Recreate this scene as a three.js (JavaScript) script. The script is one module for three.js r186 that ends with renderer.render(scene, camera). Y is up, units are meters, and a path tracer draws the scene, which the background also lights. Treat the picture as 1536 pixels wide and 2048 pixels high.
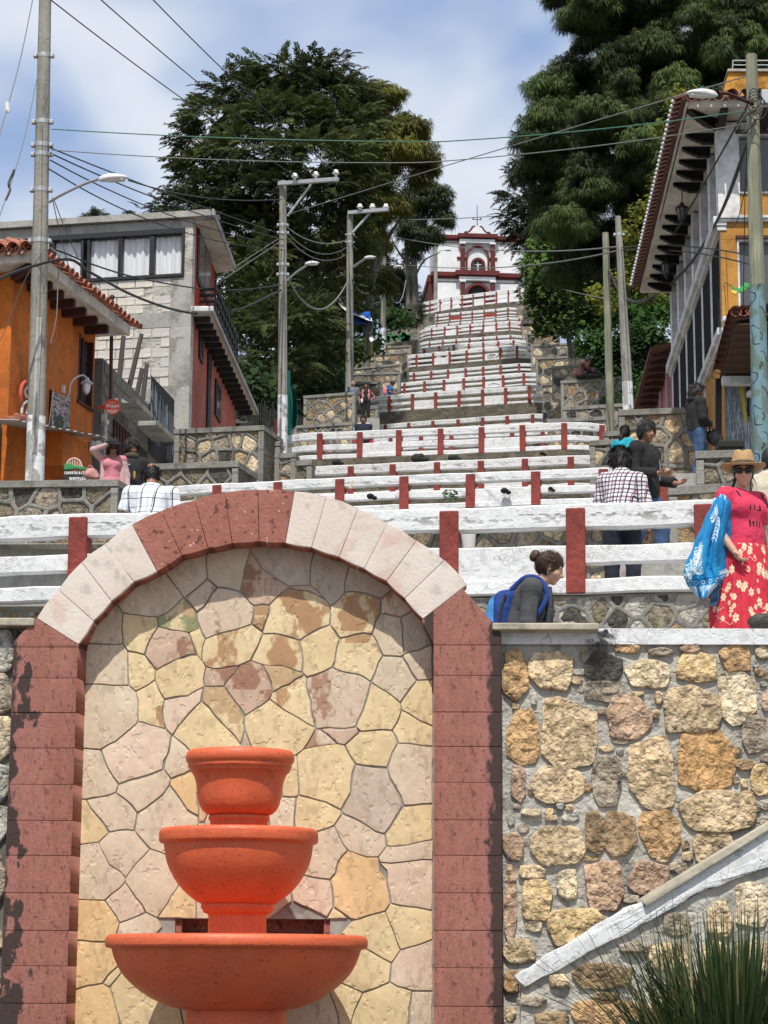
import * as THREE from 'three';
import { mergeGeometries, mergeVertices } from 'three/addons/utils/BufferGeometryUtils.js';
import { RoundedBoxGeometry } from 'three/addons/geometries/RoundedBoxGeometry.js';
// ---------------------------------------------------------------- camera, sky, sun, exposure
const scene = new THREE.Scene();
const camera = new THREE.PerspectiveCamera(25.34, 0.75, 0.1, 2000);
camera.position.set(0, 1.6, 0);
camera.rotation.order = 'YXZ';
camera.rotation.set(THREE.MathUtils.degToRad(11.49), THREE.MathUtils.degToRad(1.38), THREE.MathUtils.degToRad(0.3));
camera.updateMatrixWorld(true);
scene.add(camera);
const renderer = new THREE.WebGLRenderer({ antialias: true });
renderer.toneMapping = THREE.LinearToneMapping;
renderer.toneMappingExposure = 1.02;
renderer.shadowMap.enabled = true;
const SUN = new THREE.Vector3(-0.045, 0.866, 0.5).normalize();
const sun = new THREE.DirectionalLight(new THREE.Color().setRGB(1, 0.95, 0.86), 4.6);
sun.name = 'sun';
sun.position.copy(SUN).multiplyScalar(150).add(new THREE.Vector3(0, 20, -60));
sun.target.position.set(0, 20, -60);
sun.castShadow = true; sun.shadow.radius = 1;
sun.shadow.mapSize.set(4096, 4096);
Object.assign(sun.shadow.camera, { left: -90, right: 90, top: 110, bottom: -110, near: 1, far: 400 });
scene.add(sun, sun.target);
// ---------------------------------------------------------------- noise
const hsh = (x, y, z) => {
  let h = Math.imul(x, 374761393) ^ Math.imul(y, 668265263) ^ Math.imul(z, 2147483647 ^ 0x5bd1e995);
  h = Math.imul(h ^ (h >>> 13), 1274126177); h ^= h >>> 16;
  return (h >>> 0) / 4294967296;
};
const sm = (t) => t * t * (3 - 2 * t);
const lerp = (a, b, t) => a + (b - a) * t;
const clamp = (x, a = 0, b = 1) => Math.min(b, Math.max(a, x));
const sstep = (a, b, x) => { const t = clamp((x - a) / (b - a)); return t * t * (3 - 2 * t); };
function noise3(x, y, z) {
  const ix = Math.floor(x), iy = Math.floor(y), iz = Math.floor(z), u = sm(x - ix), v = sm(y - iy), w = sm(z - iz);
  const c = (a, b, d) => hsh(ix + a, iy + b, iz + d);
  return lerp(lerp(lerp(c(0, 0, 0), c(1, 0, 0), u), lerp(c(0, 1, 0), c(1, 1, 0), u), v), lerp(lerp(c(0, 0, 1), c(1, 0, 1), u), lerp(c(0, 1, 1), c(1, 1, 1), u), v), w);
}
const fbm3 = (x, y, z, o = 4) => { let s = 0, a = 0.5, n = 0; for (let i = 0; i < o; i++) { s += a * noise3(x, y, z + i * 17.3); n += a; a *= 0.5; x *= 2; y *= 2; z *= 2; } return s / n; };
const mod = (a, n) => ((a % n) + n) % n;
function pn(x, y, p, s) {
  const ix = Math.floor(x), iy = Math.floor(y), u = sm(x - ix), v = sm(y - iy);
  const a = mod(ix, p), b = mod(ix + 1, p), c = mod(iy, p), d = mod(iy + 1, p);
  return lerp(lerp(hsh(a, c, s), hsh(b, c, s), u), lerp(hsh(a, d, s), hsh(b, d, s), u), v);
}
const pf = (u, v, p, s, o = 4) => { let r = 0, a = 0.5, n = 0; for (let i = 0; i < o; i++) { r += a * pn(u * p, v * p, p, s + i); n += a; a *= 0.55; p *= 2; } return r / n; };
function rng(seed) { let s = seed | 0; return () => { s = (s + 0x6d2b79f5) | 0; let t = Math.imul(s ^ (s >>> 15), 1 | s); t = (t + Math.imul(t ^ (t >>> 7), 61 | t)) ^ t; return ((t ^ (t >>> 14)) >>> 0) / 4294967296; }; }
// ---------------------------------------------------------------- sky
{
  const W = 2048, H = 1024, data = new Float32Array(W * H * 4);
  for (let r = 0; r < H; r++) for (let c = 0; c < W; c++) {
    const el = ((r + 0.5) / H - 0.5) * Math.PI, az = ((c + 0.5) / W - 0.5) * 2 * Math.PI;
    const x = Math.cos(az) * Math.cos(el), y = Math.sin(el), z = Math.sin(az) * Math.cos(el);
    const k = 1 / (Math.max(y, 0) + 0.35);
    const px = x * k * 3.1, pz = z * k * 3.1;
    const wx = fbm3(px * 1.3 + 5, 0, pz * 1.3, 3) - 0.5, wz = fbm3(px * 1.3 - 9, 3, pz * 1.3, 3) - 0.5;
    const n = fbm3(px * 2.2 + wx * 1.6 + 2.7, y * 3, pz * 2.2 + wz * 1.6 + 0.4, 6);
    const f = fbm3(px * 6 + wx * 3, y * 6 + 8, pz * 6 + wz * 3, 4);
    const cl = 0.12 + 0.88 * sstep(0.22, 0.60, n * 0.82 + f * 0.18);
    const up = clamp(y * 1.6);
    const blue = [lerp(0.38, 0.12, up), lerp(0.53, 0.25, up), lerp(0.80, 0.56, up)];
    const sh = sstep(0.5, 0.85, n + 0.12 * (f - 0.5));
    const cloud = [lerp(0.80, 0.60, sh), lerp(0.85, 0.67, sh), lerp(0.92, 0.78, sh)];
    const hz = 1 - sstep(-0.02, 0.02, y);
    const o = (r * W + c) * 4;
    for (let i = 0; i < 3; i++) {
      let v = lerp(blue[i], cloud[i], cl * 0.94);
      v = lerp(v, [0.30, 0.30, 0.28][i], hz);
      data[o + i] = v;
    }
    data[o + 3] = 1;
  }
  const t = new THREE.DataTexture(data, W, H, THREE.RGBAFormat, THREE.FloatType);
  t.mapping = THREE.EquirectangularReflectionMapping; t.magFilter = THREE.LinearFilter; t.needsUpdate = true;
  scene.background = t; scene.environment = t;
}
// ---------------------------------------------------------------- placing
const V = (x = 0, y = 0, z = 0) => new THREE.Vector3(x, y, z);
const EYE = camera.position.clone(), FPX = 4556;
const ray = (x, y) => V((x - 768) / FPX, (1024 - y) / FPX, -1).applyQuaternion(camera.quaternion);
const at = (x, y, d) => { const r = ray(x, y); return r.multiplyScalar(d / -r.z).add(EYE); };
const atY = (x, y, Y) => { const r = ray(x, y); return r.multiplyScalar((Y - EYE.y) / r.y).add(EYE); };
const ppm = (d) => FPX / d;
// ---------------------------------------------------------------- objects
const used = new Map();
const numbered = (n) => { const k = used.get(n) ?? 0; used.set(n, k + 1); return k ? n + '_' + String(k).padStart(3, '0') : n; };
function meta(o, label, category, group, kind) {
  if (label) o.userData.label = label;
  if (category) o.userData.category = category;
  if (group) o.userData.group = group;
  if (kind) o.userData.kind = kind;
  return o;
}
function thing(name, label, category, pos = V(), group) {
  const o = new THREE.Group(); o.name = numbered(name); o.position.copy(pos); scene.add(o);
  return meta(o, label, category, group);
}
const shade = (m) => { m.castShadow = true; m.receiveShadow = true; return m; };
// a part of a thing: geometry in world metres, moved to the thing's own base
function part(t, name, geo, mat, parent = t) {
  const root = t.isGroup ? t : parent;
  if (geo.isArr || Array.isArray(geo)) geo = join(geo);
  geo.translate(-t.position.x, -t.position.y, -t.position.z);
  const m = shade(new THREE.Mesh(geo, mat)); m.name = name; parent.add(m);
  return m;
}
function single(name, geo, mat, label, category, group) {
  if (Array.isArray(geo)) geo = join(geo);
  geo.computeBoundingBox(); const b = geo.boundingBox, c = V((b.min.x + b.max.x) / 2, b.min.y, (b.min.z + b.max.z) / 2);
  geo.translate(-c.x, -c.y, -c.z);
  const m = shade(new THREE.Mesh(geo, mat)); m.name = numbered(name); m.position.copy(c); scene.add(m);
  return meta(m, label, category, group);
}
function struct(name, geo, mat) { const m = shade(new THREE.Mesh(Array.isArray(geo) ? join(geo) : geo, mat)); m.name = numbered(name); m.userData.kind = 'structure'; scene.add(m); return m; }
function join(list) {
  const g = list.map((a) => { let b = a.index ? a.toNonIndexed() : a; for (const n of Object.keys(b.attributes)) if (!['position', 'normal', 'uv'].includes(n)) b.deleteAttribute(n); if (!b.attributes.uv) uvBox(b); return b; });
  return mergeGeometries(g, false);
}
// uv in metres from each face's own direction
function uvBox(g, s = 1, off = 0) {
  const p = g.attributes.position, n = g.attributes.normal, uv = new Float32Array(p.count * 2);
  for (let i = 0; i < p.count; i++) {
    const ax = Math.abs(n.getX(i)), ay = Math.abs(n.getY(i)), az = Math.abs(n.getZ(i));
    let u, v;
    if (az >= ax && az >= ay) { u = p.getX(i); v = p.getY(i); } else if (ax >= ay) { u = p.getZ(i); v = p.getY(i); } else { u = p.getX(i); v = p.getZ(i); }
    uv[i * 2] = u * s + off; uv[i * 2 + 1] = v * s + off * 0.7;
  }
  g.setAttribute('uv', new THREE.BufferAttribute(uv, 2));
  return g;
}
function box(w, h, d, c = V(), r = 0.008, rot) {
  const k = Math.min(r, w * 0.45, h * 0.45, d * 0.45);
  let g = r > 0 ? new RoundedBoxGeometry(w, h, d, 1, k) : new THREE.BoxGeometry(w, h, d);
  uvBox(g);
  if (rot) g.applyMatrix4(rot instanceof THREE.Matrix4 ? rot : new THREE.Matrix4().makeRotationY(rot));
  g.translate(c.x, c.y, c.z);
  return g;
}
function frameMat(x, y, z) { return new THREE.Matrix4().makeBasis(x, y, z); }
// bar between two points, w wide, h high (h along 'up')
function bar(a, b, w, h, up = V(0, 1, 0), r = 0.006) {
  const dir = b.clone().sub(a), L = dir.length(); dir.normalize();
  const side = V().crossVectors(up, dir).normalize(), u = V().crossVectors(dir, side);
  const g = box(w, h, L, V(), r);
  g.applyMatrix4(frameMat(side, u, dir)); const c = a.clone().add(b).multiplyScalar(0.5); g.translate(c.x, c.y, c.z);
  return g;
}
function cyl(a, b, r0, r1 = r0, seg = 12, open = false) {
  const dir = b.clone().sub(a), L = dir.length();
  const g = new THREE.CylinderGeometry(r1, r0, L, seg, 1, open);
  const uv = g.attributes.uv; for (let i = 0; i < uv.count; i++) uv.setXY(i, uv.getX(i) * Math.PI * 2 * r0, uv.getY(i) * L);
  g.applyQuaternion(new THREE.Quaternion().setFromUnitVectors(V(0, 1, 0), dir.normalize()));
  const c = a.clone().add(b).multiplyScalar(0.5); g.translate(c.x, c.y, c.z);
  return g;
}
function tube(pts, r, seg = 24, rad = 5, closed = false) { return new THREE.TubeGeometry(new THREE.CatmullRomCurve3(pts, closed), seg, r, rad, closed); }
function ball(c, rx, ry = rx, rz = rx, seg = 12) { const g = new THREE.SphereGeometry(1, seg, Math.max(6, seg * 0.7 | 0)); g.scale(rx, ry, rz); g.translate(c.x, c.y, c.z); g.computeVertexNormals(); return g; }
// solid slab from four corners (a b c d counter-clockwise seen from the front), t thick to the back
function slab(a, b, c, d, t, nrm) {
  const n = nrm ?? V().crossVectors(b.clone().sub(a), d.clone().sub(a)).normalize();
  const f = [a, b, c, d], k = f.map((p) => p.clone().addScaledVector(n, -t));
  const P = [], tri = (x, y, z) => P.push(...x.toArray(), ...y.toArray(), ...z.toArray()), quad = (p, q, r, s) => { tri(p, q, r); tri(p, r, s); };
  quad(...f); quad(k[1], k[0], k[3], k[2]);
  for (let i = 0; i < 4; i++) { const j = (i + 1) % 4; quad(f[j], f[i], k[i], k[j]); }
  const g = new THREE.BufferGeometry(); g.setAttribute('position', new THREE.Float32BufferAttribute(P, 3)); g.computeVertexNormals();
  // uv in metres in the slab's own plane
  const ux = b.clone().sub(a).normalize(), uy = V().crossVectors(n, ux), nn = g.attributes.normal, pp = g.attributes.position, uv = [], q = V(), m = V();
  for (let i = 0; i < pp.count; i++) {
    q.fromBufferAttribute(pp, i).sub(a); m.fromBufferAttribute(nn, i);
    const aN = Math.abs(m.dot(n)), aX = Math.abs(m.dot(ux));
    if (aN > 0.7) uv.push(q.dot(ux), q.dot(uy)); else if (aX > 0.7) uv.push(q.dot(n), q.dot(uy)); else uv.push(q.dot(ux), q.dot(n));
  }
  g.setAttribute('uv', new THREE.Float32BufferAttribute(uv, 2));
  return g;
}
// polygon (2-D, metres in the frame o,ux,uy) pushed out along n by h, its edge bevelled by b; 'rough' moves the face
function prism(poly, o, ux, uy, n, h, { bevel = 0.008, rough = 0, rings = 1, seed = 0, back = 0, uvo = [0, 0], uvs = 1 } = {}) {
  const N = poly.length; let cx = 0, cy = 0; for (const p of poly) { cx += p[0] / N; cy += p[1] / N; }
  let rad = 0; for (const p of poly) rad += Math.hypot(p[0] - cx, p[1] - cy) / N;
  const levels = [[1, -back], [1, h - bevel], [1 - bevel / rad, h]];
  for (let i = 1; i <= rings; i++) levels.push([(1 - bevel / rad) * (1 - i / (rings + 1)), h]);
  const P = [], uv = [], I = [], add = (x, y, z) => {
    const k = z >= h - 1e-6 && rough ? (fbm3(x * 9 + seed * 3.1, y * 9, seed, 3) - 0.5) * 2 * rough : 0, zz = z + k;
    P.push(o.x + ux.x * x + uy.x * y + n.x * zz, o.y + ux.y * x + uy.y * y + n.y * zz, o.z + ux.z * x + uy.z * y + n.z * zz); uv.push((x + uvo[0]) * uvs, (y + uvo[1]) * uvs);
  };
  for (const [s, z] of levels) for (const p of poly) add(cx + (p[0] - cx) * s, cy + (p[1] - cy) * s, z);
  add(cx, cy, h); const C = levels.length * N;
  for (let l = 0; l + 1 < levels.length; l++) for (let i = 0; i < N; i++) { const j = (i + 1) % N, a = l * N + i, b = l * N + j, c = a + N, d = b + N; I.push(a, b, d, a, d, c); }
  const L = (levels.length - 1) * N; for (let i = 0; i < N; i++) I.push(L + i, L + (i + 1) % N, C);
  const g = new THREE.BufferGeometry(); g.setAttribute('position', new THREE.Float32BufferAttribute(P, 3)); g.setAttribute('uv', new THREE.Float32BufferAttribute(uv, 2)); g.setIndex(I);
  g.computeVertexNormals(); return g;
}
const area2 = (p) => { let s = 0; for (let i = 0; i < p.length; i++) { const q = p[(i + 1) % p.length]; s += p[i][0] * q[1] - q[0] * p[i][1]; } return s / 2; };
const ccw = (p) => (area2(p) < 0 ? p.slice().reverse() : p);
function clipHalf(poly, nx, ny, c) {
  const out = []; for (let i = 0; i < poly.length; i++) {
    const a = poly[i], b = poly[(i + 1) % poly.length], da = nx * a[0] + ny * a[1] - c, db = nx * b[0] + ny * b[1] - c;
    if (da <= 0) out.push(a);
    if ((da < 0 && db > 0) || (da > 0 && db < 0)) { const t = da / (da - db); out.push([a[0] + (b[0] - a[0]) * t, a[1] + (b[1] - a[1]) * t]); }
  } return out;
}
function voronoi(seeds, bound) {
  return seeds.map((s, i) => { let p = bound; for (let j = 0; j < seeds.length && p.length; j++) if (j !== i) { const q = seeds[j], nx = q[0] - s[0], ny = q[1] - s[1]; if (nx * nx + ny * ny > 900) continue; p = clipHalf(p, nx, ny, (q[0] * q[0] + q[1] * q[1] - s[0] * s[0] - s[1] * s[1] + (s[2] ?? 0) - (q[2] ?? 0)) / 2); } return p; });
}
function inset(poly, d) {
  let p = poly; const N = poly.length;
  for (let i = 0; i < N; i++) { const a = poly[i], b = poly[(i + 1) % N], ex = b[0] - a[0], ey = b[1] - a[1], l = Math.hypot(ex, ey); if (l < 1e-5) continue; const nx = ey / l, ny = -ex / l; p = clipHalf(p, nx, ny, nx * a[0] + ny * a[1] - d); if (p.length < 3) return []; }
  return p;
}
function soften(poly, it = 1, k = 0.22) { let p = poly; for (let t = 0; t < it; t++) { const o = []; for (let i = 0; i < p.length; i++) { const a = p[i], b = p[(i + 1) % p.length]; o.push([lerp(a[0], b[0], k), lerp(a[1], b[1], k)], [lerp(a[0], b[0], 1 - k), lerp(a[1], b[1], 1 - k)]); } p = o; } return p; }
function wobble(poly, amp, seed, step = 0.05) {
  const o = []; for (let i = 0; i < poly.length; i++) {
    const a = poly[i], b = poly[(i + 1) % poly.length], L = Math.hypot(b[0] - a[0], b[1] - a[1]), n = Math.max(1, Math.round(L / step));
    for (let k = 0; k < n; k++) { const x = lerp(a[0], b[0], k / n), y = lerp(a[1], b[1], k / n); o.push([x + (noise3(x * 14, y * 14, seed) - 0.5) * 2 * amp, y + (noise3(x * 14 + 50, y * 14, seed + 9) - 0.5) * 2 * amp]); }
  } return o;
}
const dedupe = (p, e = 0.004) => p.filter((a, i) => { const b = p[(i + 1) % p.length]; return Math.hypot(a[0] - b[0], a[1] - b[1]) > e; });
// ---------------------------------------------------------------- materials
const s2l = (c) => (c <= 0.04045 ? c / 12.92 : Math.pow((c + 0.055) / 1.055, 2.4)), l2s = (c) => (c <= 0.0031308 ? c * 12.92 : 1.055 * Math.pow(c, 1 / 2.4) - 0.055);
const rgb = (r, g, b) => new THREE.Color().setRGB(r, g, b);
function tex(size, fn, srgb = true, sy = size) {
  const d = new Uint8Array(size * sy * 4);
  for (let y = 0; y < sy; y++) for (let x = 0; x < size; x++) {
    const c = fn((x + 0.5) / size, (y + 0.5) / sy, x, y), o = (y * size + x) * 4;
    if (typeof c === 'number') { const k = clamp(srgb ? l2s(clamp(c)) : c) * 255; d[o] = d[o + 1] = d[o + 2] = k; } else for (let i = 0; i < 3; i++) d[o + i] = clamp(srgb ? l2s(clamp(c[i])) : c[i]) * 255;
    d[o + 3] = 255;
  }
  const t = new THREE.DataTexture(d, size, sy); t.magFilter = THREE.LinearFilter; t.wrapS = t.wrapT = THREE.RepeatWrapping;
  if (srgb) t.colorSpace = THREE.SRGBColorSpace; t.needsUpdate = true; return t;
}
const rep = (t, s, sy = s) => { const c = t.clone(); c.repeat.set(s, sy); c.needsUpdate = true; return c; };
const mix3 = (a, b, t) => [lerp(a[0], b[0], t), lerp(a[1], b[1], t), lerp(a[2], b[2], t)];
function M(color, o = {}) { const m = new THREE.MeshStandardMaterial({ roughness: 0.85, metalness: 0, ...o }); m.color.copy(color); return m; }
// shared reliefs
const T = {};
T.plasterB = tex(512, (u, v) => pf(u, v, 8, 1, 5) * 0.6 + pf(u, v, 48, 7, 2) * 0.4, false);
T.roughB = tex(512, (u, v) => { const a = pf(u, v, 6, 21, 6), b = Math.abs(pf(u, v, 10, 31, 4) - 0.5) * 2; return clamp(a * 0.7 + b * 0.5); }, false);
T.blot = tex(512, (u, v) => { const a = pf(u, v, 4, 41, 5), b = pf(u, v, 24, 47, 3); const k = clamp(0.72 + (a - 0.5) * 0.75 + (b - 0.5) * 0.35); return k; });
T.stone = tex(512, (u, v) => {
  const a = pf(u, v, 5, 51, 5), b = pf(u, v, 26, 55, 4), c = pf(u, v, 12, 59, 4), pit = sstep(0.33, 0.24, pf(u, v, 34, 63, 3));
  let k = 0.70 + (a - 0.5) * 0.8 + (b - 0.5) * 1.1; let col = [k, k * lerp(0.92, 1, c), k * lerp(0.72, 1.02, c)];
  col = mix3(col, [1, 0.97, 0.9], sstep(0.62, 0.75, pf(u, v, 20, 67, 4)) * 0.55); return mix3(col, [0.2, 0.17, 0.14], pit * 0.6);
});
T.paint = tex(512, (u, v) => {
  const a = pf(u, v, 5, 71, 5), cr = Math.abs(pf(u, v, 9, 75, 5) - 0.5), crack = sstep(0.018, 0.004, cr) * sstep(0.42, 0.55, pf(u, v, 6, 79, 3));
  const li = sstep(0.60, 0.74, pf(u, v, 18, 83, 5)) * sstep(0.40, 0.62, a), sp = sstep(0.70, 0.78, pf(u, v, 60, 87, 2));
  let col = mix3([0.75, 0.76, 0.775], [0.66, 0.665, 0.67], a); col = mix3(col, [0.25, 0.25, 0.24], crack * 0.6); col = mix3(col, [0.36, 0.36, 0.35], li * 0.4); return mix3(col, [0.4, 0.4, 0.39], sp * 0.3);
});
T.paintB = tex(512, (u, v) => { const cr = Math.abs(pf(u, v, 9, 75, 5) - 0.5); return clamp(pf(u, v, 14, 91, 5) * 0.8 - sstep(0.02, 0.0, cr) * 0.25 + 0.1); }, false);
T.conc = tex(512, (u, v) => { const a = pf(u, v, 4, 101, 5), b = pf(u, v, 40, 105, 3), st = pf(u, v * 0.15, 22, 109, 3), bl = sstep(0.58, 0.72, pf(u, v, 9, 113, 5)); let k = 0.36 + (a - 0.5) * 0.2 + (b - 0.5) * 0.13 + (st - 0.5) * 0.1; return mix3([k, k * 0.98, k * 0.92], [0.13, 0.125, 0.12], bl * 0.55); });
T.cantera = tex(512, (u, v) => { const a = pf(u, v, 5, 121, 5), b = pf(u, v, 50, 125, 2), pit = sstep(0.32, 0.26, pf(u, v, 30, 129, 3)), w = sstep(0.83, 0.86, pf(u, v, 40, 131, 2)); let c = mix3([0.25, 0.088, 0.065], [0.35, 0.15, 0.115], a); c = c.map((k) => k * (0.85 + b * 0.3)); c = mix3(c, [0.06, 0.025, 0.02], pit * 0.7); return mix3(c, [0.6, 0.5, 0.45], w * 0.6); });
T.bark = tex(256, (u, v) => { const a = pf(u, v * 0.2, 20, 141, 4), b = pf(u, v, 10, 145, 4); const k = 0.11 + (a - 0.5) * 0.16 + (b - 0.5) * 0.05; return [k * 1.05, k * 0.95, k * 0.82]; });
T.wood = tex(256, (u, v) => { const a = pf(u, v * 0.06, 30, 151, 4), b = pf(u, v * 0.3, 8, 155, 3); return 0.62 + (a - 0.5) * 0.8 + (b - 0.5) * 0.4; });
T.fabric = tex(256, (u, v) => 0.85 + (pf(u, v, 8, 161, 4) - 0.5) * 0.35 + (pf(u, v, 90, 165, 1) - 0.5) * 0.12);
T.fabB = tex(256, (u, v) => pf(u, v, 7, 171, 4), false);
T.paintTop = tex(512, (u, v) => {
  const a = pf(u, v, 5, 71, 5), g = sstep(0.25, 0.95, v), s = sstep(0.56, 0.7, pf(u, v * 0.22, 44, 93, 4) * 0.55 + pf(u, v * 0.5, 14, 97, 4) * 0.45 + g * 0.1), top = sstep(0.93, 0.97, v); const cr = sstep(0.02, 0.004, Math.abs(pf(u, v * 0.4, 9, 75, 5) - 0.5));
  let col = mix3([0.75, 0.76, 0.775], [0.64, 0.645, 0.65], a); col = mix3(col, [0.17, 0.17, 0.165], s * g * 0.85 * (1 - top)); return mix3(col, [0.25, 0.25, 0.24], cr * 0.4); });
const MAT = {
  white: M(rgb(1, 1, 1), { map: rep(T.paint, 0.55), bumpMap: rep(T.paintB, 0.9), bumpScale: 0.012, roughness: 0.9 }),
  whiteFar: M(rgb(0.98, 0.98, 0.98), { map: rep(T.paint, 0.35), bumpMap: rep(T.paintB, 0.5), bumpScale: 0.015, roughness: 0.9 }),
  red: M(rgb(0.30, 0.05, 0.038), { map: rep(T.blot, 0.9), bumpMap: rep(T.paintB, 1.2), bumpScale: 0.014, roughness: 0.8 }),
  mortar: M(rgb(1.15, 1.12, 1.06), { map: rep(T.conc, 0.8), bumpMap: rep(T.roughB, 1.3), bumpScale: 0.035, roughness: 0.95 }),
  ridge: M(rgb(0.62, 0.61, 0.58), { map: rep(T.conc, 0.5), bumpMap: rep(T.roughB, 1.0), bumpScale: 0.02, roughness: 0.95 }),
  conc: M(rgb(0.95, 0.94, 0.92), { map: rep(T.conc, 0.4), bumpMap: rep(T.plasterB, 0.7), bumpScale: 0.01, roughness: 0.9 }),
  concDark: M(rgb(0.42, 0.41, 0.39), { map: rep(T.conc, 0.35), bumpMap: rep(T.roughB, 0.6), bumpScale: 0.015, roughness: 0.95 }),
  coping: M(rgb(1.15, 1.05, 0.88), { map: rep(T.conc, 0.5), bumpMap: rep(T.plasterB, 0.8), bumpScale: 0.006, roughness: 0.85 }),
  cantera: M(rgb(1.06, 1.0, 0.98), { map: rep(T.cantera, 0.9), bumpMap: rep(T.plasterB, 1.5), bumpScale: 0.006, roughness: 0.85 }),
  canteraDark: M(rgb(0.62, 0.58, 0.56), { map: rep(T.cantera, 0.9), bumpMap: rep(T.plasterB, 1.5), bumpScale: 0.006, roughness: 0.85 }),
  black: M(rgb(0.012, 0.012, 0.013), { roughness: 0.5 }),
  blackMatt: M(rgb(0.02, 0.02, 0.02), { roughness: 0.9 }),
  cable: M(rgb(0.02, 0.02, 0.022), { roughness: 0.7 }),
  steel: M(rgb(0.42, 0.43, 0.44), { roughness: 0.55, metalness: 0.6 }),
  wood: M(rgb(0.10, 0.045, 0.03), { map: rep(T.wood, 0.8), roughness: 0.8 }),
  darkRed: M(rgb(0.075, 0.012, 0.008), { map: rep(T.wood, 0.8), roughness: 0.7 }),
  bark: M(rgb(1, 1, 1), { map: rep(T.bark, 0.5), bumpMap: rep(T.bark, 0.5), bumpScale: 0.05, roughness: 0.95 }),
};
// limestone in several tones, sharing one texture
const STONE = {};
const stoneMat = (key, r, g, b, s = 1.1, bs = 0.045) => (STONE[key] = M(rgb(r, g, b), { map: rep(T.stone, s), bumpMap: rep(T.roughB, s * 1.3), bumpScale: bs, roughness: 0.95 }));
stoneMat('tan', 0.72, 0.57, 0.39); stoneMat('light', 0.82, 0.70, 0.52); stoneMat('orange', 0.68, 0.45, 0.25); stoneMat('rust', 0.64, 0.40, 0.20); stoneMat('grey', 0.45, 0.39, 0.33); stoneMat('brown', 0.40, 0.29, 0.18); stoneMat('black', 0.10, 0.095, 0.09); stoneMat('pink', 0.62, 0.44, 0.33); stoneMat('lichen', 0.52, 0.52, 0.50); stoneMat('yellow', 0.72, 0.55, 0.32);
function decal(name, w, h, draw, pos, yaw, t, px = 256) {
  const c = document.createElement('canvas'); c.width = px; c.height = Math.max(8, Math.round(px * h / w)); const x = c.getContext('2d'); draw(x, c.width, c.height);
  const tx = new THREE.CanvasTexture(c); tx.colorSpace = THREE.SRGBColorSpace;
  const m = new THREE.MeshStandardMaterial({ map: tx, roughness: 0.85, transparent: true });
  const g = new THREE.PlaneGeometry(w, h); g.rotateY(yaw); g.translate(pos.x, pos.y, pos.z);
  return part(t, name, g, m);
}
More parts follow.
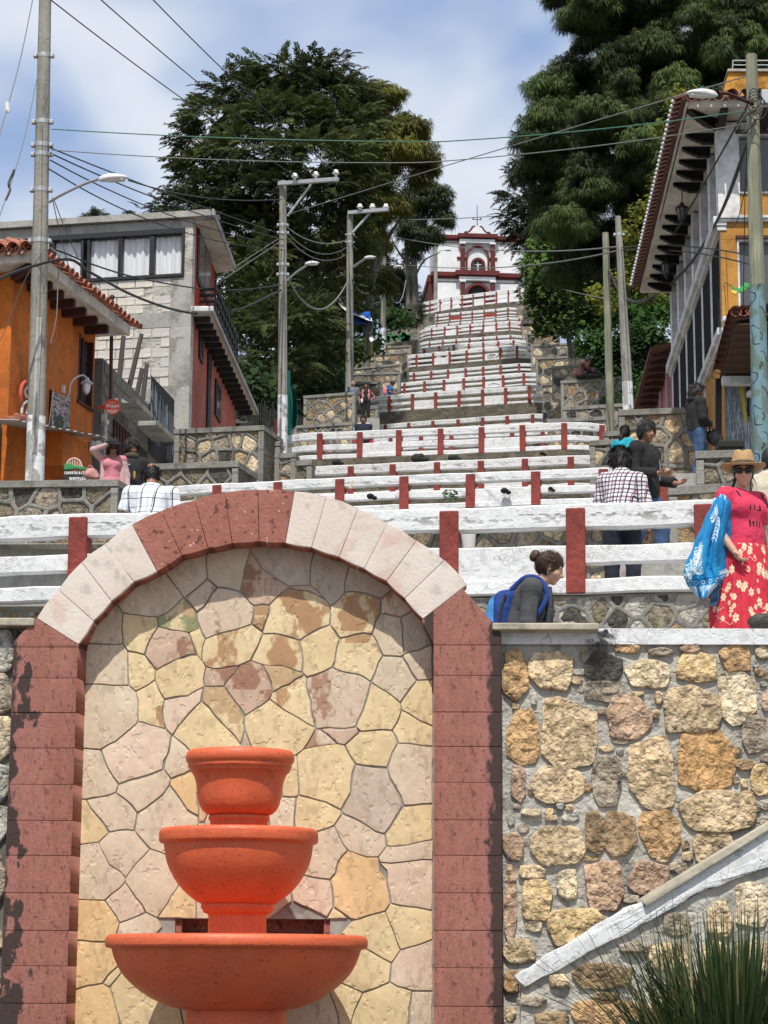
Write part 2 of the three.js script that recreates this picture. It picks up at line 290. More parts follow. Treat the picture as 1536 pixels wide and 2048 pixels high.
// ================================================================ the fountain niche
const ZF = -16, FR = { o: V(0, 0, ZF), ux: V(1, 0, 0), uy: V(0, 1, 0), n: V(0, 0, 1) };
const w2 = (x, y, d = 16) => { const p = at(x, y, d); return [p.x, p.y]; };
const XOL = w2(14, 1620)[0], XIL = w2(147, 1600)[0], XIR = w2(867, 1620)[0], XOR = w2(1004, 1620)[0];
const NICHE = 0.22;
const portal = thing('fountain_niche', 'tall arched wall niche framed in red and white stone behind the orange fountain', 'niche', V((XOL + XOR) / 2, 0, ZF));
{
  const stain = (side) => tex(256, (u, v) => {
    const a = pf(u, v, 4, 201 + side, 5), pit = sstep(0.32, 0.26, pf(u, v * 4, 30, 203, 3)); let c = mix3([0.25, 0.088, 0.065], [0.35, 0.15, 0.115], a);
    const b = pf(u, v * 4, 20, 207, 3); c = c.map((k) => k * (0.8 + b * 0.4));
    const e = side ? 1 - u : u, r = fbm3(e * 4, v * 26, side * 7, 5), r2 = fbm3(e * 20, v * 90, side * 3 + 4, 4);
    const lim = side ? 0.17 + 0.16 * (r - 0.5) : 0.04 + 0.42 * sstep(0.42, 0.78, r) * sstep(0.0, 0.5, v * 1.3);
    const k = sstep(lim + 0.05, lim - 0.03, e + 0.16 * (r2 - 0.5)) * (side ? 0.93 : 0.95);
    c = mix3(c, [0.022, 0.017, 0.015], k); c = mix3(c, [0.32, 0.14, 0.13], (1 - k) * sstep(lim + 0.22, lim + 0.02, e) * 0.5);
    return mix3(c, [0.07, 0.03, 0.025], pit * 0.6);
  }, true, 1024);
  const H0 = 0, H1 = w2(100, 1230)[1], pm = [0, 1].map((s) => { const t = stain(s), x0 = s ? XIR : XOL, x1 = s ? XOR : XIL; t.repeat.set(1 / (x1 - x0), 1 / (H1 - H0)); t.offset.set(-x0 / (x1 - x0), 0); t.needsUpdate = true; return M(rgb(1, 1, 1), { map: t, bumpMap: rep(T.plasterB, 1.5), bumpScale: 0.005, roughness: 0.82 }); });
  const G = 0.0014;
  const piece = (poly, mat, { name = 'tile', back = NICHE, z = 0, seed = 1, bevel = 0.004 } = {}) => {
    const p = inset(ccw(poly), G); if (p.length < 3) return;
    const g = prism(p, V(0, 0, ZF + z), FR.ux, FR.uy, FR.n, 0, { bevel, back, seed }), q = g.attributes.position;
    for (let i = 0; i < q.count; i++) if (q.getZ(i) < ZF - 0.1 && q.getX(i) > XOL + 0.2 && q.getX(i) < XIL + 0.05) q.setX(i, q.getX(i) + 0.03);
    part(portal, name, g, mat);
  };
  const jl = [1294, 1356, 1425, 1496, 1569, 1641, 1711, 1786, 1861, 1932, 2007, 2080, 2155, 2230, 2305, 2385].map((y) => w2(90, y)[1]);
  const jr = [1290, 1351, 1424, 1493, 1565, 1640, 1711, 1786, 1861, 1936, 2013, 2086, 2155, 2230, 2305, 2385].map((y) => w2(935, y)[1]);
  for (const [J, x0, x1, m] of [[jl, XOL, XIL, pm[0]], [jr, XIR, XOR, pm[1]]]) for (let i = 0; i + 1 < J.length; i++) piece([[x0, J[i]], [x1, J[i]], [x1, J[i + 1]], [x0, J[i + 1]]], m, { z: (hsh(i, x0 > 0 ? 1 : 2, 3) - 0.5) * 0.006 });
  const J = [[[73, 1236], [160, 1291]], [[116, 1179], [190, 1244]], [[163, 1124], [225, 1205]], [[210, 1088], [270, 1166]], [[264, 1049], [316, 1146]], [[322, 1021], [365, 1114]], [[389, 1000], [417, 1100]], [[449, 985], [465, 1090]], [[516, 979], [518, 1086]], [[589, 982], [570, 1089]], [[653, 993], [622, 1098]], [[716, 1016], [677, 1117]], [[775, 1046], [727, 1140]], [[833, 1081], [771, 1165]], [[889, 1120], [807, 1199]], [[934, 1169], [843, 1240]]];
  const P = J.map(([a, b]) => [w2(...a), w2(...b)]);
  const bulge = (a, b, c, k) => { const m = [(a[0] + b[0]) / 2, (a[1] + b[1]) / 2], d = Math.hypot(m[0] - c[0], m[1] - c[1]); return [m[0] + (m[0] - c[0]) / d * k, m[1] + (m[1] - c[1]) / d * k]; };
  const C = w2(510, 1488);
  const whiteC = M(rgb(1, 1, 1), { map: rep(tex(512, (u, v) => { const a = pf(u, v, 4, 221, 5), p = sstep(0.52, 0.75, pf(u, v, 7, 223, 5)), g = sstep(0.62, 0.8, pf(u, v, 12, 227, 5)); let c = mix3([0.72, 0.66, 0.60], [0.62, 0.52, 0.45], a); c = mix3(c, [0.55, 0.32, 0.26], p * 0.45); return mix3(c, [0.3, 0.27, 0.24], g * 0.4); }), 0.8), bumpMap: rep(T.plasterB, 1.2), bumpScale: 0.004, roughness: 0.85 });
  for (let i = 0; i < 15; i++) {
    const a = P[i], b = P[i + 1], white = i < 4 || i > 8;
    const poly = [a[0], a[1], bulge(a[1], b[1], C, 0.006), b[1], b[0], bulge(b[0], a[0], C, 0.008)];
    piece(poly, white ? whiteC : MAT.cantera, { name: 'arch_stone', back: white ? 0.05 : NICHE, z: (hsh(i, 5, 5) - 0.5) * 0.006 });
    if (white) piece(poly, MAT.cantera, { name: 'arch_stone', back: NICHE - 0.06, z: -0.055 });
  }
  piece([[XOL, jl[0]], [XIL, jl[0]], P[0][1], P[0][0], [XOL, w2(30, 1282)[1]]], pm[0], { name: 'springer_stone' });
  piece([[XIR, jr[0]], [XOR, jr[0]], [XOR, w2(1003, 1262)[1]], w2(985, 1243), P[15][0], P[15][1]], pm[1], { name: 'springer_stone' });
  const ZB = ZF - NICHE, cx = (XIL + XIR) / 2, yTop = w2(510, 1040)[1], slot = { x0: w2(350, 1850, 16.22)[0], x1: w2(660, 1850, 16.22)[0], y0: w2(500, 1872, 16.22)[1], y1: w2(500, 1838, 16.22)[1] };
  const mor = M(rgb(0.82, 0.80, 0.76), { map: rep(T.conc, 0.7), bumpMap: rep(T.plasterB, 1), bumpScale: 0.004, roughness: 0.95 });
  const R = 1.58, up = []; for (let i = 0; i <= 24; i++) { const a = Math.PI * i / 24; up.push([C[0] + Math.cos(a) * R, C[1] + Math.sin(a) * R]); }
  const arc = up.filter((p) => p[1] > w2(868, 1290)[1] + 0.05);
  const bw = [];
  bw.push(prism(ccw([[XIL - 0.2, slot.y1], [XIR + 0.2, slot.y1], [XIR + 0.2, w2(868, 1290)[1]], ...arc, [XIL - 0.2, w2(868, 1290)[1]]]), V(0, 0, ZB), FR.ux, FR.uy, FR.n, 0, { back: 0.2, bevel: 0.001 }));
  const q = (x0, y0, x1, y1, z = ZB, b = 0.2) => prism([[x0, y0], [x1, y0], [x1, y1], [x0, y1]], V(0, 0, z), FR.ux, FR.uy, FR.n, 0, { back: b, bevel: 0.001 });
  bw.push(q(XIL - 0.2, slot.y0, slot.x0, slot.y1), q(slot.x1, slot.y0, XIR + 0.2, slot.y1), q(XIL - 0.2, 0, XIR + 0.2, slot.y0));
  part(portal, 'back_wall', bw, mor);
  part(portal, 'water_slot', [q(slot.x0 - 0.02, slot.y0 - 0.02, slot.x1 + 0.02, slot.y1 + 0.02, ZB - 0.2, 0.05), box(0.05, slot.y1 - slot.y0, 0.18, V(slot.x0 + 0.02, (slot.y0 + slot.y1) / 2, ZB - 0.11)), box(0.05, slot.y1 - slot.y0, 0.18, V(slot.x1 - 0.02, (slot.y0 + slot.y1) / 2, ZB - 0.11))], MAT.cantera);
  const flag = (tn, stainK, greenK) => { const t = tex(512, (u, v) => {
    const a = pf(u, v, 4, 231 + tn, 5), b = pf(u, v, 40, 235, 3), s = sstep(0.63, 0.7, pf(u, v * 0.5, 24, 237, 3)); let c = 0.86 + (a - 0.5) * 0.3 + (b - 0.5) * 0.2 - s * 0.14; c = [c, c * (0.96 + a * 0.05), c * (0.9 + a * 0.12)];
    if (stainK) { const st = sstep(0.44, 0.52, pf(u, v * 0.7, 6, 241 + tn, 6)); c = mix3(c, [0.44, 0.27, 0.20], st * stainK); }
    if (greenK) { const g = sstep(0.58, 0.64, pf(u, v * 0.5, 9, 251, 6)); c = mix3(c, [0.12, 0.33, 0.22], g * greenK); } return c; }); return t; };
  const fb = rep(tex(512, (u, v) => { const s = sstep(0.60, 0.72, pf(u, v * 0.6, 22, 237, 3)); return 0.6 + (pf(u, v, 6, 261, 5) - 0.5) * 0.5 - s * 0.45; }, false), 1.0);
  const clean = rep(flag(0, 0, 0), 0.9), dirty = rep(flag(1, 0.8, 0), 1.1), green = rep(flag(2, 0.55, 0.6), 1.2);
  const fm = {}; const F = (k, r, g, b, map) => (fm[k] = M(rgb(r, g, b), { map, bumpMap: fb, bumpScale: 0.008, roughness: 0.8 }));
  F('y', 0.78, 0.63, 0.37, clean); F('b', 0.71, 0.60, 0.45, clean); F('p', 0.75, 0.60, 0.46, clean); F('o', 0.80, 0.57, 0.30, clean); F('g', 0.58, 0.49, 0.39, clean); F('Y', 0.78, 0.63, 0.38, dirty); F('B', 0.68, 0.55, 0.42, dirty); F('R', 0.60, 0.44, 0.33, dirty); F('G', 0.76, 0.63, 0.38, green);
  const S = [];
  const put = (tone, ...xy) => { for (let i = 0; i < xy.length; i += 2) S.push([xy[i], xy[i + 1], tone]); };
  put('y', 293, 1275, 283, 1343, 404, 1272, 749, 1415, 827, 1441, 846, 1402, 560, 1454, 417, 1473, 605, 1558, 664, 1558, 742, 1506, 625, 1630, 827, 1656, 182, 1662, 378, 1792, 690, 1825);
  put('y', 814, 1851, 749, 1877, 228, 1955, 723, 1923, 293, 2014, 716, 2001, 775, 2020, 641, 1304, 378, 1356);
  put('b', 215, 1278, 208, 1337, 208, 1421, 797, 1356, 345, 1525, 195, 1545, 280, 1578, 827, 1551, 579, 1630, 723, 1669, 228, 1630, 325, 1643, 241, 1708, 189, 1747, 312, 1753, 651, 1721, 827, 1721, 260, 1864, 781, 1929, 840, 2020);
  put('b', 312, 1179, 846, 1317, 801, 1265, 365, 1140, 469, 1146); put('g', 742, 1166, 651, 1133, 736, 1591, 827, 1264, 566, 1117);
  put('p', 267, 1499, 391, 1434, 827, 1766, 840, 1936, 638, 1792, 241, 1805); put('o', 371, 1591, 723, 1779, 182, 1845, 176, 1929, 189, 2014, 530, 1570, 430, 1600);
  put('Y', 462, 1272, 566, 1311, 710, 1317, 508, 1215, 573, 1225, 586, 1408, 293, 1415, 723, 1225); put('B', 677, 1389, 651, 1486, 801, 1225, 449, 1218, 417, 1198);
  put('R', 352, 1298, 514, 1395, 456, 1363, 501, 1467, 586, 1172, 514, 1166, 677, 1460); put('G', 456, 1441, 560, 1375, 365, 1239);
  put('b', 480, 1650, 420, 1700, 520, 1740, 560, 1690, 440, 1790, 540, 1800, 430, 1900, 520, 1910, 600, 1880, 340, 1930, 640, 1950, 400, 1990, 520, 2000, 600, 2020); put('y', 220, 2090, 330, 2100, 480, 2090, 620, 2100, 760, 2095, 850, 2110, 260, 2190, 420, 2190, 560, 2200, 700, 2190, 830, 2200);
  const ws = S.map((s, i) => [...w2(s[0], s[1], 16.22), (hsh(i, 8, 8) - 0.3) * 0.06]);
  const yS = w2(868, 1290)[1], bd = ccw([[XIL + 0.004, 0.6], [XIR - 0.004, 0.6], [XIR - 0.004, yS], ...up.filter((p) => p[1] > yS && p[0] > XIL && p[0] < XIR), [XIL + 0.004, yS]]);
  voronoi(ws, bd).forEach((p, i) => {
    if (p.length < 3) return; const c = ws[i];
    if (c[0] > slot.x0 - 0.25 && c[0] < slot.x1 + 0.25) { const inx = c[0] > slot.x0 - 0.02 && c[0] < slot.x1 + 0.02; if (c[1] > slot.y1 - 0.06) p = clipHalf(p, 0, -1, -slot.y1); else if (c[1] < slot.y0) p = clipHalf(p, 0, 1, slot.y0); else if (!inx) p = c[0] < slot.x0 ? clipHalf(p, 1, 0, slot.x0) : clipHalf(p, -1, 0, -slot.x1); else return; }
    p = inset(ccw(dedupe(p)), 0.003 + hsh(i, 2, 7) * 0.005); if (p.length < 3) return;
    p = wobble(p, 0.0, 1, 0.06).map(([x, y]) => { const e = 0.2 * sstep(0, 0.25, Math.min(x - XIL, XIR - x)) * sstep(0, 0.3, 1.5 - Math.hypot(x - C[0], Math.max(0, y - C[1]))) * (Math.abs(y - slot.y1) < 0.35 ? 0.1 : 1); return [x + (fbm3(x * 2.6, y * 2.6, 3, 3) - 0.5) * e + (noise3(x * 16, y * 16, 4) - 0.5) * 0.012, y + (fbm3(x * 2.6, y * 2.6, 9, 3) - 0.5) * e + (noise3(x * 16, y * 16, 8) - 0.5) * 0.012]; });
    part(portal, 'flagstone', prism(p, V(0, 0, ZB), FR.ux, FR.uy, FR.n, 0.008 + hsh(i, 3, 1) * 0.007, { bevel: 0.003, rough: 0.0025, seed: i, uvo: [i * 0.37, i * 0.71], rings: 1 }), fm[S[i][2]]);
  });
}
// ---------------------------------------------------------------- the fountain: three bowls on turned necks
{
  const D = 15.38, ax = at(477, 1700, D), terra = M(rgb(0.70, 0.128, 0.046), { map: rep(tex(512, (u, v) => { const a = pf(u, v, 4, 301, 5), h = pf(u * 0.3, v, 30, 305, 3), s = sstep(0.77, 0.82, pf(u, v, 60, 307, 2)), d = sstep(0.55, 0.75, pf(u, v * 0.4, 10, 313, 4)); const k = clamp(0.9 + (a - 0.5) * 0.3 + (h - 0.5) * 0.12 - s * 0.4); return mix3([k, k, k], [0.95, 1.35, 1.7], d * 0.3); }), 1, 1), bumpMap: rep(tex(512, (u, v) => 0.6 + (pf(u * 0.3, v, 26, 309, 3) - 0.5) * 0.5 - sstep(0.78, 0.84, pf(u, v, 60, 311, 2)) * 0.4, false), 1, 1), bumpScale: 0.0035, roughness: 0.52 });
  const Y = (y) => at(477, y, D).y, k = D / FPX;
  const f = thing('fountain', 'orange terracotta fountain of three stacked bowls in front of the arched niche', 'fountain', V(ax.x, 0, -D));
  const lathe = (name, prof, seg = 96) => { const g = new THREE.LatheGeometry(prof.map(([r, y]) => new THREE.Vector2(r * k, Y(y))), seg); const uv = g.attributes.uv, p = g.attributes.position; for (let i = 0; i < uv.count; i++) { uv.setXY(i, uv.getX(i) * 4, p.getY(i) * 1.3); const x = p.getX(i), y = p.getY(i), z = p.getZ(i), w = 1 + (fbm3(x * 3, y * 9, z * 3, 3) - 0.5) * 0.014; p.setXYZ(i, x * w, y, z * w); } g.translate(f.position.x, 0, f.position.z); return part(f, name, g, terra); };
  lathe('upper_bowl', [[0, 1590], [70, 1580], [86, 1530], [92, 1512], [97, 1503], [103, 1503], [107, 1508], [109, 1516], [108, 1523], [105, 1528], [103, 1529], [103, 1531], [104, 1534], [102, 1538], [99.5, 1539], [99.5, 1541], [99, 1545], [96, 1546], [94, 1549], [90, 1557], [87, 1568], [85, 1582], [83, 1597], [79.5, 1611], [74, 1621], [66, 1628], [58, 1631], [0, 1631]]);
  lathe('neck', [[56, 1629], [58, 1631], [61, 1634], [61, 1640], [58, 1643], [57, 1646], [58.5, 1648], [56, 1651], [54, 1656], [54, 1665]], 64);
  lathe('middle_bowl', [[0, 1720], [110, 1715], [138, 1690], [146, 1668], [147, 1661], [152, 1659], [156, 1662], [158, 1668], [158, 1683], [155, 1687], [150, 1688], [148, 1690], [147.5, 1694], [146.5, 1702], [144.5, 1714], [141, 1727], [136, 1740], [129, 1754], [120, 1768], [109, 1781], [98, 1791], [88, 1799], [79, 1805], [72, 1808], [0, 1808]]);
  lathe('neck', [[70, 1806], [72, 1809], [73, 1813], [72, 1818], [69, 1820], [68.5, 1823], [67, 1826], [60, 1828], [57.5, 1832], [57.5, 1880]], 64);
  lathe('basin', [[0, 1960], [180, 1950], [225, 1905], [240, 1880], [244, 1873], [250, 1871], [255, 1874], [258, 1881], [258, 1891], [256, 1896], [250, 1898], [245, 1899], [243.5, 1903], [241, 1913], [236, 1926], [228, 1942], [217, 1957], [203, 1971], [187, 1984], [169, 1996], [149, 2006], [128, 2014], [112, 2018], [102, 2020], [0, 2020]], 128);
  lathe('pedestal', [[98, 2018], [99, 2022], [99, 2400], [120, 2404], [120, 2412]], 64);
}
// ================================================================ the lower stone wall, right of the niche
const mkStone = (t, poly, o, n, mat, h, seed, ux = V(1, 0, 0), uy = V(0, 1, 0), rough = 0.012) => part(t, 'stone', prism(poly, o, ux, uy, n, h, { bevel: h * 0.35, rough, rings: 3, seed, uvo: [seed * 0.37, seed * 0.53] }), mat);
function blob(x0, y0, x1, y1, seed) {
  const R = rng(seed * 97 + 3), N = 7 + (R() * 3 | 0), cx = (x0 + x1) / 2, cy = (y0 + y1) / 2, a = (x1 - x0) / 2 * 1.17, b = (y1 - y0) / 2 * 1.17, ph = R() * 7, o = [];
  for (let i = 0; i < N; i++) { const t = ph + (i + (R() - 0.5) * 0.7) / N * Math.PI * 2, c = Math.cos(t), s = Math.sin(t), e = 5, r = 1 / Math.pow(Math.pow(Math.abs(c), e) + Math.pow(Math.abs(s), e), 1 / e), k = Math.min(1.2, r) * (1 - R() * 0.11); o.push([cx + a * c * k, cy + b * s * k]); }
  return wobble(soften(ccw(o), 1, 0.1), Math.min(0.012, Math.min(a, b) * 0.09), seed, 0.05);
}
function lumpy(x0, y0, x1, y1, z, amp) {
  const nx = Math.round((x1 - x0) / 0.022), ny = Math.round((y1 - y0) / 0.022), g = new THREE.PlaneGeometry(x1 - x0, y1 - y0, nx, ny), p = g.attributes.position, uv = g.attributes.uv;
  for (let i = 0; i < p.count; i++) { const x = p.getX(i) + (x0 + x1) / 2, y = p.getY(i) + (y0 + y1) / 2; p.setXYZ(i, x, y, z + (fbm3(x * 5, y * 5, 2, 5) - 0.52) * 2 * amp); uv.setXY(i, x, y); }
  g.computeVertexNormals(); return g;
}
const rightWall = thing('stone_wall', 'rubble stone wall with tan blocks right of the orange fountain', 'stone wall', V(w2(1270, 1600)[0], 0, -16.3));
{
  const zW = -16.12, d = 16.12, x0 = XOR + 0.003, x1 = w2(2060, 1500, d)[0], yT = w2(1270, 1290, d)[1], yB = 0;
  part(rightWall, 'mortar', [lumpy(x0, yB + 0.6, x1, yT, zW - 0.006, 0.018), slab(V(x0, yB, zW - 0.03), V(x1, yB, zW - 0.03), V(x1, yT, zW - 0.03), V(x0, yT, zW - 0.03), 0.42)], MAT.mortar);
  const yW = w2(1270, 1258, d)[1];
  part(rightWall, 'white_band', slab(V(x0, yT + 0.001, zW + 0.03), V(x1, yT + 0.001, zW + 0.03), V(x1, yW, zW + 0.03), V(x0, yW, zW + 0.03), 0.5), MAT.white);
  const c0 = w2(985, 1250, 15.9)[0], c1 = w2(1200, 1250, 15.9)[0], yc = w2(1100, 1258, 15.9)[1], yc1 = w2(1100, 1243, 15.9)[1];
  part(rightWall, 'coping', box(c1 - c0, yc1 - yc, 0.62, V((c0 + c1) / 2, (yc + yc1) / 2 + 0.002, -16.28), 0.012), MAT.coping);
  const Z = [980, 1230, 2.504];
  const L = [];
  const st = (tone, ...q) => { for (let i = 0; i < q.length; i += 4) L.push([tone, q[i], q[i + 1], q[i + 2], q[i + 3]]); };
  st('orange', 66, 180, 185, 430, 95, 480, 250, 735, 630, 150, 745, 190, 1160, 152, 1300, 285, 750, 985, 945, 1205, 70, 1780, 145, 1890);
  st('tan', 200, 190, 410, 370, 880, 365, 1145, 590, 260, 420, 530, 760, 220, 770, 455, 935, 965, 890, 1315, 1080, 205, 1065, 460, 1250, 1030, 1090, 1220, 1240, 145, 1255, 275, 1325, 65, 1630, 230, 1740, 705, 620, 920, 960);
  st('light', 685, 225, 890, 360, 1155, 300, 1325, 550, 1330, 155, 1390, 220, 340, 1280, 440, 1420, 160, 975, 255, 1010, 180, 1530, 255, 1585);
  st('rust', 950, 600, 1215, 880); st('black', 480, 195, 655, 330); st('grey', 480, 335, 660, 430, 515, 710, 655, 950, 1270, 510, 1400, 690, 455, 165, 515, 235, 800, 165, 910, 205); st('brown', 480, 985, 580, 1195, 580, 985, 725, 1200, 1230, 725, 1320, 775, 1240, 880, 1320, 920);
  st('yellow', 1310, 750, 1400, 900, 165, 1330, 300, 1530, 940, 195, 1130, 330, 290, 1475, 560, 1650); st('pink', 590, 410, 800, 610, 65, 1095, 165, 1230, 480, 1235, 665, 1475, 700, 1240, 885, 1400, 70, 1260, 135, 1610, 110, 760, 175, 935, 950, 150, 1045, 190, 1365, 380, 1420, 480);
  const R = rng(77);
  L.forEach(([tone, a, b, c, e], i) => { const p = w2(Z[0] + a / Z[2], Z[1] + e / Z[2], d), q = w2(Z[0] + c / Z[2], Z[1] + b / Z[2], d); const poly = blob(p[0], p[1], q[0], q[1], i + 1); mkStone(rightWall, poly, V(0, 0, zW), FR.n, STONE[tone], 0.012 + R() * 0.02, i, FR.ux, FR.uy, 0.017); });
  { let n = 0, y = 0.9; while (y < yT - 0.1) { const h = 0.2 + R() * 0.2; let x = w2(1545, 1500, d)[0]; while (x < x1 - 0.2) { const w = 0.2 + R() * 0.22; mkStone(rightWall, blob(x, y, Math.min(x1 - 0.02, x + w), Math.min(yT - 0.03, y + h), 700 + n), V(0, 0, zW), FR.n, STONE[['tan', 'light', 'orange', 'grey', 'pink', 'yellow'][R() * 6 | 0]], 0.014 + R() * 0.02, 300 + n++, FR.ux, FR.uy, 0.017); x += w + 0.04; } y += h + 0.04; } }
  const taken = L.map(([, a, b, c, e]) => [a, b, c, e]);
  for (let i = 0, n = 0; i < 2500 && n < 90; i++) { const w = 26 + R() * 60, h = 22 + R() * 44, a = 75 + R() * 1300, b = 170 + R() * 1400; if (taken.some((t) => a < t[2] + 2 && a + w > t[0] - 2 && b < t[3] + 2 && b + h > t[1] - 2) || b > 1890 - a * 0.55) continue; taken.push([a, b, a + w, b + h]); n++; const p = w2(Z[0] + a / Z[2], Z[1] + (b + h) / Z[2], d), q = w2(Z[0] + (a + w) / Z[2], Z[1] + b / Z[2], d); mkStone(rightWall, blob(p[0], p[1], q[0], q[1], i + 200), V(0, 0, zW), FR.n, STONE[['grey', 'grey', 'brown', 'tan', 'lichen'][R() * 5 | 0]], 0.008 + R() * 0.012, i + 100, FR.ux, FR.uy, 0.012); }
}
// the sloping parapet of the side steps, in front of that wall
{
  const d = 15.5, z = -15.5, O = V(0, 0, z), par = thing('stair_parapet', 'sloping stone parapet with white band and beige coping, low right by the grass', 'parapet', V(w2(1300, 1900, d)[0], 0, z - 0.12));
  const pw = (...a) => { const o = []; for (let i = 0; i < a.length; i += 2) o.push(w2(a[i], a[i + 1], d)); return ccw(o); };
  const yG = 0; const lx = w2(1036, 2000, d)[0], rx = w2(1700, 2000, d)[0];
  part(par, 'mortar', prism(ccw([[lx, yG], [rx, yG], w2(1700, 1640, d), w2(1536, 1735, d), w2(1400, 1785, d), w2(1300, 1841, d), w2(1043, 1976, d)]), O, FR.ux, FR.uy, FR.n, 0, { back: 0.3, bevel: 0.004 }), MAT.mortar);
  part(par, 'white_band', prism(wobble(pw(1030, 1953, 1256, 1813, 1290, 1800, 1700, 1560, 1700, 1638, 1536, 1733, 1400, 1783, 1300, 1840, 1045, 1975), 0.012, 5, 0.06), O, FR.ux, FR.uy, FR.n, 0.035, { back: 0.33, bevel: 0.012, rough: 0.008, rings: 1 }), MAT.white);
  part(par, 'coping', prism(pw(1283, 1797, 1700, 1545, 1700, 1560, 1288, 1815), O, FR.ux, FR.uy, FR.n, 0.07, { back: 0.36, bevel: 0.012 }), MAT.coping);
  const Z = [980, 1230, 2.504]; const L = [];
  const st = (tone, ...q) => { for (let i = 0; i < q.length; i += 4) L.push([tone, q[i], q[i + 1], q[i + 2], q[i + 3]]); };
  st('grey', 870, 1495, 1005, 1600, 140, 1905, 280, 1962, 650, 1640, 790, 1690); st('tan', 1090, 1440, 1210, 1610, 800, 1650, 1000, 1780, 300, 1800, 390, 1865, 75, 1965, 130, 2045, 1070, 1640, 1190, 1790, 1230, 1640, 1400, 1800); st('light', 1235, 1350, 1400, 1560); st('brown', 430, 1750, 700, 1870, 230, 1990, 390, 2060, 520, 1890, 640, 1930); st('orange', 420, 1935, 750, 2060, 770, 1960, 900, 2060); st('tan', 930, 1820, 1120, 2000, 1150, 1830, 1390, 2000);
  L.forEach(([tone, a, b, c, e], i) => { const p = w2(Z[0] + a / Z[2], Z[1] + e / Z[2], d), q = w2(Z[0] + c / Z[2], Z[1] + b / Z[2], d); mkStone(par, blob(p[0], p[1], q[0], q[1], i + 500), O, FR.n, STONE[tone], 0.02 + hsh(i, 1, 9) * 0.025, i + 40, FR.ux, FR.uy, 0.016); });
}
// rain has run off the end of the coping and left a black mark
for (const [x, y, w, h, z, s] of [[1206, 1276, 0.24, 0.125, -16.084, 3], [1200, 1325, 0.3, 0.34, -16.055, 7]]) { const p = at(x, y, 16.1), R = rng(s); decal('rain_stain', w, h, (c, W, H) => { c.clearRect(0, 0, W, H); c.fillStyle = 'rgb(24,22,20)'; for (let i = 0; i < 5200; i++) { const u = (R() + R() + R() + R()) / 4, v = Math.pow(R(), 1.3), k = 1 - v * 0.55, r = 0.8 + R() * 3.2; if (fbm3(u * 9, v * 5, s, 3) < 0.44) continue; c.globalAlpha = 0.1 + R() * 0.2 * k; c.beginPath(); c.ellipse(W * (0.5 + (u - 0.5) * 1.3 * (0.55 + k * 0.6)), H * (v * 0.94 + 0.03), r * 0.7, r * 1.7, 0, 0, 7); c.fill(); } }, V(p.x, p.y, z), 0, rightWall); }
// wall left of the niche
{
  const d = 16.12, z = -16.12, t = thing('stone_wall', 'narrow strip of grey weathered stone wall left of the fountain niche', 'stone wall', V(XOL - 0.6, 0, z - 0.2));
  const x1 = XOL - 0.003, x0 = x1 - 3, yT = w2(20, 1258, d)[1];
  part(t, 'mortar', slab(V(x0, 0, z), V(x1, 0, z), V(x1, yT, z), V(x0, yT, z), 0.45), MAT.concDark);
  part(t, 'coping', box(3.02, 0.06, 0.6, V(x1 - 1.36, yT + 0.031, z - 0.16), 0.012), MAT.coping);
  const R = rng(5); let y = 0.3, i = 0;
  while (y < yT - 0.06) { const h = 0.16 + R() * 0.24; let x = x1 - 0.012; while (x > x0 + 0.3) { const w = 0.18 + R() * 0.3; mkStone(t, blob(x - w, y, x, Math.min(yT - 0.02, y + h), i + 900), V(0, 0, z), FR.n, STONE[['lichen', 'lichen', 'grey', 'light', 'brown', 'grey'][R() * 6 | 0]], 0.03 + R() * 0.04, i + 60, FR.ux, FR.uy, 0.02); x -= w + 0.02; i++; if (i > 160) break; } y += h + 0.02; }
}
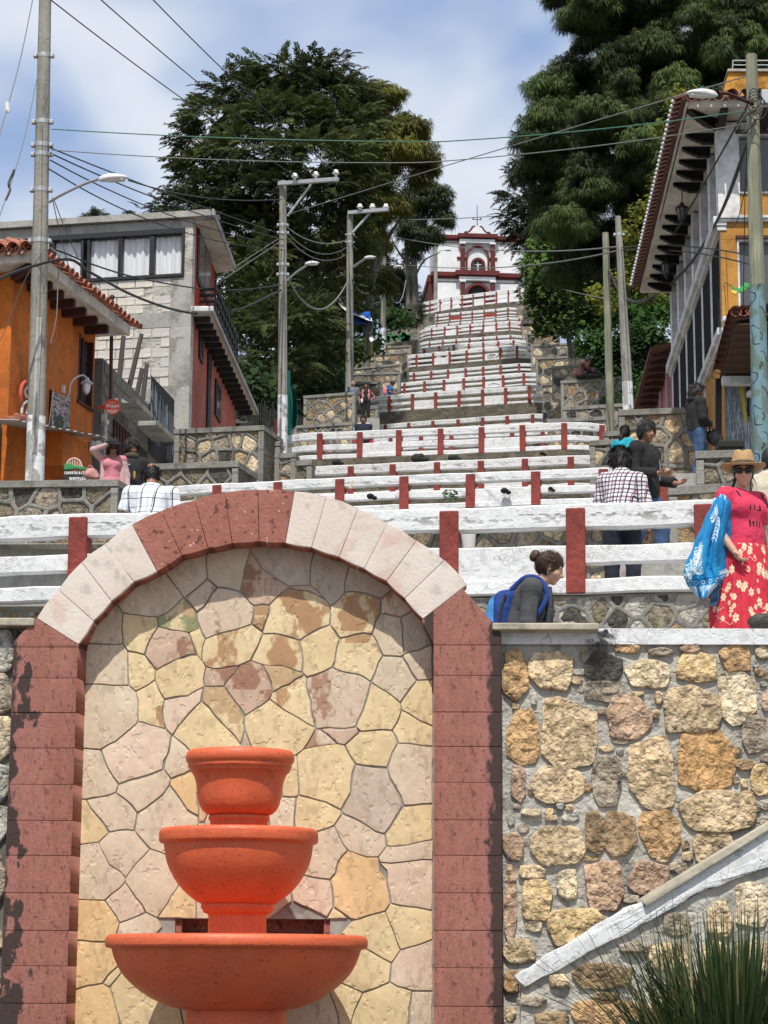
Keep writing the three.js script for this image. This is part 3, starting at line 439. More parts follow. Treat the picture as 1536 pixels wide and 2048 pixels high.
// ---------------------------------------------------------------- grass clump, front right
{
  const R = rng(11), base = at(1478, 2140, 13.4), mats = [M(rgb(0.022, 0.045, 0.010), { roughness: 0.5 }), M(rgb(0.040, 0.075, 0.015), { roughness: 0.45 }), M(rgb(0.15, 0.17, 0.05), { roughness: 0.5 }), M(rgb(0.30, 0.25, 0.13), { roughness: 0.7 })];
  const t = thing('grass_clump', 'dark green clump of long blade leaves, bottom right corner', 'plant', V(base.x, base.y - 0.25, base.z));
  const lists = mats.map(() => []);
  for (let i = 0; i < 1500; i++) {
    const a = R() * Math.PI * 2, lean = Math.pow(R(), 0.9) * 0.66, L = 0.6 + R() * 0.68, w = 0.008 + R() * 0.008, droop = 0.18 + R() * 0.75, N = 6;
    const r0 = R() * 0.3, o = V(base.x + Math.cos(a) * r0 * 1.6, base.y - 0.25, base.z + Math.sin(a) * r0), tw = a + (R() - 0.5), P = [], I = [], uv = [];
    const dir = V(Math.cos(a) * 1.15, 0, Math.sin(a)), side = V(-Math.sin(tw), 0, Math.cos(tw));
    for (let k = 0; k <= N; k++) { const s = k / N, out = L * (lean * s * 0.55 + droop * lean * s * s * 0.5), up = L * (s * (1.02 - 0.3 * lean) - droop * lean * s * s * 0.42), ww = w * (1 - s * s * 0.97), c = o.clone().addScaledVector(dir, out); c.y += up;
      for (const e of [-1, 0, 1]) { P.push(c.x + side.x * ww * e, c.y + (e ? 0.003 : 0), c.z + side.z * ww * e); uv.push(e, s); } if (k) { const b = (k - 1) * 3; for (const e of [0, 1]) I.push(b + e, b + e + 1, b + e + 3, b + e + 1, b + e + 4, b + e + 3); } }
    const g = new THREE.BufferGeometry(); g.setAttribute('position', new THREE.Float32BufferAttribute(P, 3)); g.setAttribute('uv', new THREE.Float32BufferAttribute(uv, 2)); g.setIndex(I); g.computeVertexNormals();
    const q = R(); lists[q < 0.5 ? 0 : q < 0.82 ? 1 : q < 0.92 ? 2 : 3].push(g);
  }
  lists.forEach((l, i) => meta(part(t, ['leaves', 'leaves', 'pale_leaves', 'dry_leaves'][i], l, mats[i]), null, null, null, 'stuff'));
}
struct('street', new THREE.PlaneGeometry(60, 22).rotateX(-Math.PI / 2).translate(0, 0, -5), M(rgb(0.30, 0.295, 0.28), { map: rep(T.conc, 0.4), bumpMap: rep(T.roughB, 0.6), bumpScale: 0.01, roughness: 0.95 }));
// ================================================================ hillside stairway: railings, terraces, ridged masonry
const Xof = (x, d) => at(x, 1000, d).x;
// flat path swept by a box (thick across, y0..y1)
function sweep(path, thick, y0, y1, off = 0, jit = 0) {
  const P = [], I = [], uv = []; let s = 0;
  path.forEach((p, i) => {
    const a = path[Math.max(0, i - 1)], b = path[Math.min(path.length - 1, i + 1)], tx = b.x - a.x, tz = b.z - a.z, l = Math.hypot(tx, tz), nx = -tz / l, nz = tx / l;
    if (i) s += Math.hypot(p.x - path[i - 1].x, p.z - path[i - 1].z);
    const c = 0.014, f = off + thick / 2, k = off - thick / 2;
    for (const [o, y] of [[f - c, y0], [f, y0 + c], [f, y1 - c], [f - c, y1], [k + c, y1], [k, y1 - c], [k, y0 + c], [k + c, y0]]) { P.push(p.x + nx * o, p.y + y + (jit ? (fbm3(p.x * 2.2, y * 3, p.z, 2) - 0.5) * jit : 0), p.z + nz * (o + (jit ? (noise3(p.x * 3, y * 9, 5) - 0.5) * jit * 0.6 : 0))); uv.push(s, y + o); }
  });
  const n = path.length; for (let i = 0; i + 1 < n; i++) for (let k = 0; k < 8; k++) { const a = i * 8 + k, b = i * 8 + (k + 1) % 8, c = a + 8, d = b + 8; I.push(a, c, b, b, c, d); }
  for (const [e, rev] of [[0, 0], [(n - 1) * 8, 1]]) for (let k = 1; k < 7; k++) rev ? I.push(e, e + k + 1, e + k) : I.push(e, e + k, e + k + 1);
  const g = new THREE.BufferGeometry(); g.setAttribute('position', new THREE.Float32BufferAttribute(P, 3)); g.setAttribute('uv', new THREE.Float32BufferAttribute(uv, 2)); g.setIndex(I);
  const q = g.toNonIndexed(); q.computeVertexNormals(); return q;
}
// the front of path is towards +z (the street); paths run left to right
const ORD = ['lowest', 'second lowest', 'third', 'fourth', 'fifth', 'sixth', 'seventh', 'eighth', 'ninth', 'tenth', 'eleventh', 'twelfth', 'thirteenth', 'fourteenth', 'fifteenth', 'sixteenth'];
const RAILS = [];
function railing(d, hpx, pts, { panels = [], redPanels = [], ends = [1, 1], say, ref } = {}) {
  const k = RAILS.length, mid = ref ?? pts.reduce((b, p, i) => (Math.abs(p[0] - 966) < Math.abs(pts[b][0] - 966) ? i : b), 0);
  const top = at(pts[mid][0], pts[mid][1], d), H = hpx * d / FPX, P = pts.map(([x, y]) => atY(x, y, top.y));
  const w = k === 0 ? 0.172 : 0.15, t = thing('stair_railing', say ?? `${ORD[k]} white and red concrete railing counting up the hillside stairs`, 'railing', V(P[mid].x, top.y - H, P[mid].z), 'railings of the stairway');
  const W = MAT[d < 60 ? 'white' : 'whiteFar'];
  const fine = [];
  for (let i = 0; i + 1 < P.length; i++) { const bend = (i === 0 && ends[0]) || (i === P.length - 2 && ends[1]); const a = P[i], b = P[i + 1]; const n = bend ? 7 : d < 60 ? 6 : 1; for (let j = 0; j < n; j++) { const u = j / n; const p = a.clone().lerp(b, u); if (bend) { const dz = b.z - a.z, e = i === 0 ? 1 - (1 - u) * (1 - u) : u * u; p.z = a.z + dz * e; } fine.push(p); } }
  fine.push(P[P.length - 1].clone());
  const L0 = P[0].clone().sub(P[1]).normalize().multiplyScalar(0.07), L1 = P[P.length - 1].clone().sub(P[P.length - 2]).normalize().multiplyScalar(0.07);
  fine[0].add(L0); fine[fine.length - 1].add(L1);
  const jt = d < 60 ? 0.028 : 0, lev = (a, b) => [-H * b, -H * a];
  const fr = d > 60, TR = W.clone(); TR.map = rep(T.paintTop, 0.5, 1 / (H * 0.27)); TR.map.offset.set(k * 0.37, 0.98); part(t, 'top_rail', sweep(fine, 0.15, ...lev(0, 0.27), 0, jt), TR); part(t, 'middle_rail', sweep(fine, 0.12, ...(fr ? lev(0.475, 0.645) : lev(0.46, 0.665)), 0, jt), W); part(t, 'base_curb', sweep(fine, 0.17, -H * 1.0, -H * (fr ? 0.87 : 0.83), 0, jt), W);
  const rp = (i) => { const a = P[Math.max(0, i - 1)], b = P[Math.min(P.length - 1, i + 1)]; return -Math.atan2(b.z - a.z, b.x - a.x); };
  P.forEach((p, i) => { const g = box(w, H * 0.955, 0.2, V(), 0.012); const q = g.attributes.position; for (let j = 0; j < q.count; j++) q.setX(j, q.getX(j) + (noise3(q.getY(j) * 20 + i * 5, i, k) - 0.5) * 0.012); g.rotateY(rp(i)); g.translate(p.x, p.y - H * 0.5225 - H * 0.0, p.z + 0.004); part(t, 'post', g, MAT.red); });
  for (const i of [...panels, ...redPanels]) { const red = redPanels.includes(i); part(t, 'panel', sweep([P[i], P[i + 1]], 0.13, -H, red ? -H * 0.42 : -H * 0.46, 0.002), red ? MAT.red : W); }
  RAILS.push({ d, H, top: top.y, base: top.y - H, P, fine, t, panels });
  return t;
}
railing(20, 184, [[-84, 1039], [162, 1030], [408, 1026], [654, 1022], [900, 1018], [1152, 1012], [1408, 1004], [1668, 996], [1930, 988]], { panels: [4], ends: [0, 0], ref: 5, say: 'lowest white and red concrete railing, just above the fountain arch' });
railing(35.5, 74, [[318, 979], [437, 969], [559, 963], [682, 957], [810, 952], [942, 947], [1073, 942], [1206, 937], [1326, 939]], { panels: [5] });
railing(52, 70, [[532, 945], [616, 934], [703, 931], [787, 927], [875, 923], [963, 920], [1051, 916], [1141, 912], [1217, 915]], { panels: [5] });
railing(56, 58, [[565, 876], [642, 866], [721, 863], [799, 859], [882, 856], [964, 853], [1046, 849], [1128, 845], [1202, 849]], { panels: [2, 5] });
railing(75, 46, [[722, 887], [783, 874], [843, 870], [904, 867], [964, 864], [1025, 861], [1085, 858], [1140, 860]], {});
railing(93, 36, [[724, 858], [772, 849], [819, 845], [867, 841], [917, 838], [966, 834], [1015, 831], [1065, 828], [1109, 830]], {});
railing(98, 36, [[733, 799], [780, 791], [826, 787], [872, 784], [919, 781], [966, 778], [1012, 775], [1059, 772], [1101, 774]], { panels: [2, 5] });
railing(115, 26, [[771, 775], [810, 766], [850, 762], [889, 759], [928, 756], [968, 753], [1007, 750], [1048, 746], [1083, 747]], { panels: [3, 5] });
railing(131, 23, [[796, 751], [829, 745], [863, 742], [897, 739], [932, 736], [967, 733], [1002, 730], [1038, 727], [1069, 728]], { panels: [3] });
railing(136, 27, [[799, 718], [834, 709], [867, 706], [900, 703], [934, 700], [968, 697], [1001, 694], [1034, 691], [1064, 694]], { panels: [2, 5], say: 'tenth railing up the stairs, with black writing on one white panel' });
railing(153, 22, [[819, 703], [849, 696], [879, 692], [908, 689], [938, 687], [967, 684], [997, 682], [1027, 680], [1055, 682]], {});
railing(170, 20, [[833, 690], [860, 683], [886, 680], [913, 678], [940, 676], [967, 674], [994, 672], [1021, 670], [1045, 672]], {});
railing(176, 21, [[840, 663], [864, 656], [890, 653], [915, 651], [941, 648], [967, 646], [993, 644], [1019, 642], [1042, 644]], { panels: [2, 5] });
railing(190, 17, [[850, 656], [874, 650], [898, 647], [921, 644], [945, 642], [968, 640], [992, 637], [1016, 635], [1038, 636]], {});
railing(195, 19, [[856, 635], [876, 629], [900, 626], [922, 624], [945, 622], [969, 620], [992, 618], [1016, 615], [1034, 616]], { redPanels: [2, 5], say: 'fifteenth railing up the stairs, with two solid red panels' });
railing(204, 27, [[818, 613], [841, 606], [861, 602], [881, 598], [903, 594], [925, 591], [947, 588], [970, 585], [993, 582], [1017, 580], [1040, 578], [1062, 577]], { panels: [3, 6, 9], ends: [0, 0], say: 'topmost railing of the stairs, right below the church' });
// lettering brushed on a panel of the tenth railing
{
  const r = RAILS[9], a = r.P[5], b = r.P[6], c = a.clone().add(b).multiplyScalar(0.5), yaw = -Math.atan2(b.z - a.z, b.x - a.x), n = V(Math.sin(yaw), 0, Math.cos(yaw));
  c.y = r.base + r.H * 0.29; c.addScaledVector(n, 0.078);
  decal('painted_writing', 0.82, 0.42, (x, w, h) => { x.strokeStyle = x.fillStyle = 'rgb(40,40,42)'; x.font = `bold ${h * 0.45}px sans-serif`; x.textAlign = 'center'; x.fillText('LIBER', w * 0.46, h * 0.46); x.fillText('ARTE', w * 0.4, h * 0.95); x.lineWidth = 7; x.beginPath(); x.moveTo(w * 0.78, h * 0.62); x.lineTo(w * 0.87, h * 0.92); x.lineTo(w * 0.97, h * 0.55); x.lineTo(w * 0.8, h * 0.6); x.stroke(); }, c, yaw, r.t);
  const r2 = RAILS[7], a2 = r2.P[5], b2 = r2.P[6], c2 = a2.clone().add(b2).multiplyScalar(0.5); c2.y = r2.base + r2.H * 0.25; c2.addScaledVector(n, 0.078);
  decal('painted_mark', 0.7, 0.2, (x, w, h) => { x.strokeStyle = 'rgb(60,60,62)'; x.lineWidth = 8; x.beginPath(); x.moveTo(10, h * 0.8); x.quadraticCurveTo(w * 0.5, -h * 0.3, w - 10, h * 0.7); x.stroke(); }, c2, yaw, r2.t);
}
// solid terraces under each railing
const rubbleTex = tex(512, (u, v) => { const n = 12; let b1 = 9, b2 = 9, id = 0; const X = u * n, Y = v * n; for (let j = -1; j <= 1; j++) for (let i = -1; i <= 1; i++) { const cx = Math.floor(X) + i, cy = Math.floor(Y) + j, mx = mod(cx, n), my = mod(cy, n), dx = cx + hsh(mx, my, 1) - X, dy = cy + hsh(mx, my, 2) - Y, q = Math.hypot(dx, dy); if (q < b1) { b2 = b1; b1 = q; id = hsh(mx, my, 3); } else if (q < b2) b2 = q; } const e = sstep(0.05, 0.16, b2 - b1), a = pf(u, v, 10, 331, 5); const s = mix3([0.10, 0.09, 0.08], [0.42, 0.36, 0.26], id * 0.6 + a * 0.5); return mix3([0.24, 0.235, 0.22], s, e); });
MAT.rubble = M(rgb(0.44, 0.43, 0.41), { map: rep(rubbleTex, 0.4), bumpMap: rep(T.roughB, 0.8), bumpScale: 0.05, roughness: 0.95 });
MAT.mossy = M(rgb(0.62, 0.60, 0.54), { map: rep(rubbleTex, 0.2), bumpMap: rep(T.roughB, 0.9), bumpScale: 0.06, roughness: 0.95 });
RAILS.forEach((r, i) => {
  const y0 = (i ? RAILS[i - 1].base + 0.1 : 3.2) - 1.2, next = RAILS[i + 1], path = r.fine.map((p) => V(p.x, 0, p.z - 0.02));
  const a = path[0], b = path[path.length - 1], ext = i ? 0.1 : 4; path.unshift(V(a.x - ext, 0, a.z - ext * 0.3)); path.push(V(b.x + ext, 0, b.z + ext * 0.1));
  if (i > 1) struct('retaining_wall', sweep(path, 0.3, y0, r.base - 0.003, -0.02), MAT[i === 0 ? 'mossy' : 'rubble']);
  const dn = (next ? next.d : r.d + 20) + 1, f = path[0], l = path[path.length - 1];
  const g = slab(V(f.x - 0.3, r.base - 0.02, f.z - 0.1), V(l.x + 0.3, r.base - 0.02, l.z - 0.1), V(l.x + 0.3, r.base - 0.02, -dn), V(f.x - 0.3, r.base - 0.02, -dn), 0.25, V(0, 1, 0));
  struct('terrace', g, MAT.conc);
});
// walkway between the lower wall and the first railing
struct('walkway', [slab(V(-9, 3.2, -16.55), V(1.1, 3.2, -16.55), V(1.1, 3.2, -19.9), V(-9, 3.2, -19.9), 3.1, V(0, 1, 0)), slab(V(1.102, 3.95, -16.55), V(9, 3.95, -16.55), V(9, 3.95, -19.9), V(1.102, 3.95, -19.9), 3.9, V(0, 1, 0))], MAT.conc);
// masonry with raised grey joints
const RID = { dark: [], tan: ['light', 'tan', 'mossdark', 'grey', 'brown', 'light', 'mossdark', 'black'], mid: ['grey', 'mossdark', 'tan', 'black', 'light', 'brown', 'mossdark'] };
stoneMat('mossdark', 0.26, 0.23, 0.175);
RID.dark = ['mossdark', 'mossdark', 'mossdark', 'brown', 'black', 'grey'];
let RW = 0;
function ridged(label, quad, d, { cell = 0.36, slope = 0.19, rw = 0.05, rh = 0.05, pal = 'mid', t: th = 0.4, copL = 0, copR = 0, cop = 0.11, far = d > 64, name = 'masonry_wall', returnR = 0, depths } = {}) {
  cell *= far ? 0.62 : 0.74; rw *= far ? 1.0 : 0.86; const seed = ++RW * 131, R = rng(seed), A = at(quad[0], quad[1], depths ? depths[0] : d); let Bp;
  const [xL, yTL, xR, yTR, yBR, yBL] = quad;
  if (depths) Bp = at(xR, yTR, depths[1]); else { const d1 = d - slope * (xR - xL) * d / FPX; Bp = at(xR, yTR, d1); }
  const hx = V(Bp.x - A.x, 0, Bp.z - A.z), W = hx.length(), ux = hx.clone().normalize(), uy = V(0, 1, 0), n = V().crossVectors(ux, uy);
  const h1 = Bp.y - A.y, dB = -Bp.z, bL = at(xL, yBL, -A.z).y - A.y, bR = at(xR, yBR, dB).y - A.y;
  const bound = ccw([[0, bL], [W, bR], [W, h1], [0, 0]]);
  const t = thing(name, label, 'stone wall', V(A.x + hx.x / 2, A.y + Math.min(bL, bR), A.z + hx.z / 2));
  part(t, 'backing', prism(bound, A, ux, uy, n, 0, { back: th, bevel: 0.001 }), MAT.mortar);
  const s = [], cw = cell * 1.12, chh = cell * 0.92, lo = Math.min(bL, bR), hi = Math.max(0, h1); let row = 0;
  for (let y = lo + chh * 0.3; y < hi + chh * 0.5; y += chh, row++) for (let x = -cw * 0.3 + (row % 2) * cw * 0.5; x < W + cw * 0.5; x += cw) s.push([x + (R() - 0.5) * cw * 0.75, y + (R() - 0.5) * chh * 0.7]);
  const pos = [], uvr = [], bulk = {};
  voronoi(s, bound).forEach((c, i) => {
    c = dedupe(ccw(c), 0.02); if (c.length < 3 || area2(c) < cell * cell * 0.05) return;
    let cx = 0, cy = 0; for (const p of c) { cx += p[0] / c.length; cy += p[1] / c.length; }
    const N = c.length, q = []; let rad = 1e9; for (let j = 0; j < N; j++) { const a = c[j], b = c[(j + 1) % N], l = Math.hypot(b[0] - a[0], b[1] - a[1]); rad = Math.min(rad, Math.abs((b[0] - a[0]) * (cy - a[1]) - (b[1] - a[1]) * (cx - a[0])) / l); }
    const kk = clamp(1 - rw * 0.5 / Math.max(rad, 0.02), 0.3, 0.95);
    for (const p of c) q.push([cx + (p[0] - cx) * kk, cy + (p[1] - cy) * kk]);
    const W3 = (p, z) => [A.x + ux.x * p[0] + n.x * z, A.y + p[1], A.z + ux.z * p[0] + n.z * z];
    const tri = (a, za, b, zb, e, ze) => { pos.push(...W3(a, za), ...W3(b, zb), ...W3(e, ze)); uvr.push(...a, ...b, ...e); };
    const quadf = (a, za, b, zb, e, ze, f, zf) => { tri(a, za, b, zb, e, ze); tri(a, za, e, ze, f, zf); };
    for (let j = 0; j < N; j++) { const a = c[j], b = c[(j + 1) % N], a2 = q[j], b2 = q[(j + 1) % N]; quadf(a, rh, b, rh, b2, rh * 0.86, a2, rh * 0.86); quadf(a2, rh * 0.86, b2, rh * 0.86, b2, 0, a2, 0); }
    const inn = wobble(soften(q.map((p) => [cx + (p[0] - cx) * 0.97, cy + (p[1] - cy) * 0.97]), 1, 0.2), cell * 0.03, i + seed, cell * 0.4);
    const m = RID[pal][R() * RID[pal].length | 0], g = prism(inn, A, ux, uy, n, rh * (0.25 + R() * 0.45), { bevel: 0.01, rough: far ? 0 : 0.014, rings: far ? 0 : 1, seed: i + seed, uvo: [i * 0.37, i * 0.53] });
    if (far) (bulk[m] ??= []).push(g); else part(t, 'stone', g, STONE[m]);
  });
  for (const m of Object.keys(bulk)) meta(part(t, 'stones', bulk[m], STONE[m]), null, null, null, 'stuff');
  const g = new THREE.BufferGeometry(); g.setAttribute('position', new THREE.Float32BufferAttribute(pos, 3)); g.setAttribute('uv', new THREE.Float32BufferAttribute(uvr, 2)); g.computeVertexNormals();
  part(t, 'mortar_ridges', g, MAT.ridge);
  const b3 = (x0, y0, x1, y1, h) => { const p = V(A.x, A.y, A.z).addScaledVector(ux, x0); p.y += y0; const q = V(A.x, A.y, A.z).addScaledVector(ux, x1); q.y += y1; p.addScaledVector(n, -th / 2 + 0.035); q.addScaledVector(n, -th / 2 + 0.035); return [p, q]; };
  if (cop) { const [p, q] = b3(-0.02, -cop / 2 + 0.012, W + 0.02, h1 - cop / 2 + 0.012); part(t, 'coping', bar(p, q, th + 0.09, cop, V(0, 1, 0), 0.012), MAT.ridge); }
  for (const [on, x, b] of [[copL, 0.05, bL], [copR, W - 0.05, bR]]) if (on) { const p = V(A.x, A.y, A.z).addScaledVector(ux, x).addScaledVector(n, -th / 2 + 0.03), yt = lerp(0, h1, x / W) - cop; part(t, 'edge_strip', box(0.11, yt - b - 0.003, th + 0.075, V(p.x, A.y + (yt + b) / 2 - 0.002, p.z), 0.012, Math.atan2(-ux.z, ux.x)), MAT.ridge); }
  if (returnR) { const p = Bp.clone(), q = p.clone().add(V(0.25 * returnR, 0, -returnR)); part(t, 'side_face', slab(V(p.x, A.y + bR, p.z), V(q.x, A.y + bR, q.z), V(q.x, p.y - 0.11, q.z), V(p.x, p.y - 0.11, p.z), 0.3), MAT.rubble); part(t, 'coping', bar(V(p.x - 0.12, p.y - 0.05, p.z), V(q.x - 0.12, q.y - 0.05, q.z), 0.3, 0.1), MAT.ridge); }
  return t;
}
// front of the terrace under the second railing, seen through the first
{ const P = RAILS[1].P, e = (k) => -P[k].z + 0.08; ridged('stone retaining wall with raised grey joints, seen through the lowest railing', [437, 1032, 1326, 1004, 1270, 1300], 36, { pal: 'mid', cell: 0.5, cop: 0, depths: [e(1), e(8) + 0.3] }); }
{ const P = RAILS[0].P, e = (k) => -P[k].z + 0.06; RID.moss = ['mossdark', 'lichen', 'grey', 'mossdark', 'brown', 'black']; ridged('rough mossy stone footing under the lowest railing', [-84, 1226, 1930, 1170, 1330, 1330], 20, { pal: 'moss', cell: 0.3, cop: 0, rw: 0.03, rh: 0.012, depths: [e(0), e(8)] }); }
// left flank, from the street up
ridged('front left planter wall with raised joints, under the concrete pole', [-60, 966, 237, 962, 1090, 1090], 33, { pal: 'dark', cell: 0.5, copR: 1, returnR: 1.6, slope: 0.05 });
ridged('short mossy planter wall right behind the white-shirted bald man', [300, 931, 477, 925, 1030, 1030], 38.5, { pal: 'dark', cell: 0.5, copR: 1, returnR: 1, slope: 0.08 });
ridged('planter wall with raised joints below the red house with dark eaves', [350, 861, 528, 853, 1000, 1000], 46, { pal: 'tan', cell: 0.42, copL: 1, copR: 1, returnR: 1.2, slope: 0.1 });
ridged('stepped stone wall piece left of the fourth railing, at pole foot', [530, 886, 560, 885, 1000, 1000], 46.6, { pal: 'tan', cell: 0.4, slope: 0.1, copR: 1 });
ridged('low stepped stone wall end below the left end of the fourth railing', [560, 909, 592, 908, 990, 990], 46.4, { pal: 'tan', cell: 0.4, slope: 0.1, copR: 1 });
ridged('lowest stepped stone wall end left of the third railing', [592, 924, 624, 923, 980, 980], 46.2, { pal: 'dark', cell: 0.4, slope: 0.1, copR: 1 });
ridged('long low stone wall behind the fourth railing, left side', [588, 853, 705, 845, 905, 905], 74, { pal: 'mid', cell: 0.5, copL: 1, copR: 1, slope: 0.1 });
ridged('stone planter wall below the grey-shirted man and pink-vested woman', [608, 793, 710, 785, 900, 900], 82, { pal: 'mid', cell: 0.55, copL: 1, copR: 1, slope: 0.12 });
ridged('stone wall below the left end of the seventh railing', [700, 816, 756, 814, 880, 880], 92, { pal: 'mid', cell: 0.55, slope: 0.12, copR: 1 });
ridged('dark stone wall behind the grey-shirted man on the left', [660, 766, 760, 764, 830, 830], 101, { pal: 'dark', cell: 0.6, copR: 1, copL: 1, slope: 0.12 });
ridged('stone wall above the pink-vested woman, left flank', [690, 748, 800, 745, 800, 800], 108, { pal: 'mid', cell: 0.6, copR: 1, slope: 0.12 });
ridged('stone wall left of the eighth and ninth railings', [694, 738, 800, 728, 790, 790], 118, { pal: 'tan', cell: 0.65, slope: 0.12, copR: 0 });
ridged('stone wall left of the tenth railing with pale stones', [710, 712, 815, 704, 770, 770], 132, { pal: 'tan', cell: 0.7, slope: 0.12 });
ridged('stone wall at the foot of the white-based pole high on the left', [738, 697, 822, 691, 740, 740], 142, { pal: 'tan', cell: 0.7, slope: 0.12, copR: 1 });
ridged('stone wall below the green mural, left of the stairs', [768, 688, 836, 680, 720, 720], 152, { pal: 'tan', cell: 0.7, slope: 0.1, copR: 1 });
const muralWall = ridged('stone wall with green painted mural high up on the left', [768, 660, 838, 650, 700, 700], 164, { pal: 'dark', cell: 0.75, slope: 0.1, copR: 1 });
ridged('dark stone wall below the left end of the topmost railing', [790, 632, 870, 626, 700, 700], 196, { pal: 'dark', cell: 0.8, slope: 0.1 });
// right flank
ridged('big stone wall with raised joints behind the boy in black', [1238, 823, 1432, 815, 1120, 1120], 39, { pal: 'tan', cell: 0.5, copL: 1, slope: 0.1, rw: 0.06 });
ridged('stone wall with flat coping behind the woman in the straw hat', [1392, 906, 1640, 898, 1120, 1120], 30, { pal: 'dark', cell: 0.5, copL: 1, slope: 0.1 });
ridged('low stone wall with coping at the right end of the second railing', [1338, 978, 1640, 960, 1120, 1120], 27.5, { pal: 'mid', cell: 0.42, copL: 1, slope: 0.1 });
ridged('stepped stone wall left of the girl in the turquoise top', [1180, 884, 1245, 880, 1010, 1010], 44, { pal: 'mid', cell: 0.42, copL: 1, slope: 0.1 });
ridged('small stepped stone wall right of the fourth railing', [1208, 866, 1245, 864, 960, 960], 47, { pal: 'mid', cell: 0.4, copL: 1, slope: 0.1 });
ridged('dark stone wall under the sitting man in maroon', [1122, 763, 1242, 755, 860, 860], 74, { pal: 'dark', cell: 0.62, copL: 1, copR: 1, slope: 0.1, rw: 0.07 });
ridged('long low stone wall right of the fifth railing', [1126, 816, 1250, 808, 905, 905], 66, { pal: 'dark', cell: 0.5, copL: 1, slope: 0.1 });
ridged('stone wall right of the sixth railing with small stones', [1095, 840, 1225, 834, 900, 900], 63, { pal: 'mid', cell: 0.45, slope: 0.1 });
ridged('pale stone wall right behind the sitting man in maroon', [1104, 734, 1200, 728, 800, 800], 86, { pal: 'tan', cell: 0.6, copR: 1, slope: 0.1 });
ridged('stone wall right of the seventh railing', [1085, 768, 1130, 765, 850, 850], 92, { pal: 'tan', cell: 0.55, slope: 0.1 });
ridged('stone wall right of the eighth railing below the tree trunks', [1072, 716, 1168, 712, 790, 790], 104, { pal: 'tan', cell: 0.62, copL: 1, slope: 0.1 });
ridged('stone wall right of the tenth railing below the leafy bush', [1062, 691, 1150, 686, 760, 760], 124, { pal: 'tan', cell: 0.68, copL: 1, slope: 0.1 });
ridged('stone wall right of the eleventh railing', [1052, 668, 1120, 664, 730, 730], 144, { pal: 'mid', cell: 0.72, copL: 1, slope: 0.1 });
ridged('stone wall right of the thirteenth railing', [1044, 640, 1110, 636, 700, 700], 168, { pal: 'mid', cell: 0.78, copL: 1, slope: 0.1 });
ridged('stone wall right of the two red panels near the church', [1034, 606, 1100, 603, 680, 680], 192, { pal: 'mid', cell: 0.82, slope: 0.1 });
// ground of the hill
const PROF = [[16.5, 2.6], [20, 4], [35, 8.2], [52, 12], [56, 13.5], [75, 18], [93, 23.3], [98, 25.3], [115, 30], [131, 35.3], [136, 37.4], [153, 42.4], [170, 47.4], [176, 50], [191, 54.6], [204, 59.5], [260, 66], [420, 70]];
const prof = (d) => { for (let i = 0; i + 1 < PROF.length; i++) if (d < PROF[i + 1][0]) return lerp(PROF[i][1], PROF[i + 1][1], clamp((d - PROF[i][0]) / (PROF[i + 1][0] - PROF[i][0]))); return PROF[PROF.length - 1][1]; };
{
  const P = [], I = [], uv = [], NX = 81, NZ = 140; const cx = (d) => (955 - 880) / FPX * d;
  for (let j = 0; j < NZ; j++) for (let i = 0; i < NX; i++) { const d = 17 + Math.pow(j / (NZ - 1), 1.6) * 380, x = (i / (NX - 1) - 0.5) * 2, X = cx(Math.min(d, 200)) + Math.sign(x) * Math.pow(Math.abs(x), 1.7) * 110; const c = sstep(7.5, 5.2, Math.abs(X - cx(d))) * sstep(240, 205, d); const y = prof(d) - 1.6 - c * 2.5 + (fbm3(X * 0.15, d * 0.15, 3, 4) - 0.5) * 1.6 * sstep(6, 14, Math.abs(X - cx(d))); P.push(X, y, -d); uv.push(X, d); }
  for (let j = 0; j + 1 < NZ; j++) for (let i = 0; i + 1 < NX; i++) { const a = j * NX + i, b = a + 1, c = a + NX, d = c + 1; I.push(a, b, c, b, d, c); }
  const g = new THREE.BufferGeometry(); g.setAttribute('position', new THREE.Float32BufferAttribute(P, 3)); g.setAttribute('uv', new THREE.Float32BufferAttribute(uv, 2)); g.setIndex(I); g.computeVertexNormals();
  struct('hillside', g, M(rgb(0.075, 0.07, 0.04), { map: rep(T.blot, 0.3), bumpMap: rep(T.roughB, 0.3), bumpScale: 0.2, roughness: 1 }));
}
// ================================================================ buildings on the left
const onPlane = (x, y, P, n) => { const r = ray(x, y); return r.multiplyScalar(P.clone().sub(EYE).dot(n) / r.dot(n)).add(EYE); };
// a flat panel given by picture-independent plane frame: rectangle u0..u1, v0..v1 on plane (P, ux), pushed out by z0..z1
function onFace(F, u0, v0, u1, v1, z0, z1, r = 0.006) {
  if (V().crossVectors(F.ux, V(0, 1, 0)).dot(F.n) < 0) { F = { P: F.P, ux: F.ux.clone().negate(), n: F.n }; [u0, u1] = [-u1, -u0]; }
  const g = box(Math.abs(u1 - u0), Math.abs(v1 - v0), Math.abs(z1 - z0), V((u0 + u1) / 2, (v0 + v1) / 2, (z0 + z1) / 2), r);
  g.applyMatrix4(new THREE.Matrix4().makeBasis(F.ux, V(0, 1, 0), F.n).setPosition(F.P)); return g;
}
const face = (P, ux) => ({ P, ux: ux.clone().normalize(), n: V().crossVectors(ux.clone().normalize(), V(0, 1, 0)) });
const uvOn = (F, x, y) => { const p = onPlane(x, y, F.P, F.n).sub(F.P); return [p.dot(F.ux), p.y]; };
const pxRect = (F, x0, y0, x1, y1, z0, z1, r) => { const a = uvOn(F, x0, y1), b = uvOn(F, x1, y0); return onFace(F, a[0], a[1], b[0], b[1], z0, z1, r); };
function facePoly(F, pts, z, back, o = {}) { return prism(ccw(pts), F.P, F.ux, V(0, 1, 0), F.n, z, { back, bevel: 0.004, ...o }); }
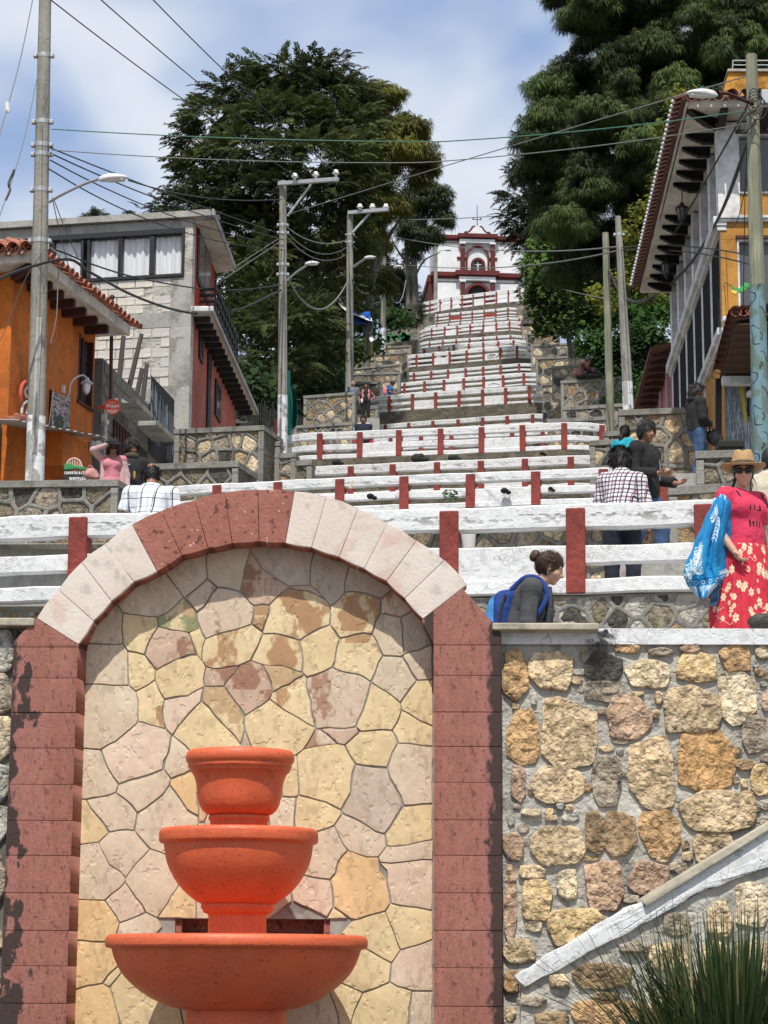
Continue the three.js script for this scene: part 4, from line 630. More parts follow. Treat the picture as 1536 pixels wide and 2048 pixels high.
MAT.orange = M(rgb(0.64, 0.17, 0.018), { map: rep(T.blot, 0.35), bumpMap: rep(T.plasterB, 0.8), bumpScale: 0.008, roughness: 0.85 });
MAT.cream = M(rgb(0.74, 0.68, 0.60), { map: rep(T.blot, 0.5), bumpMap: rep(T.plasterB, 0.8), bumpScale: 0.006, roughness: 0.85 });
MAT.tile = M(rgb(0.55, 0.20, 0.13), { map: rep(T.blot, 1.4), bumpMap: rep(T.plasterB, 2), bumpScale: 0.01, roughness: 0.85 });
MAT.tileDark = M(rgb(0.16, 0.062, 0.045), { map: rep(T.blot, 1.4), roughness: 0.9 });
MAT.glass = new THREE.MeshPhysicalMaterial({ color: 0xffffff, roughness: 0.03, transmission: 1, thickness: 0, ior: 1.45 });
MAT.glassDark = M(rgb(0.05, 0.055, 0.06), { roughness: 0.08 });
MAT.salmon = M(rgb(0.50, 0.125, 0.085), { map: rep(T.blot, 0.4), bumpMap: rep(T.plasterB, 0.8), bumpScale: 0.006, roughness: 0.85 });
MAT.redWall = M(rgb(0.55, 0.06, 0.02), { map: rep(T.blot, 0.4), bumpMap: rep(T.plasterB, 0.8), bumpScale: 0.006, roughness: 0.85 });
MAT.curtain = new THREE.MeshPhysicalMaterial({ color: new THREE.Color().setRGB(0.86, 0.87, 0.90), roughness: 0.95, transmission: 0.15, thickness: 0 });
T.soft = tex(256, (u, v) => 0.82 + (pf(u, v, 5, 501, 4) - 0.5) * 0.22 + (pf(u, v, 40, 505, 2) - 0.5) * 0.16);
MAT.block = M(rgb(0.74, 0.68, 0.60), { map: rep(T.soft, 1.1), bumpMap: rep(T.roughB, 2.4), bumpScale: 0.012, roughness: 0.95 });
MAT.block2 = M(rgb(0.64, 0.61, 0.56), { map: rep(T.soft, 1.3), bumpMap: rep(T.roughB, 2.4), bumpScale: 0.012, roughness: 0.95 });
MAT.whitePlain = M(rgb(0.78, 0.78, 0.78), { map: rep(T.blot, 0.6), roughness: 0.6 });
// half-round roof tile lying along 'dir'
function roofTile(p, dir, up, len, r, flip = false) {
  const g = new THREE.CylinderGeometry(r, r * 0.86, len, 8, 1, true, flip ? Math.PI * 0.5 : -Math.PI * 0.5, Math.PI);
  const i = new THREE.CylinderGeometry(r * 0.86, r * 0.72, len, 8, 1, true, flip ? Math.PI * 0.5 : -Math.PI * 0.5, Math.PI); i.index.array.reverse(); i.computeVertexNormals();
  const ring = new THREE.RingGeometry(r * 0.86, r, 8, 1, flip ? Math.PI : 0, Math.PI); ring.rotateX(-Math.PI / 2); ring.translate(0, len / 2, 0);
  const all = join([g, i, ring]);
  const z = up.clone().addScaledVector(dir, -up.dot(dir)).normalize(), x = V().crossVectors(dir, z);
  all.applyMatrix4(new THREE.Matrix4().makeBasis(x, dir, z).setPosition(p)); return all;
}
// ---------------------------------------------------------------- orange house
const oh = {};
{
  const E1 = at(66, 524, 36.3), E0 = atY(-110, 529, E1.y), E2 = atY(256, 672, E1.y), u = E2.clone().sub(E1).setY(0).normalize(), out = V(-u.z, 0, u.x).multiplyScalar(1); if (out.x < 0) out.negate();
  const K = E1.clone().addScaledVector(out, -0.56).addScaledVector(u, 0.5), L = E2.distanceTo(E1) - 0.72, Ye = E1.y, H = 4.9;
  const h = thing('orange_house', 'orange plastered house with tiled eave and dark red rafters behind the concrete pole', 'house', V(K.x, Ye - H, K.z));
  const S = face(V(K.x, Ye, K.z), u); if (S.n.dot(out) < 0) S.n.negate();
  const Fr = face(V(K.x, Ye, K.z), out); Object.assign(oh, { S, K, u, out, Ye, L });
  const wall = (F, a, b) => onFace(F, a, -H, b, 0.02, -0.25, 0, 0.01);
  const win = [uvOn(S, 159, 662)[0], uvOn(S, 188, 662)[0], uvOn(S, 188, 821)[1], Math.min(-0.12, uvOn(S, 162, 668)[1])];
  part(h, 'wall', [onFace(S, 0, -H, win[0], 0.02, -0.25, 0, 0.004), onFace(S, win[1], -H, L, 0.02, -0.25, 0, 0.004), onFace(S, win[0], -H, win[1], win[2], -0.249, -0.001, 0), onFace(S, win[0], win[3], win[1], 0.02, -0.249, -0.001, 0)], MAT.orange);
  part(h, 'front_wall', onFace({ P: V(K.x, Ye, K.z).addScaledVector(u, -0.002), ux: out, n: u.clone().negate() }, -4.2, -H, -0.002, 0.02, -0.25, 0, 0.01), MAT.orange);
  const wn = part(h, 'window', onFace(S, win[0], win[2], win[1], win[3], -0.14, -0.1, 0.004), MAT.darkRed); const ww = win[1] - win[0], wh = win[3] - win[2];
  for (const [a, b, c, d] of [[0.1, 0.04, 0.46, 0.62], [0.54, 0.04, 0.9, 0.62], [0.1, 0.68, 0.46, 0.96], [0.54, 0.68, 0.9, 0.96]]) part(h, 'pane', onFace(S, win[0] + ww * a, win[2] + wh * b, win[0] + ww * c, win[2] + wh * d, -0.098, -0.09, 0.001), MAT.glassDark, wn);
  part(h, 'window_frame', [onFace(S, win[0] - 0.03, win[2] - 0.06, win[1] + 0.03, win[2], -0.1, 0.04), onFace(S, win[0], win[2], win[0] + 0.05, win[3], -0.1, 0.012), onFace(S, win[1] - 0.05, win[2], win[1], win[3], -0.1, 0.012), onFace(S, (win[0] + win[1]) / 2 - 0.03, win[2], (win[0] + win[1]) / 2 + 0.03, win[3], -0.099, -0.06)], MAT.darkRed);
  const up = V(0, 1, 0), A = V(E1.x, Ye, E1.z), B = A.clone().addScaledVector(u, E2.distanceTo(E1)), C0 = A.clone().addScaledVector(out, -4.8);
  part(h, 'soffit', [slab(A.clone().addScaledVector(out, -0.9), A, B, B.clone().addScaledVector(out, -0.9), 0.06, up), slab(C0, A.clone().addScaledVector(out, -0.905), A.clone().addScaledVector(out, -0.905).addScaledVector(u, 0.9), C0.clone().addScaledVector(u, 0.9), 0.06, up)].map((g) => g.translate(0, 0.08, 0)), MAT.cream);
  const fas = (a, b) => bar(a, b, 0.08, 0.2, up, 0.01).translate(0, 0.1, 0);
  part(h, 'fascia', [fas(A.clone().addScaledVector(u, -0.03), B), fas(C0, A.clone().addScaledVector(out, -0.045))], MAT.cream);
  [0.62, 1.13, 1.66, 2.2, 2.74, 3.3, 3.86].forEach((s) => { const a = K.clone().setY(Ye - 0.07).addScaledVector(u, s - 0.5), b = a.clone().addScaledVector(out, 0.45); part(h, 'rafter', bar(a, b, 0.11, 0.15, up, 0.02), MAT.darkRed); });
  part(h, 'rafter', bar(K.clone().setY(Ye - 0.06), A.clone().setY(Ye - 0.06).addScaledVector(out, -0.1).addScaledVector(u, 0.1), 0.11, 0.14), MAT.darkRed);
  const ris = 0.38, rd = out.clone().multiplyScalar(-1).setY(ris).normalize(), fd = u.clone().setY(ris).normalize(), T0 = (p) => p.clone().setY(Ye + 0.24), q = (p, w, k) => T0(p).addScaledVector(w, k);
  part(h, 'roof', [slab(T0(A), T0(B), q(B, rd, 3.2), q(A, rd, 3.2).addScaledVector(u, 2.9), 0.06), slab(T0(C0), T0(A), q(A, fd, 3.2).addScaledVector(out, -3), q(C0, fd, 3.2), 0.06)], MAT.tileDark);
  const nS = V().crossVectors(u, rd); if (nS.y < 0) nS.negate(); const nF = V().crossVectors(fd, out); if (nF.y < 0) nF.negate();
  const LB = B.distanceTo(A), n1 = 22; for (let i = 0; i <= n1; i++) for (let j = 0; j < 3; j++) { const p = T0(A).addScaledVector(u, (i + 0.3) * (LB + 0.2) / n1).addScaledVector(rd, 0.08 + j * 0.36).addScaledVector(nS, 0.02 + 0.015 * hsh(i, j, 1)); if (j * 0.36 > (i + 0.5) * LB / n1 + 0.1) continue; part(h, 'roof_tile', roofTile(p, rd.clone().negate(), nS, 0.44, 0.088), MAT.tile); }
  for (let i = 0; i < 14; i++) for (let j = 0; j < 4; j++) { if (j * 0.36 > (i + 0.4) * 0.24 + 0.05) continue; const p = T0(A).addScaledVector(out, -0.06 - i * 0.24).addScaledVector(fd, 0.06 + j * 0.36).addScaledVector(nF, 0.03); part(h, 'roof_tile', roofTile(p, fd.clone().negate(), nF, 0.46, 0.11), MAT.tile); part(h, 'roof_tile', roofTile(p.clone().addScaledVector(out, -0.12).addScaledVector(nF, -0.03), fd.clone().negate(), nF, 0.44, 0.09, true), MAT.tile); }
  const W = (x, y, z) => { const [a, b] = uvOn(S, x, y); return S.P.clone().addScaledVector(S.ux, a).add(V(0, b, 0)).addScaledVector(S.n, z); };
  const lp = thing('wall_lamp', 'white swan neck wall lamp on the orange house wall', 'lamp', W(126, 800, 0.05));
  part(lp, 'arm', [tube([W(127, 801, 0.03), W(127, 790, 0.1), W(126, 770, 0.14), W(127, 759, 0.2), W(129, 754, 0.27), W(132, 753, 0.34), W(134, 759, 0.38)], 0.016, 24, 6)], MAT.whitePlain);
  part(lp, 'wall_plate', onFace(S, uvOn(S, 122, 785)[0], uvOn(S, 122, 785)[1], uvOn(S, 126, 772)[0], uvOn(S, 126, 772)[1], 0, 0.05), MAT.whitePlain);
  const lc = W(134, 766, 0.38); const lathe = (pr, c, seg = 20) => { const g = new THREE.LatheGeometry(pr.map((p) => new THREE.Vector2(p[0], p[1])), seg); g.translate(c.x, c.y, c.z); return g; };
  part(lp, 'shade', lathe([[0.0, 0.08], [0.03, 0.075], [0.045, 0.03], [0.11, -0.02], [0.112, -0.03], [0.05, -0.025], [0, -0.02]], lc), MAT.whitePlain);
  part(lp, 'glass', lathe([[0.055, -0.03], [0.06, -0.09], [0.05, -0.16], [0.02, -0.21], [0.0, -0.215]], lc), M(rgb(0.75, 0.75, 0.74), { roughness: 0.2 }));
  part(lp, 'cage', [0, 1, 2, 3].map((k) => { const a = k * Math.PI / 2 + 0.4; return tube([[0.07, -0.03], [0.074, -0.1], [0.058, -0.18], [0.012, -0.235]].map(([r, y]) => V(lc.x + Math.cos(a) * r, lc.y + y, lc.z + Math.sin(a) * r)), 0.006, 10, 4); }), MAT.whitePlain);
  const pb = thing('poster_board', 'tall photo board of pink and green pictures on the orange wall', 'poster', W(119, 850, 0.02));
  const pc = document.createElement('canvas'); pc.width = 128; pc.height = 384; { const x = pc.getContext('2d'), R = rng(3); x.fillStyle = '#b9a4a6'; x.fillRect(0, 0, 128, 384); for (let i = 0; i < 900; i++) { x.fillStyle = ['#d8b8bb', '#3c3a3c', '#c48f98', '#5c7a5a', '#86606a', '#e6d6d6', '#222', '#7d93a3'][R() * 8 | 0]; const w = 3 + R() * 22, y = R() * 384; x.fillRect(R() * 128, y, w, 2 + R() * 8); } x.fillStyle = '#2d4a33'; for (let i = 0; i < 60; i++) x.fillRect(20 + R() * 60, 120 + R() * 90, 4 + R() * 10, 8 + R() * 18); }
  const pt = new THREE.CanvasTexture(pc); pt.colorSpace = THREE.SRGBColorSpace;
  const a0 = uvOn(S, 100, 780), a1 = uvOn(S, 138, 795), a2 = uvOn(S, 137, 925), a3 = uvOn(S, 100, 868);
  const pp = facePoly(S, [[a0[0], a3[1]], [a1[0], a2[1]], [a1[0], a1[1]], [a0[0], a0[1] - 0.02]], 0.03, 0); { const uv = pp.attributes.uv; for (let i = 0; i < uv.count; i++) uv.setXY(i, (uv.getX(i) - a0[0]) / (a1[0] - a0[0]), (uv.getY(i) - a2[1]) / (a0[1] - a2[1])); }
  part(pb, 'print', pp, M(rgb(0.8, 0.8, 0.8), { map: pt, roughness: 0.6 }));
  part(pb, 'frame', [onFace(S, a0[0] - 0.03, a3[1], a0[0], a0[1], 0, 0.045)], MAT.black);
  const rs = thing('round_sign', 'round orange red sign with white lettering at the orange house corner', 'sign', W(200, 832, 0.2)), sc = W(196, 815, 0.0).addScaledVector(S.n, 0.28), yaw = 0.1;
  const disc = new THREE.CylinderGeometry(0.145, 0.145, 0.03, 40); disc.rotateX(Math.PI / 2); disc.rotateY(yaw); disc.translate(sc.x, sc.y, sc.z); part(rs, 'disc', disc, M(rgb(0.85, 0.08, 0.015), { roughness: 0.4 }));
  part(rs, 'bracket', bar(W(196, 815, 0), sc.clone().add(V(-0.1, 0, -0.02)), 0.03, 0.06), M(rgb(0.7, 0.07, 0.015)));
  decal('lettering', 0.27, 0.27, (x, w, h) => { x.clearRect(0, 0, w, h); x.fillStyle = 'rgb(255,205,190)'; x.beginPath(); x.arc(w / 2, h / 2, w * 0.48, 0.5, Math.PI - 0.5); x.fill(); x.fillStyle = '#fff'; x.font = `italic bold ${h * 0.3}px serif`; x.textAlign = 'center'; x.fillText('Rappi', w / 2, h * 0.55); x.fillRect(w * 0.3, h * 0.22, w * 0.4, h * 0.03); x.fillStyle = 'rgb(200,60,40)'; x.fillRect(w * 0.36, h * 0.85, w * 0.09, h * 0.03); x.fillRect(w * 0.5, h * 0.85, w * 0.12, h * 0.03); }, sc.clone().add(V(0.002, 0, 0.0165)), yaw, rs);
  const mb = W(183, 890, 0.06), em = thing('electric_meter', 'grey round electric meter on the orange wall', 'meter', mb); part(em, 'case', onFace(S, uvOn(S, 176, 900)[0], uvOn(S, 176, 902)[1], uvOn(S, 187, 900)[0], uvOn(S, 176, 880)[1], 0, 0.1, 0.03), MAT.steel); const md = new THREE.CylinderGeometry(0.07, 0.07, 0.05, 20); md.rotateX(Math.PI / 2); const mc = W(185, 890, 0.12); md.translate(mc.x, mc.y, mc.z + 0.02); part(em, 'dial', md, M(rgb(0.7, 0.7, 0.68), { roughness: 0.3 }));
  const orn = thing('metal_ornament', 'curled white and red metal heart on the orange wall, half behind the pole', 'ornament', W(40, 835, 0.08)); const oc = (list, r, m, nm) => part(orn, nm, tube(list.map(([x, y]) => W(x, y, 0.08)), r, 30, 6), m);
  oc([[54, 768], [44, 763], [35, 772], [32, 790], [33, 802]], 0.035, M(rgb(0.5, 0.09, 0.05)), 'red_curl'); oc([[55, 776], [46, 774], [40, 784], [44, 794], [52, 790], [50, 782]], 0.022, MAT.whitePlain, 'white_curl'); oc([[34, 828], [36, 812], [44, 804], [54, 808], [46, 818], [42, 830]], 0.026, MAT.whitePlain, 'white_curl');
  single('tiled_ledge', [bar(W(8, 836, 0.15), W(62, 845, 0.15), 0.3, 0.06), ...[0, 1, 2, 3, 4].map((i) => ball(W(12 + i * 11, 833 + i * 2, 0.2), 0.07, 0.04, 0.1, 8))], MAT.tile, 'small red tiled ledge under the metal heart ornament', 'ledge');
  const aw = thing('corrugated_awning', 'corrugated metal awning above the dark shop opening, left of the pole', 'awning', W(30, 880, 0.3));
  const corr = (x0, y0, x1, y1, n) => { const P = [], I = []; for (let i = 0; i <= n; i++) for (let j = 0; j < 2; j++) { const t = i / n, p = W(lerp(x0, x1, t), lerp(y0, y1, t), j ? 0.75 : 0.02); p.y += Math.sin(i * 1.9) * 0.02 - j * 0.06; P.push(...p.toArray()); } for (let i = 0; i < n; i++) { const a = i * 2; I.push(a, a + 1, a + 2, a + 1, a + 3, a + 2); } const g = new THREE.BufferGeometry(); g.setAttribute('position', new THREE.Float32BufferAttribute(P, 3)); g.setIndex(I); g.computeVertexNormals(); return g; };
  part(aw, 'sheet', corr(-50, 838, 134, 872, 40), MAT.steel);
  single('shop_opening', onFace({ P: V(K.x, Ye, K.z).addScaledVector(u, -0.06), ux: out, n: u.clone().negate() }, -2.2, -4.6, -0.08, -2.6, 0, 0.05), M(rgb(0.05, 0.05, 0.048), { map: rep(T.blot, 1), roughness: 0.8 }), 'dark mesh shop opening left of the concrete pole foot', 'shutter');
  single('low_wall', pxRect(S, 66, 960, 112, 862, 0.0, 0.55, 0.01), MAT.orange, 'low orange wall pier right beside the foot of the concrete pole', 'wall');
  single('conduit', [cyl(W(205, 960, 0.06), W(205, 812, 0.06), 0.03, 0.03, 8)], MAT.whitePlain, 'thin white conduit at the corner of the orange house', 'pipe');
  single('security_camera', [ball(W(203, 845, 0.1), 0.05, 0.06, 0.09), box(0.08, 0.14, 0.08, W(202, 836, 0.05))], MAT.whitePlain, 'small white dome camera under the round orange sign', 'camera');
}
// ---------------------------------------------------------------- grey annex with canopies
{
  const A = at(206, 716, 41.2), B = atY(352, 864, A.y), u = B.clone().sub(A).normalize(), S = face(A, u); if (S.n.x < 0) S.n.negate(); const L = B.distanceTo(A), H = 3.6;
  const t = thing('grey_annex', 'unfinished grey block annex with two concrete canopies between the orange and block houses', 'building', V(A.x, A.y - H, A.z));
  part(t, 'wall', [onFace(S, 0, -H, L, 0, -0.15, 0, 0.01), onFace(S, L * 0.62, 0.0, L, 0.06, -0.14, 0.01)], MAT.concDark);
  const bl = []; for (let r = 0; r < 6; r++) for (let c = 0; c < 9; c++) { const x = 0.1 + c * 0.4 + (r % 2) * 0.2, y = -0.06 - r * 0.21; if (x + 0.38 < L * 0.55) part(t, 'block', onFace(S, x, y - 0.195, x + 0.385, y, 0, 0.012 + 0.01 * hsh(r, c, 4), 0.008), MAT.concDark); }
  const front = face(A.clone(), V(1, 0, 0.05)); part(t, 'end_wall', onFace({ P: A, ux: V(-1, 0, 0), n: V(0, 0, 1) }, 0, -H, 0.9, 0, -0.15, 0.0, 0.01), MAT.concDark);
  const can = (x0, y0, x1, y1, w) => { const a = uvOn(S, x0, y0), b = uvOn(S, x1, y1); return onFace(S, a[0], a[1] - 0.1, b[0], a[1], 0.0, w, 0.012); };
  part(t, 'canopy', can(222, 797, 256, 826, 0.5), MAT.conc); part(t, 'canopy', can(272, 842, 306, 866, 0.45), MAT.conc);
  const gate = part(t, 'gate', pxRect(S, 224, 960, 258, 838, 0.01, 0.04), MAT.darkRed); const g0 = uvOn(S, 224, 838), g1 = uvOn(S, 258, 838); for (let i = 0; i < 7; i++) part(t, 'gate_bar', onFace(S, lerp(g0[0], g1[0], i / 6) - 0.012, g0[1] - 1.6, lerp(g0[0], g1[0], i / 6) + 0.012, g0[1], 0.041, 0.06), MAT.darkRed, gate);
  part(t, 'doorway', pxRect(S, 272, 960, 292, 885, 0.005, 0.02), MAT.blackMatt);
  const q0 = uvOn(S, 296, 905), q1 = uvOn(S, 347, 800), w = q1[0] - q0[0], hh = q1[1] - q0[1], c = S.P.clone().addScaledVector(S.ux, (q0[0] + q1[0]) / 2).addScaledVector(S.n, 0.02); c.y = A.y + (q0[1] + q1[1]) / 2;
  const cv = document.createElement('canvas'); cv.width = 256; cv.height = 256; { const x = cv.getContext('2d'), R = rng(8); x.fillStyle = '#34383d'; x.fillRect(0, 0, 256, 256); x.strokeStyle = '#b9bfc6'; for (let i = 0; i < 46; i++) { x.lineWidth = 2 + R() * 4; const X = R() * 256, y = 10 + R() * 70 + X * 0.15; x.beginPath(); x.moveTo(X, y); x.lineTo(X + R() * 6, y + 60 + R() * 110); x.stroke(); } x.strokeStyle = '#2c3036'; x.lineWidth = 12; x.beginPath(); x.moveTo(0, 70); x.lineTo(140, 190); x.lineTo(256, 150); x.stroke(); }
  const ct = new THREE.CanvasTexture(cv); ct.colorSpace = THREE.SRGBColorSpace; const pg = new THREE.PlaneGeometry(w, hh); pg.rotateY(Math.atan2(S.n.x, S.n.z)); pg.translate(c.x, c.y, c.z); part(t, 'painted_patch', pg, M(rgb(0.8, 0.8, 0.8), { map: ct, roughness: 0.9 }));
  [[238, 735, 247, 672, 42.8], [256, 758, 283, 668, 43.3], [270, 782, 284, 737, 44], [283, 788, 294, 728, 44.5]].forEach(([x0, y0, x1, y1, d], i) => single('timber_post', cyl(at(x0, y0 + 25, d), at(x1, y1, d), 0.055, 0.045, 8), M(rgb(0.14, 0.12, 0.11), { map: rep(T.wood, 1) }), ['rough grey timber post nearest the tiled eave end', 'longest leaning timber post above the grey annex', 'short timber post leaning beside a straighter one on the annex', 'straighter timber post at the annex roof edge, furthest right'][i], 'post', 'timber posts on the annex roof'));
  single('rusty_pipe', [cyl(at(221, 800, 41), at(224, 594, 41), 0.035, 0.035, 8), ball(at(224, 594, 41), 0.055, 0.05)], M(rgb(0.1, 0.04, 0.03)), 'thin rusty service pipe standing in front of the block wall', 'pipe');
}
// ---------------------------------------------------------------- concrete block house with red side
{
  const a13 = THREE.MathUtils.degToRad(10), C = at(384, 560, 47), ux = V(Math.cos(a13), 0, Math.sin(a13)), F = { P: C, ux, n: V(-ux.z, 0, ux.x) };
  const yTop = uvOn(F, 384, 437)[1], yBot = uvOn(F, 380, 1000)[1];
  const t = thing('block_house', 'house of pale concrete blocks with red side wall and black windows', 'house', V(C.x - 1.5, C.y + yBot, C.z));
  const WL = -5.2, win = { x0: uvOn(F, 98, 480)[0], x1: uvOn(F, 370, 480)[0], y0: uvOn(F, 370, 553)[1], y1: uvOn(F, 370, 456)[1] };
  part(t, 'wall', [onFace(F, WL, yBot, 0, win.y0, -0.2, -0.012, 0.004), onFace(F, win.x1, win.y0, 0, win.y1, -0.2, 0, 0.004), onFace(F, WL, win.y0, win.x0, win.y1, -0.2, 0, 0)], MAT.mortar);
  part(t, 'concrete_beam', [onFace(F, WL, win.y1, 0, yTop, -0.2, 0.0, 0.01)], MAT.conc);
  const yb = [[uvOn(F, 384, 622)[1], uvOn(F, 384, 652)[1]], [uvOn(F, 384, 772)[1], uvOn(F, 384, 800)[1]]];
  for (const [a, b] of yb) part(t, 'concrete_beam', onFace(F, WL, b, -0.002, a, -0.1, 0.004, 0.006), MAT.conc);
  const col = (a, b) => part(t, 'concrete_column', onFace(F, -0.42 - 0.05 * hsh(a * 10 | 0, 1, 1), b, -0.003, a, -0.1, 0.006, 0.008), MAT.conc);
  col(win.y0, yb[0][0]); col(yb[0][1], yb[1][0]); col(yb[1][1], yBot);
  let k = 0; for (const [a, b] of [[win.y0 - 0.01, yb[0][0]], [yb[0][1], yb[1][0]], [yb[1][1], yBot]]) { const n = Math.max(1, Math.round((a - b) / 0.21)), h = (a - b) / n; for (let r = 0; r < n; r++) for (let i = 0; i < 9; i++) { const x1 = -0.475 - i * 0.405 + (r % 2) * 0.0 - (r % 2 ? (i ? 0.2 : 0) : 0), x0 = x1 - ((r % 2 && !i) ? 0.19 : 0.385); const y1 = a - r * h - 0.01, y0 = a - (r + 1) * h + 0.008, dz = (hsh(r, i, k) - 0.5) * 0.02; if (hsh(r, i, 60 + k) > 0.04) part(t, 'block', onFace(F, x0, y0 + (hsh(i, r, 2) - 0.5) * 0.008, x1 + (r % 2 && i ? 0.0 : 0), y1, -0.1, 0.006 + dz, 0.012), hsh(r, i, 5 + k) > 0.3 ? MAT.block : MAT.block2); } k++; }
  const wf = part(t, 'window', [onFace(F, win.x0, win.y1 - 0.12, win.x1, win.y1, -0.12, 0.05), onFace(F, win.x0, win.y0, win.x1, win.y0 + 0.07, -0.12, 0.05), onFace(F, win.x1 - 0.06, win.y0 + 0.07, win.x1, win.y1 - 0.12, -0.12, 0.05)], MAT.black);
  for (const [x0, x1, y0, y1] of [[106, 160, 492, 575], [178, 235, 482, 562], [243, 298, 475, 556], [308, 363, 470, 551]]) {
    const a = uvOn(F, x0, y1)[0], b = uvOn(F, x1, y1)[0], m0 = win.y0 + 0.09, m1 = win.y1 - 0.14;
    part(t, 'mullion', onFace(F, a - 0.06, m0, a, m1, -0.1, 0.03), MAT.black, wf); part(t, 'mullion', onFace(F, b, m0, b + 0.06, m1, -0.1, 0.03), MAT.black, wf);
    part(t, 'pane', onFace(F, a, m0, b, m1, -0.055, -0.05, 0), MAT.glass, wf);
    const P = [], I = [], n = 26; for (let i = 0; i <= n; i++) for (let j = 0; j < 2; j++) { const uu = lerp(a - 0.05, b + 0.05, i / n), p = F.P.clone().addScaledVector(F.ux, uu).addScaledVector(F.n, -0.16 + Math.sin(i * 1.3 + x0) * 0.025 + Math.sin(i * 0.5) * 0.02); p.y += j ? m1 : m0; P.push(...p.toArray()); } for (let i = 0; i < n; i++) { const q = i * 2; I.push(q, q + 2, q + 1, q + 1, q + 2, q + 3); }
    const g = new THREE.BufferGeometry(); g.setAttribute('position', new THREE.Float32BufferAttribute(P, 3)); g.setIndex(I); g.computeVertexNormals(); part(t, 'curtain', g, MAT.curtain, wf);
  }
  part(t, 'room_back', onFace(F, win.x0 - 0.3, win.y0 - 0.3, win.x1, win.y1, -0.7, -0.6, 0), MAT.blackMatt);
  const left0 = uvOn(F, 98, 480)[0]; part(t, 'dark_window', onFace(F, left0 - 2.2, win.y0, left0 - 0.06, win.y1 - 0.02, 0.001, 0.03), MAT.black);
  const S = { P: V(C.x, C.y, C.z), ux: V(0.03, 0, -1).normalize() }; S.n = V(1, 0, 0.03).normalize();
  const RL = 3.9, oh2 = 0.5, r0 = C.clone().setY(C.y + yTop), p0 = r0.clone().addScaledVector(F.ux, oh2).addScaledVector(F.n, 0.12), p1 = r0.clone().addScaledVector(F.ux, WL).addScaledVector(F.n, 0.12), p2 = p1.clone().add(V(0, 0, -RL)), p3 = p0.clone().addScaledVector(S.ux, RL);
  part(t, 'roof_slab', slab(p1, p0, p3, p2, 0.14, V(0, 1, 0)).translate(0, 0.15, 0), MAT.conc); part(t, 'soffit', slab(r0.clone().addScaledVector(S.n, 0.01).addScaledVector(S.ux, 0.15), p0.clone().addScaledVector(S.ux, 0.3).addScaledVector(S.n, -0.04), p3.clone().addScaledVector(S.n, -0.04), r0.clone().addScaledVector(S.ux, RL).addScaledVector(S.n, 0.01), 0.02, V(0, 1, 0)).translate(0, 0.009, 0), MAT.cream);
  const yMid = uvOn({ ...F }, 384, 630)[1], SL = 8.2, wS = (u0, v0, u1, v1, z0, z1) => onFace(S, u0, v0, u1, v1, z0, z1, 0.006);
  part(t, 'side_wall', wS(0.08, yBot, SL, yMid, -0.1, 0.0), MAT.salmon); part(t, 'side_wall', wS(0.08, yMid + 0.004, 3.6, yTop - 0.003, -0.1, 0.004), MAT.redWall);
  const sw = (nm, x0, y0, x1, y1, dz = 0.05) => { const a = uvOn(S, x0, y0), b = uvOn(S, x1, y1), v0 = Math.min(a[1], b[1]), v1 = Math.max(a[1], b[1]); const w = part(t, nm, [wS(a[0], v0, b[0], v1, 0.004, dz)], MAT.black); part(t, 'pane', wS(a[0] + 0.12, v0 + 0.1, (a[0] + b[0]) / 2 - 0.05, v1 - 0.1, dz + 0.001, dz + 0.01), MAT.glassDark, w); part(t, 'pane', wS((a[0] + b[0]) / 2 + 0.05, v0 + 0.1, b[0] - 0.12, v1 - 0.1, dz + 0.001, dz + 0.01), MAT.glassDark, w); };
  sw('side_window', 392, 560, 419, 505, 0.04); sw('side_window', 396, 715, 404, 668); sw('side_door', 411, 860, 420, 715); sw('side_window', 428, 828, 439, 776);
  const ye = yMid + 0.02, eo = 0.46, e0 = V(C.x, C.y + ye, C.z).addScaledVector(S.ux, -0.05), e1 = e0.clone().addScaledVector(S.n, eo), e2 = e1.clone().addScaledVector(S.ux, SL + 0.9), e3 = e0.clone().addScaledVector(S.ux, SL + 0.9);
  part(t, 'eave_slab', slab(e0, e1, e2, e3, 0.09, V(0, 1, 0)).translate(0, 0.1, 0), MAT.cream);
  for (let i = 0; i < 17; i++) { const p = e0.clone().addScaledVector(S.ux, 0.3 + i * 0.52).setY(C.y + ye - 0.055); part(t, 'rafter', bar(p, p.clone().addScaledVector(S.n, eo - 0.08), 0.1, 0.11), MAT.blackMatt); }
  part(t, 'gutter_edge', bar(e1.clone().setY(C.y + ye + 0.06), e2.clone().setY(C.y + ye + 0.06), 0.05, 0.12), MAT.conc);
  part(t, 'end_cap', box(0.5, 0.13, 0.12, e0.clone().addScaledVector(S.n, 0.25).setY(C.y + ye + 0.07).add(V(0, 0, 0.06)), 0.03), MAT.whitePlain);
  const bal = part(t, 'balcony', [0, 0.25, 0.5, 0.75].map((q) => bar(e1.clone().setY(C.y + ye + 0.2 + q).addScaledVector(S.ux, 1.2).addScaledVector(S.n, -0.1), e1.clone().setY(C.y + ye + 0.2 + q).addScaledVector(S.ux, 5.4).addScaledVector(S.n, -0.1), 0.05, 0.06)), MAT.black);
  for (let i = 0; i < 10; i++) { const p = e1.clone().addScaledVector(S.ux, 1.2 + i * 0.46).addScaledVector(S.n, -0.1).setY(C.y + ye + 0.6); part(t, 'baluster', box(0.05, 0.95, 0.05, p), MAT.black, bal); }
  part(t, 'balcony_end', [0, 0.14, 0.28, 0.42, 0.56, 0.7].map((q) => { const p = e0.clone().addScaledVector(S.ux, 1.25).setY(C.y + ye + 0.22 + q); return bar(p, p.clone().addScaledVector(S.n, eo - 0.1), 0.04, 0.06); }), MAT.black);
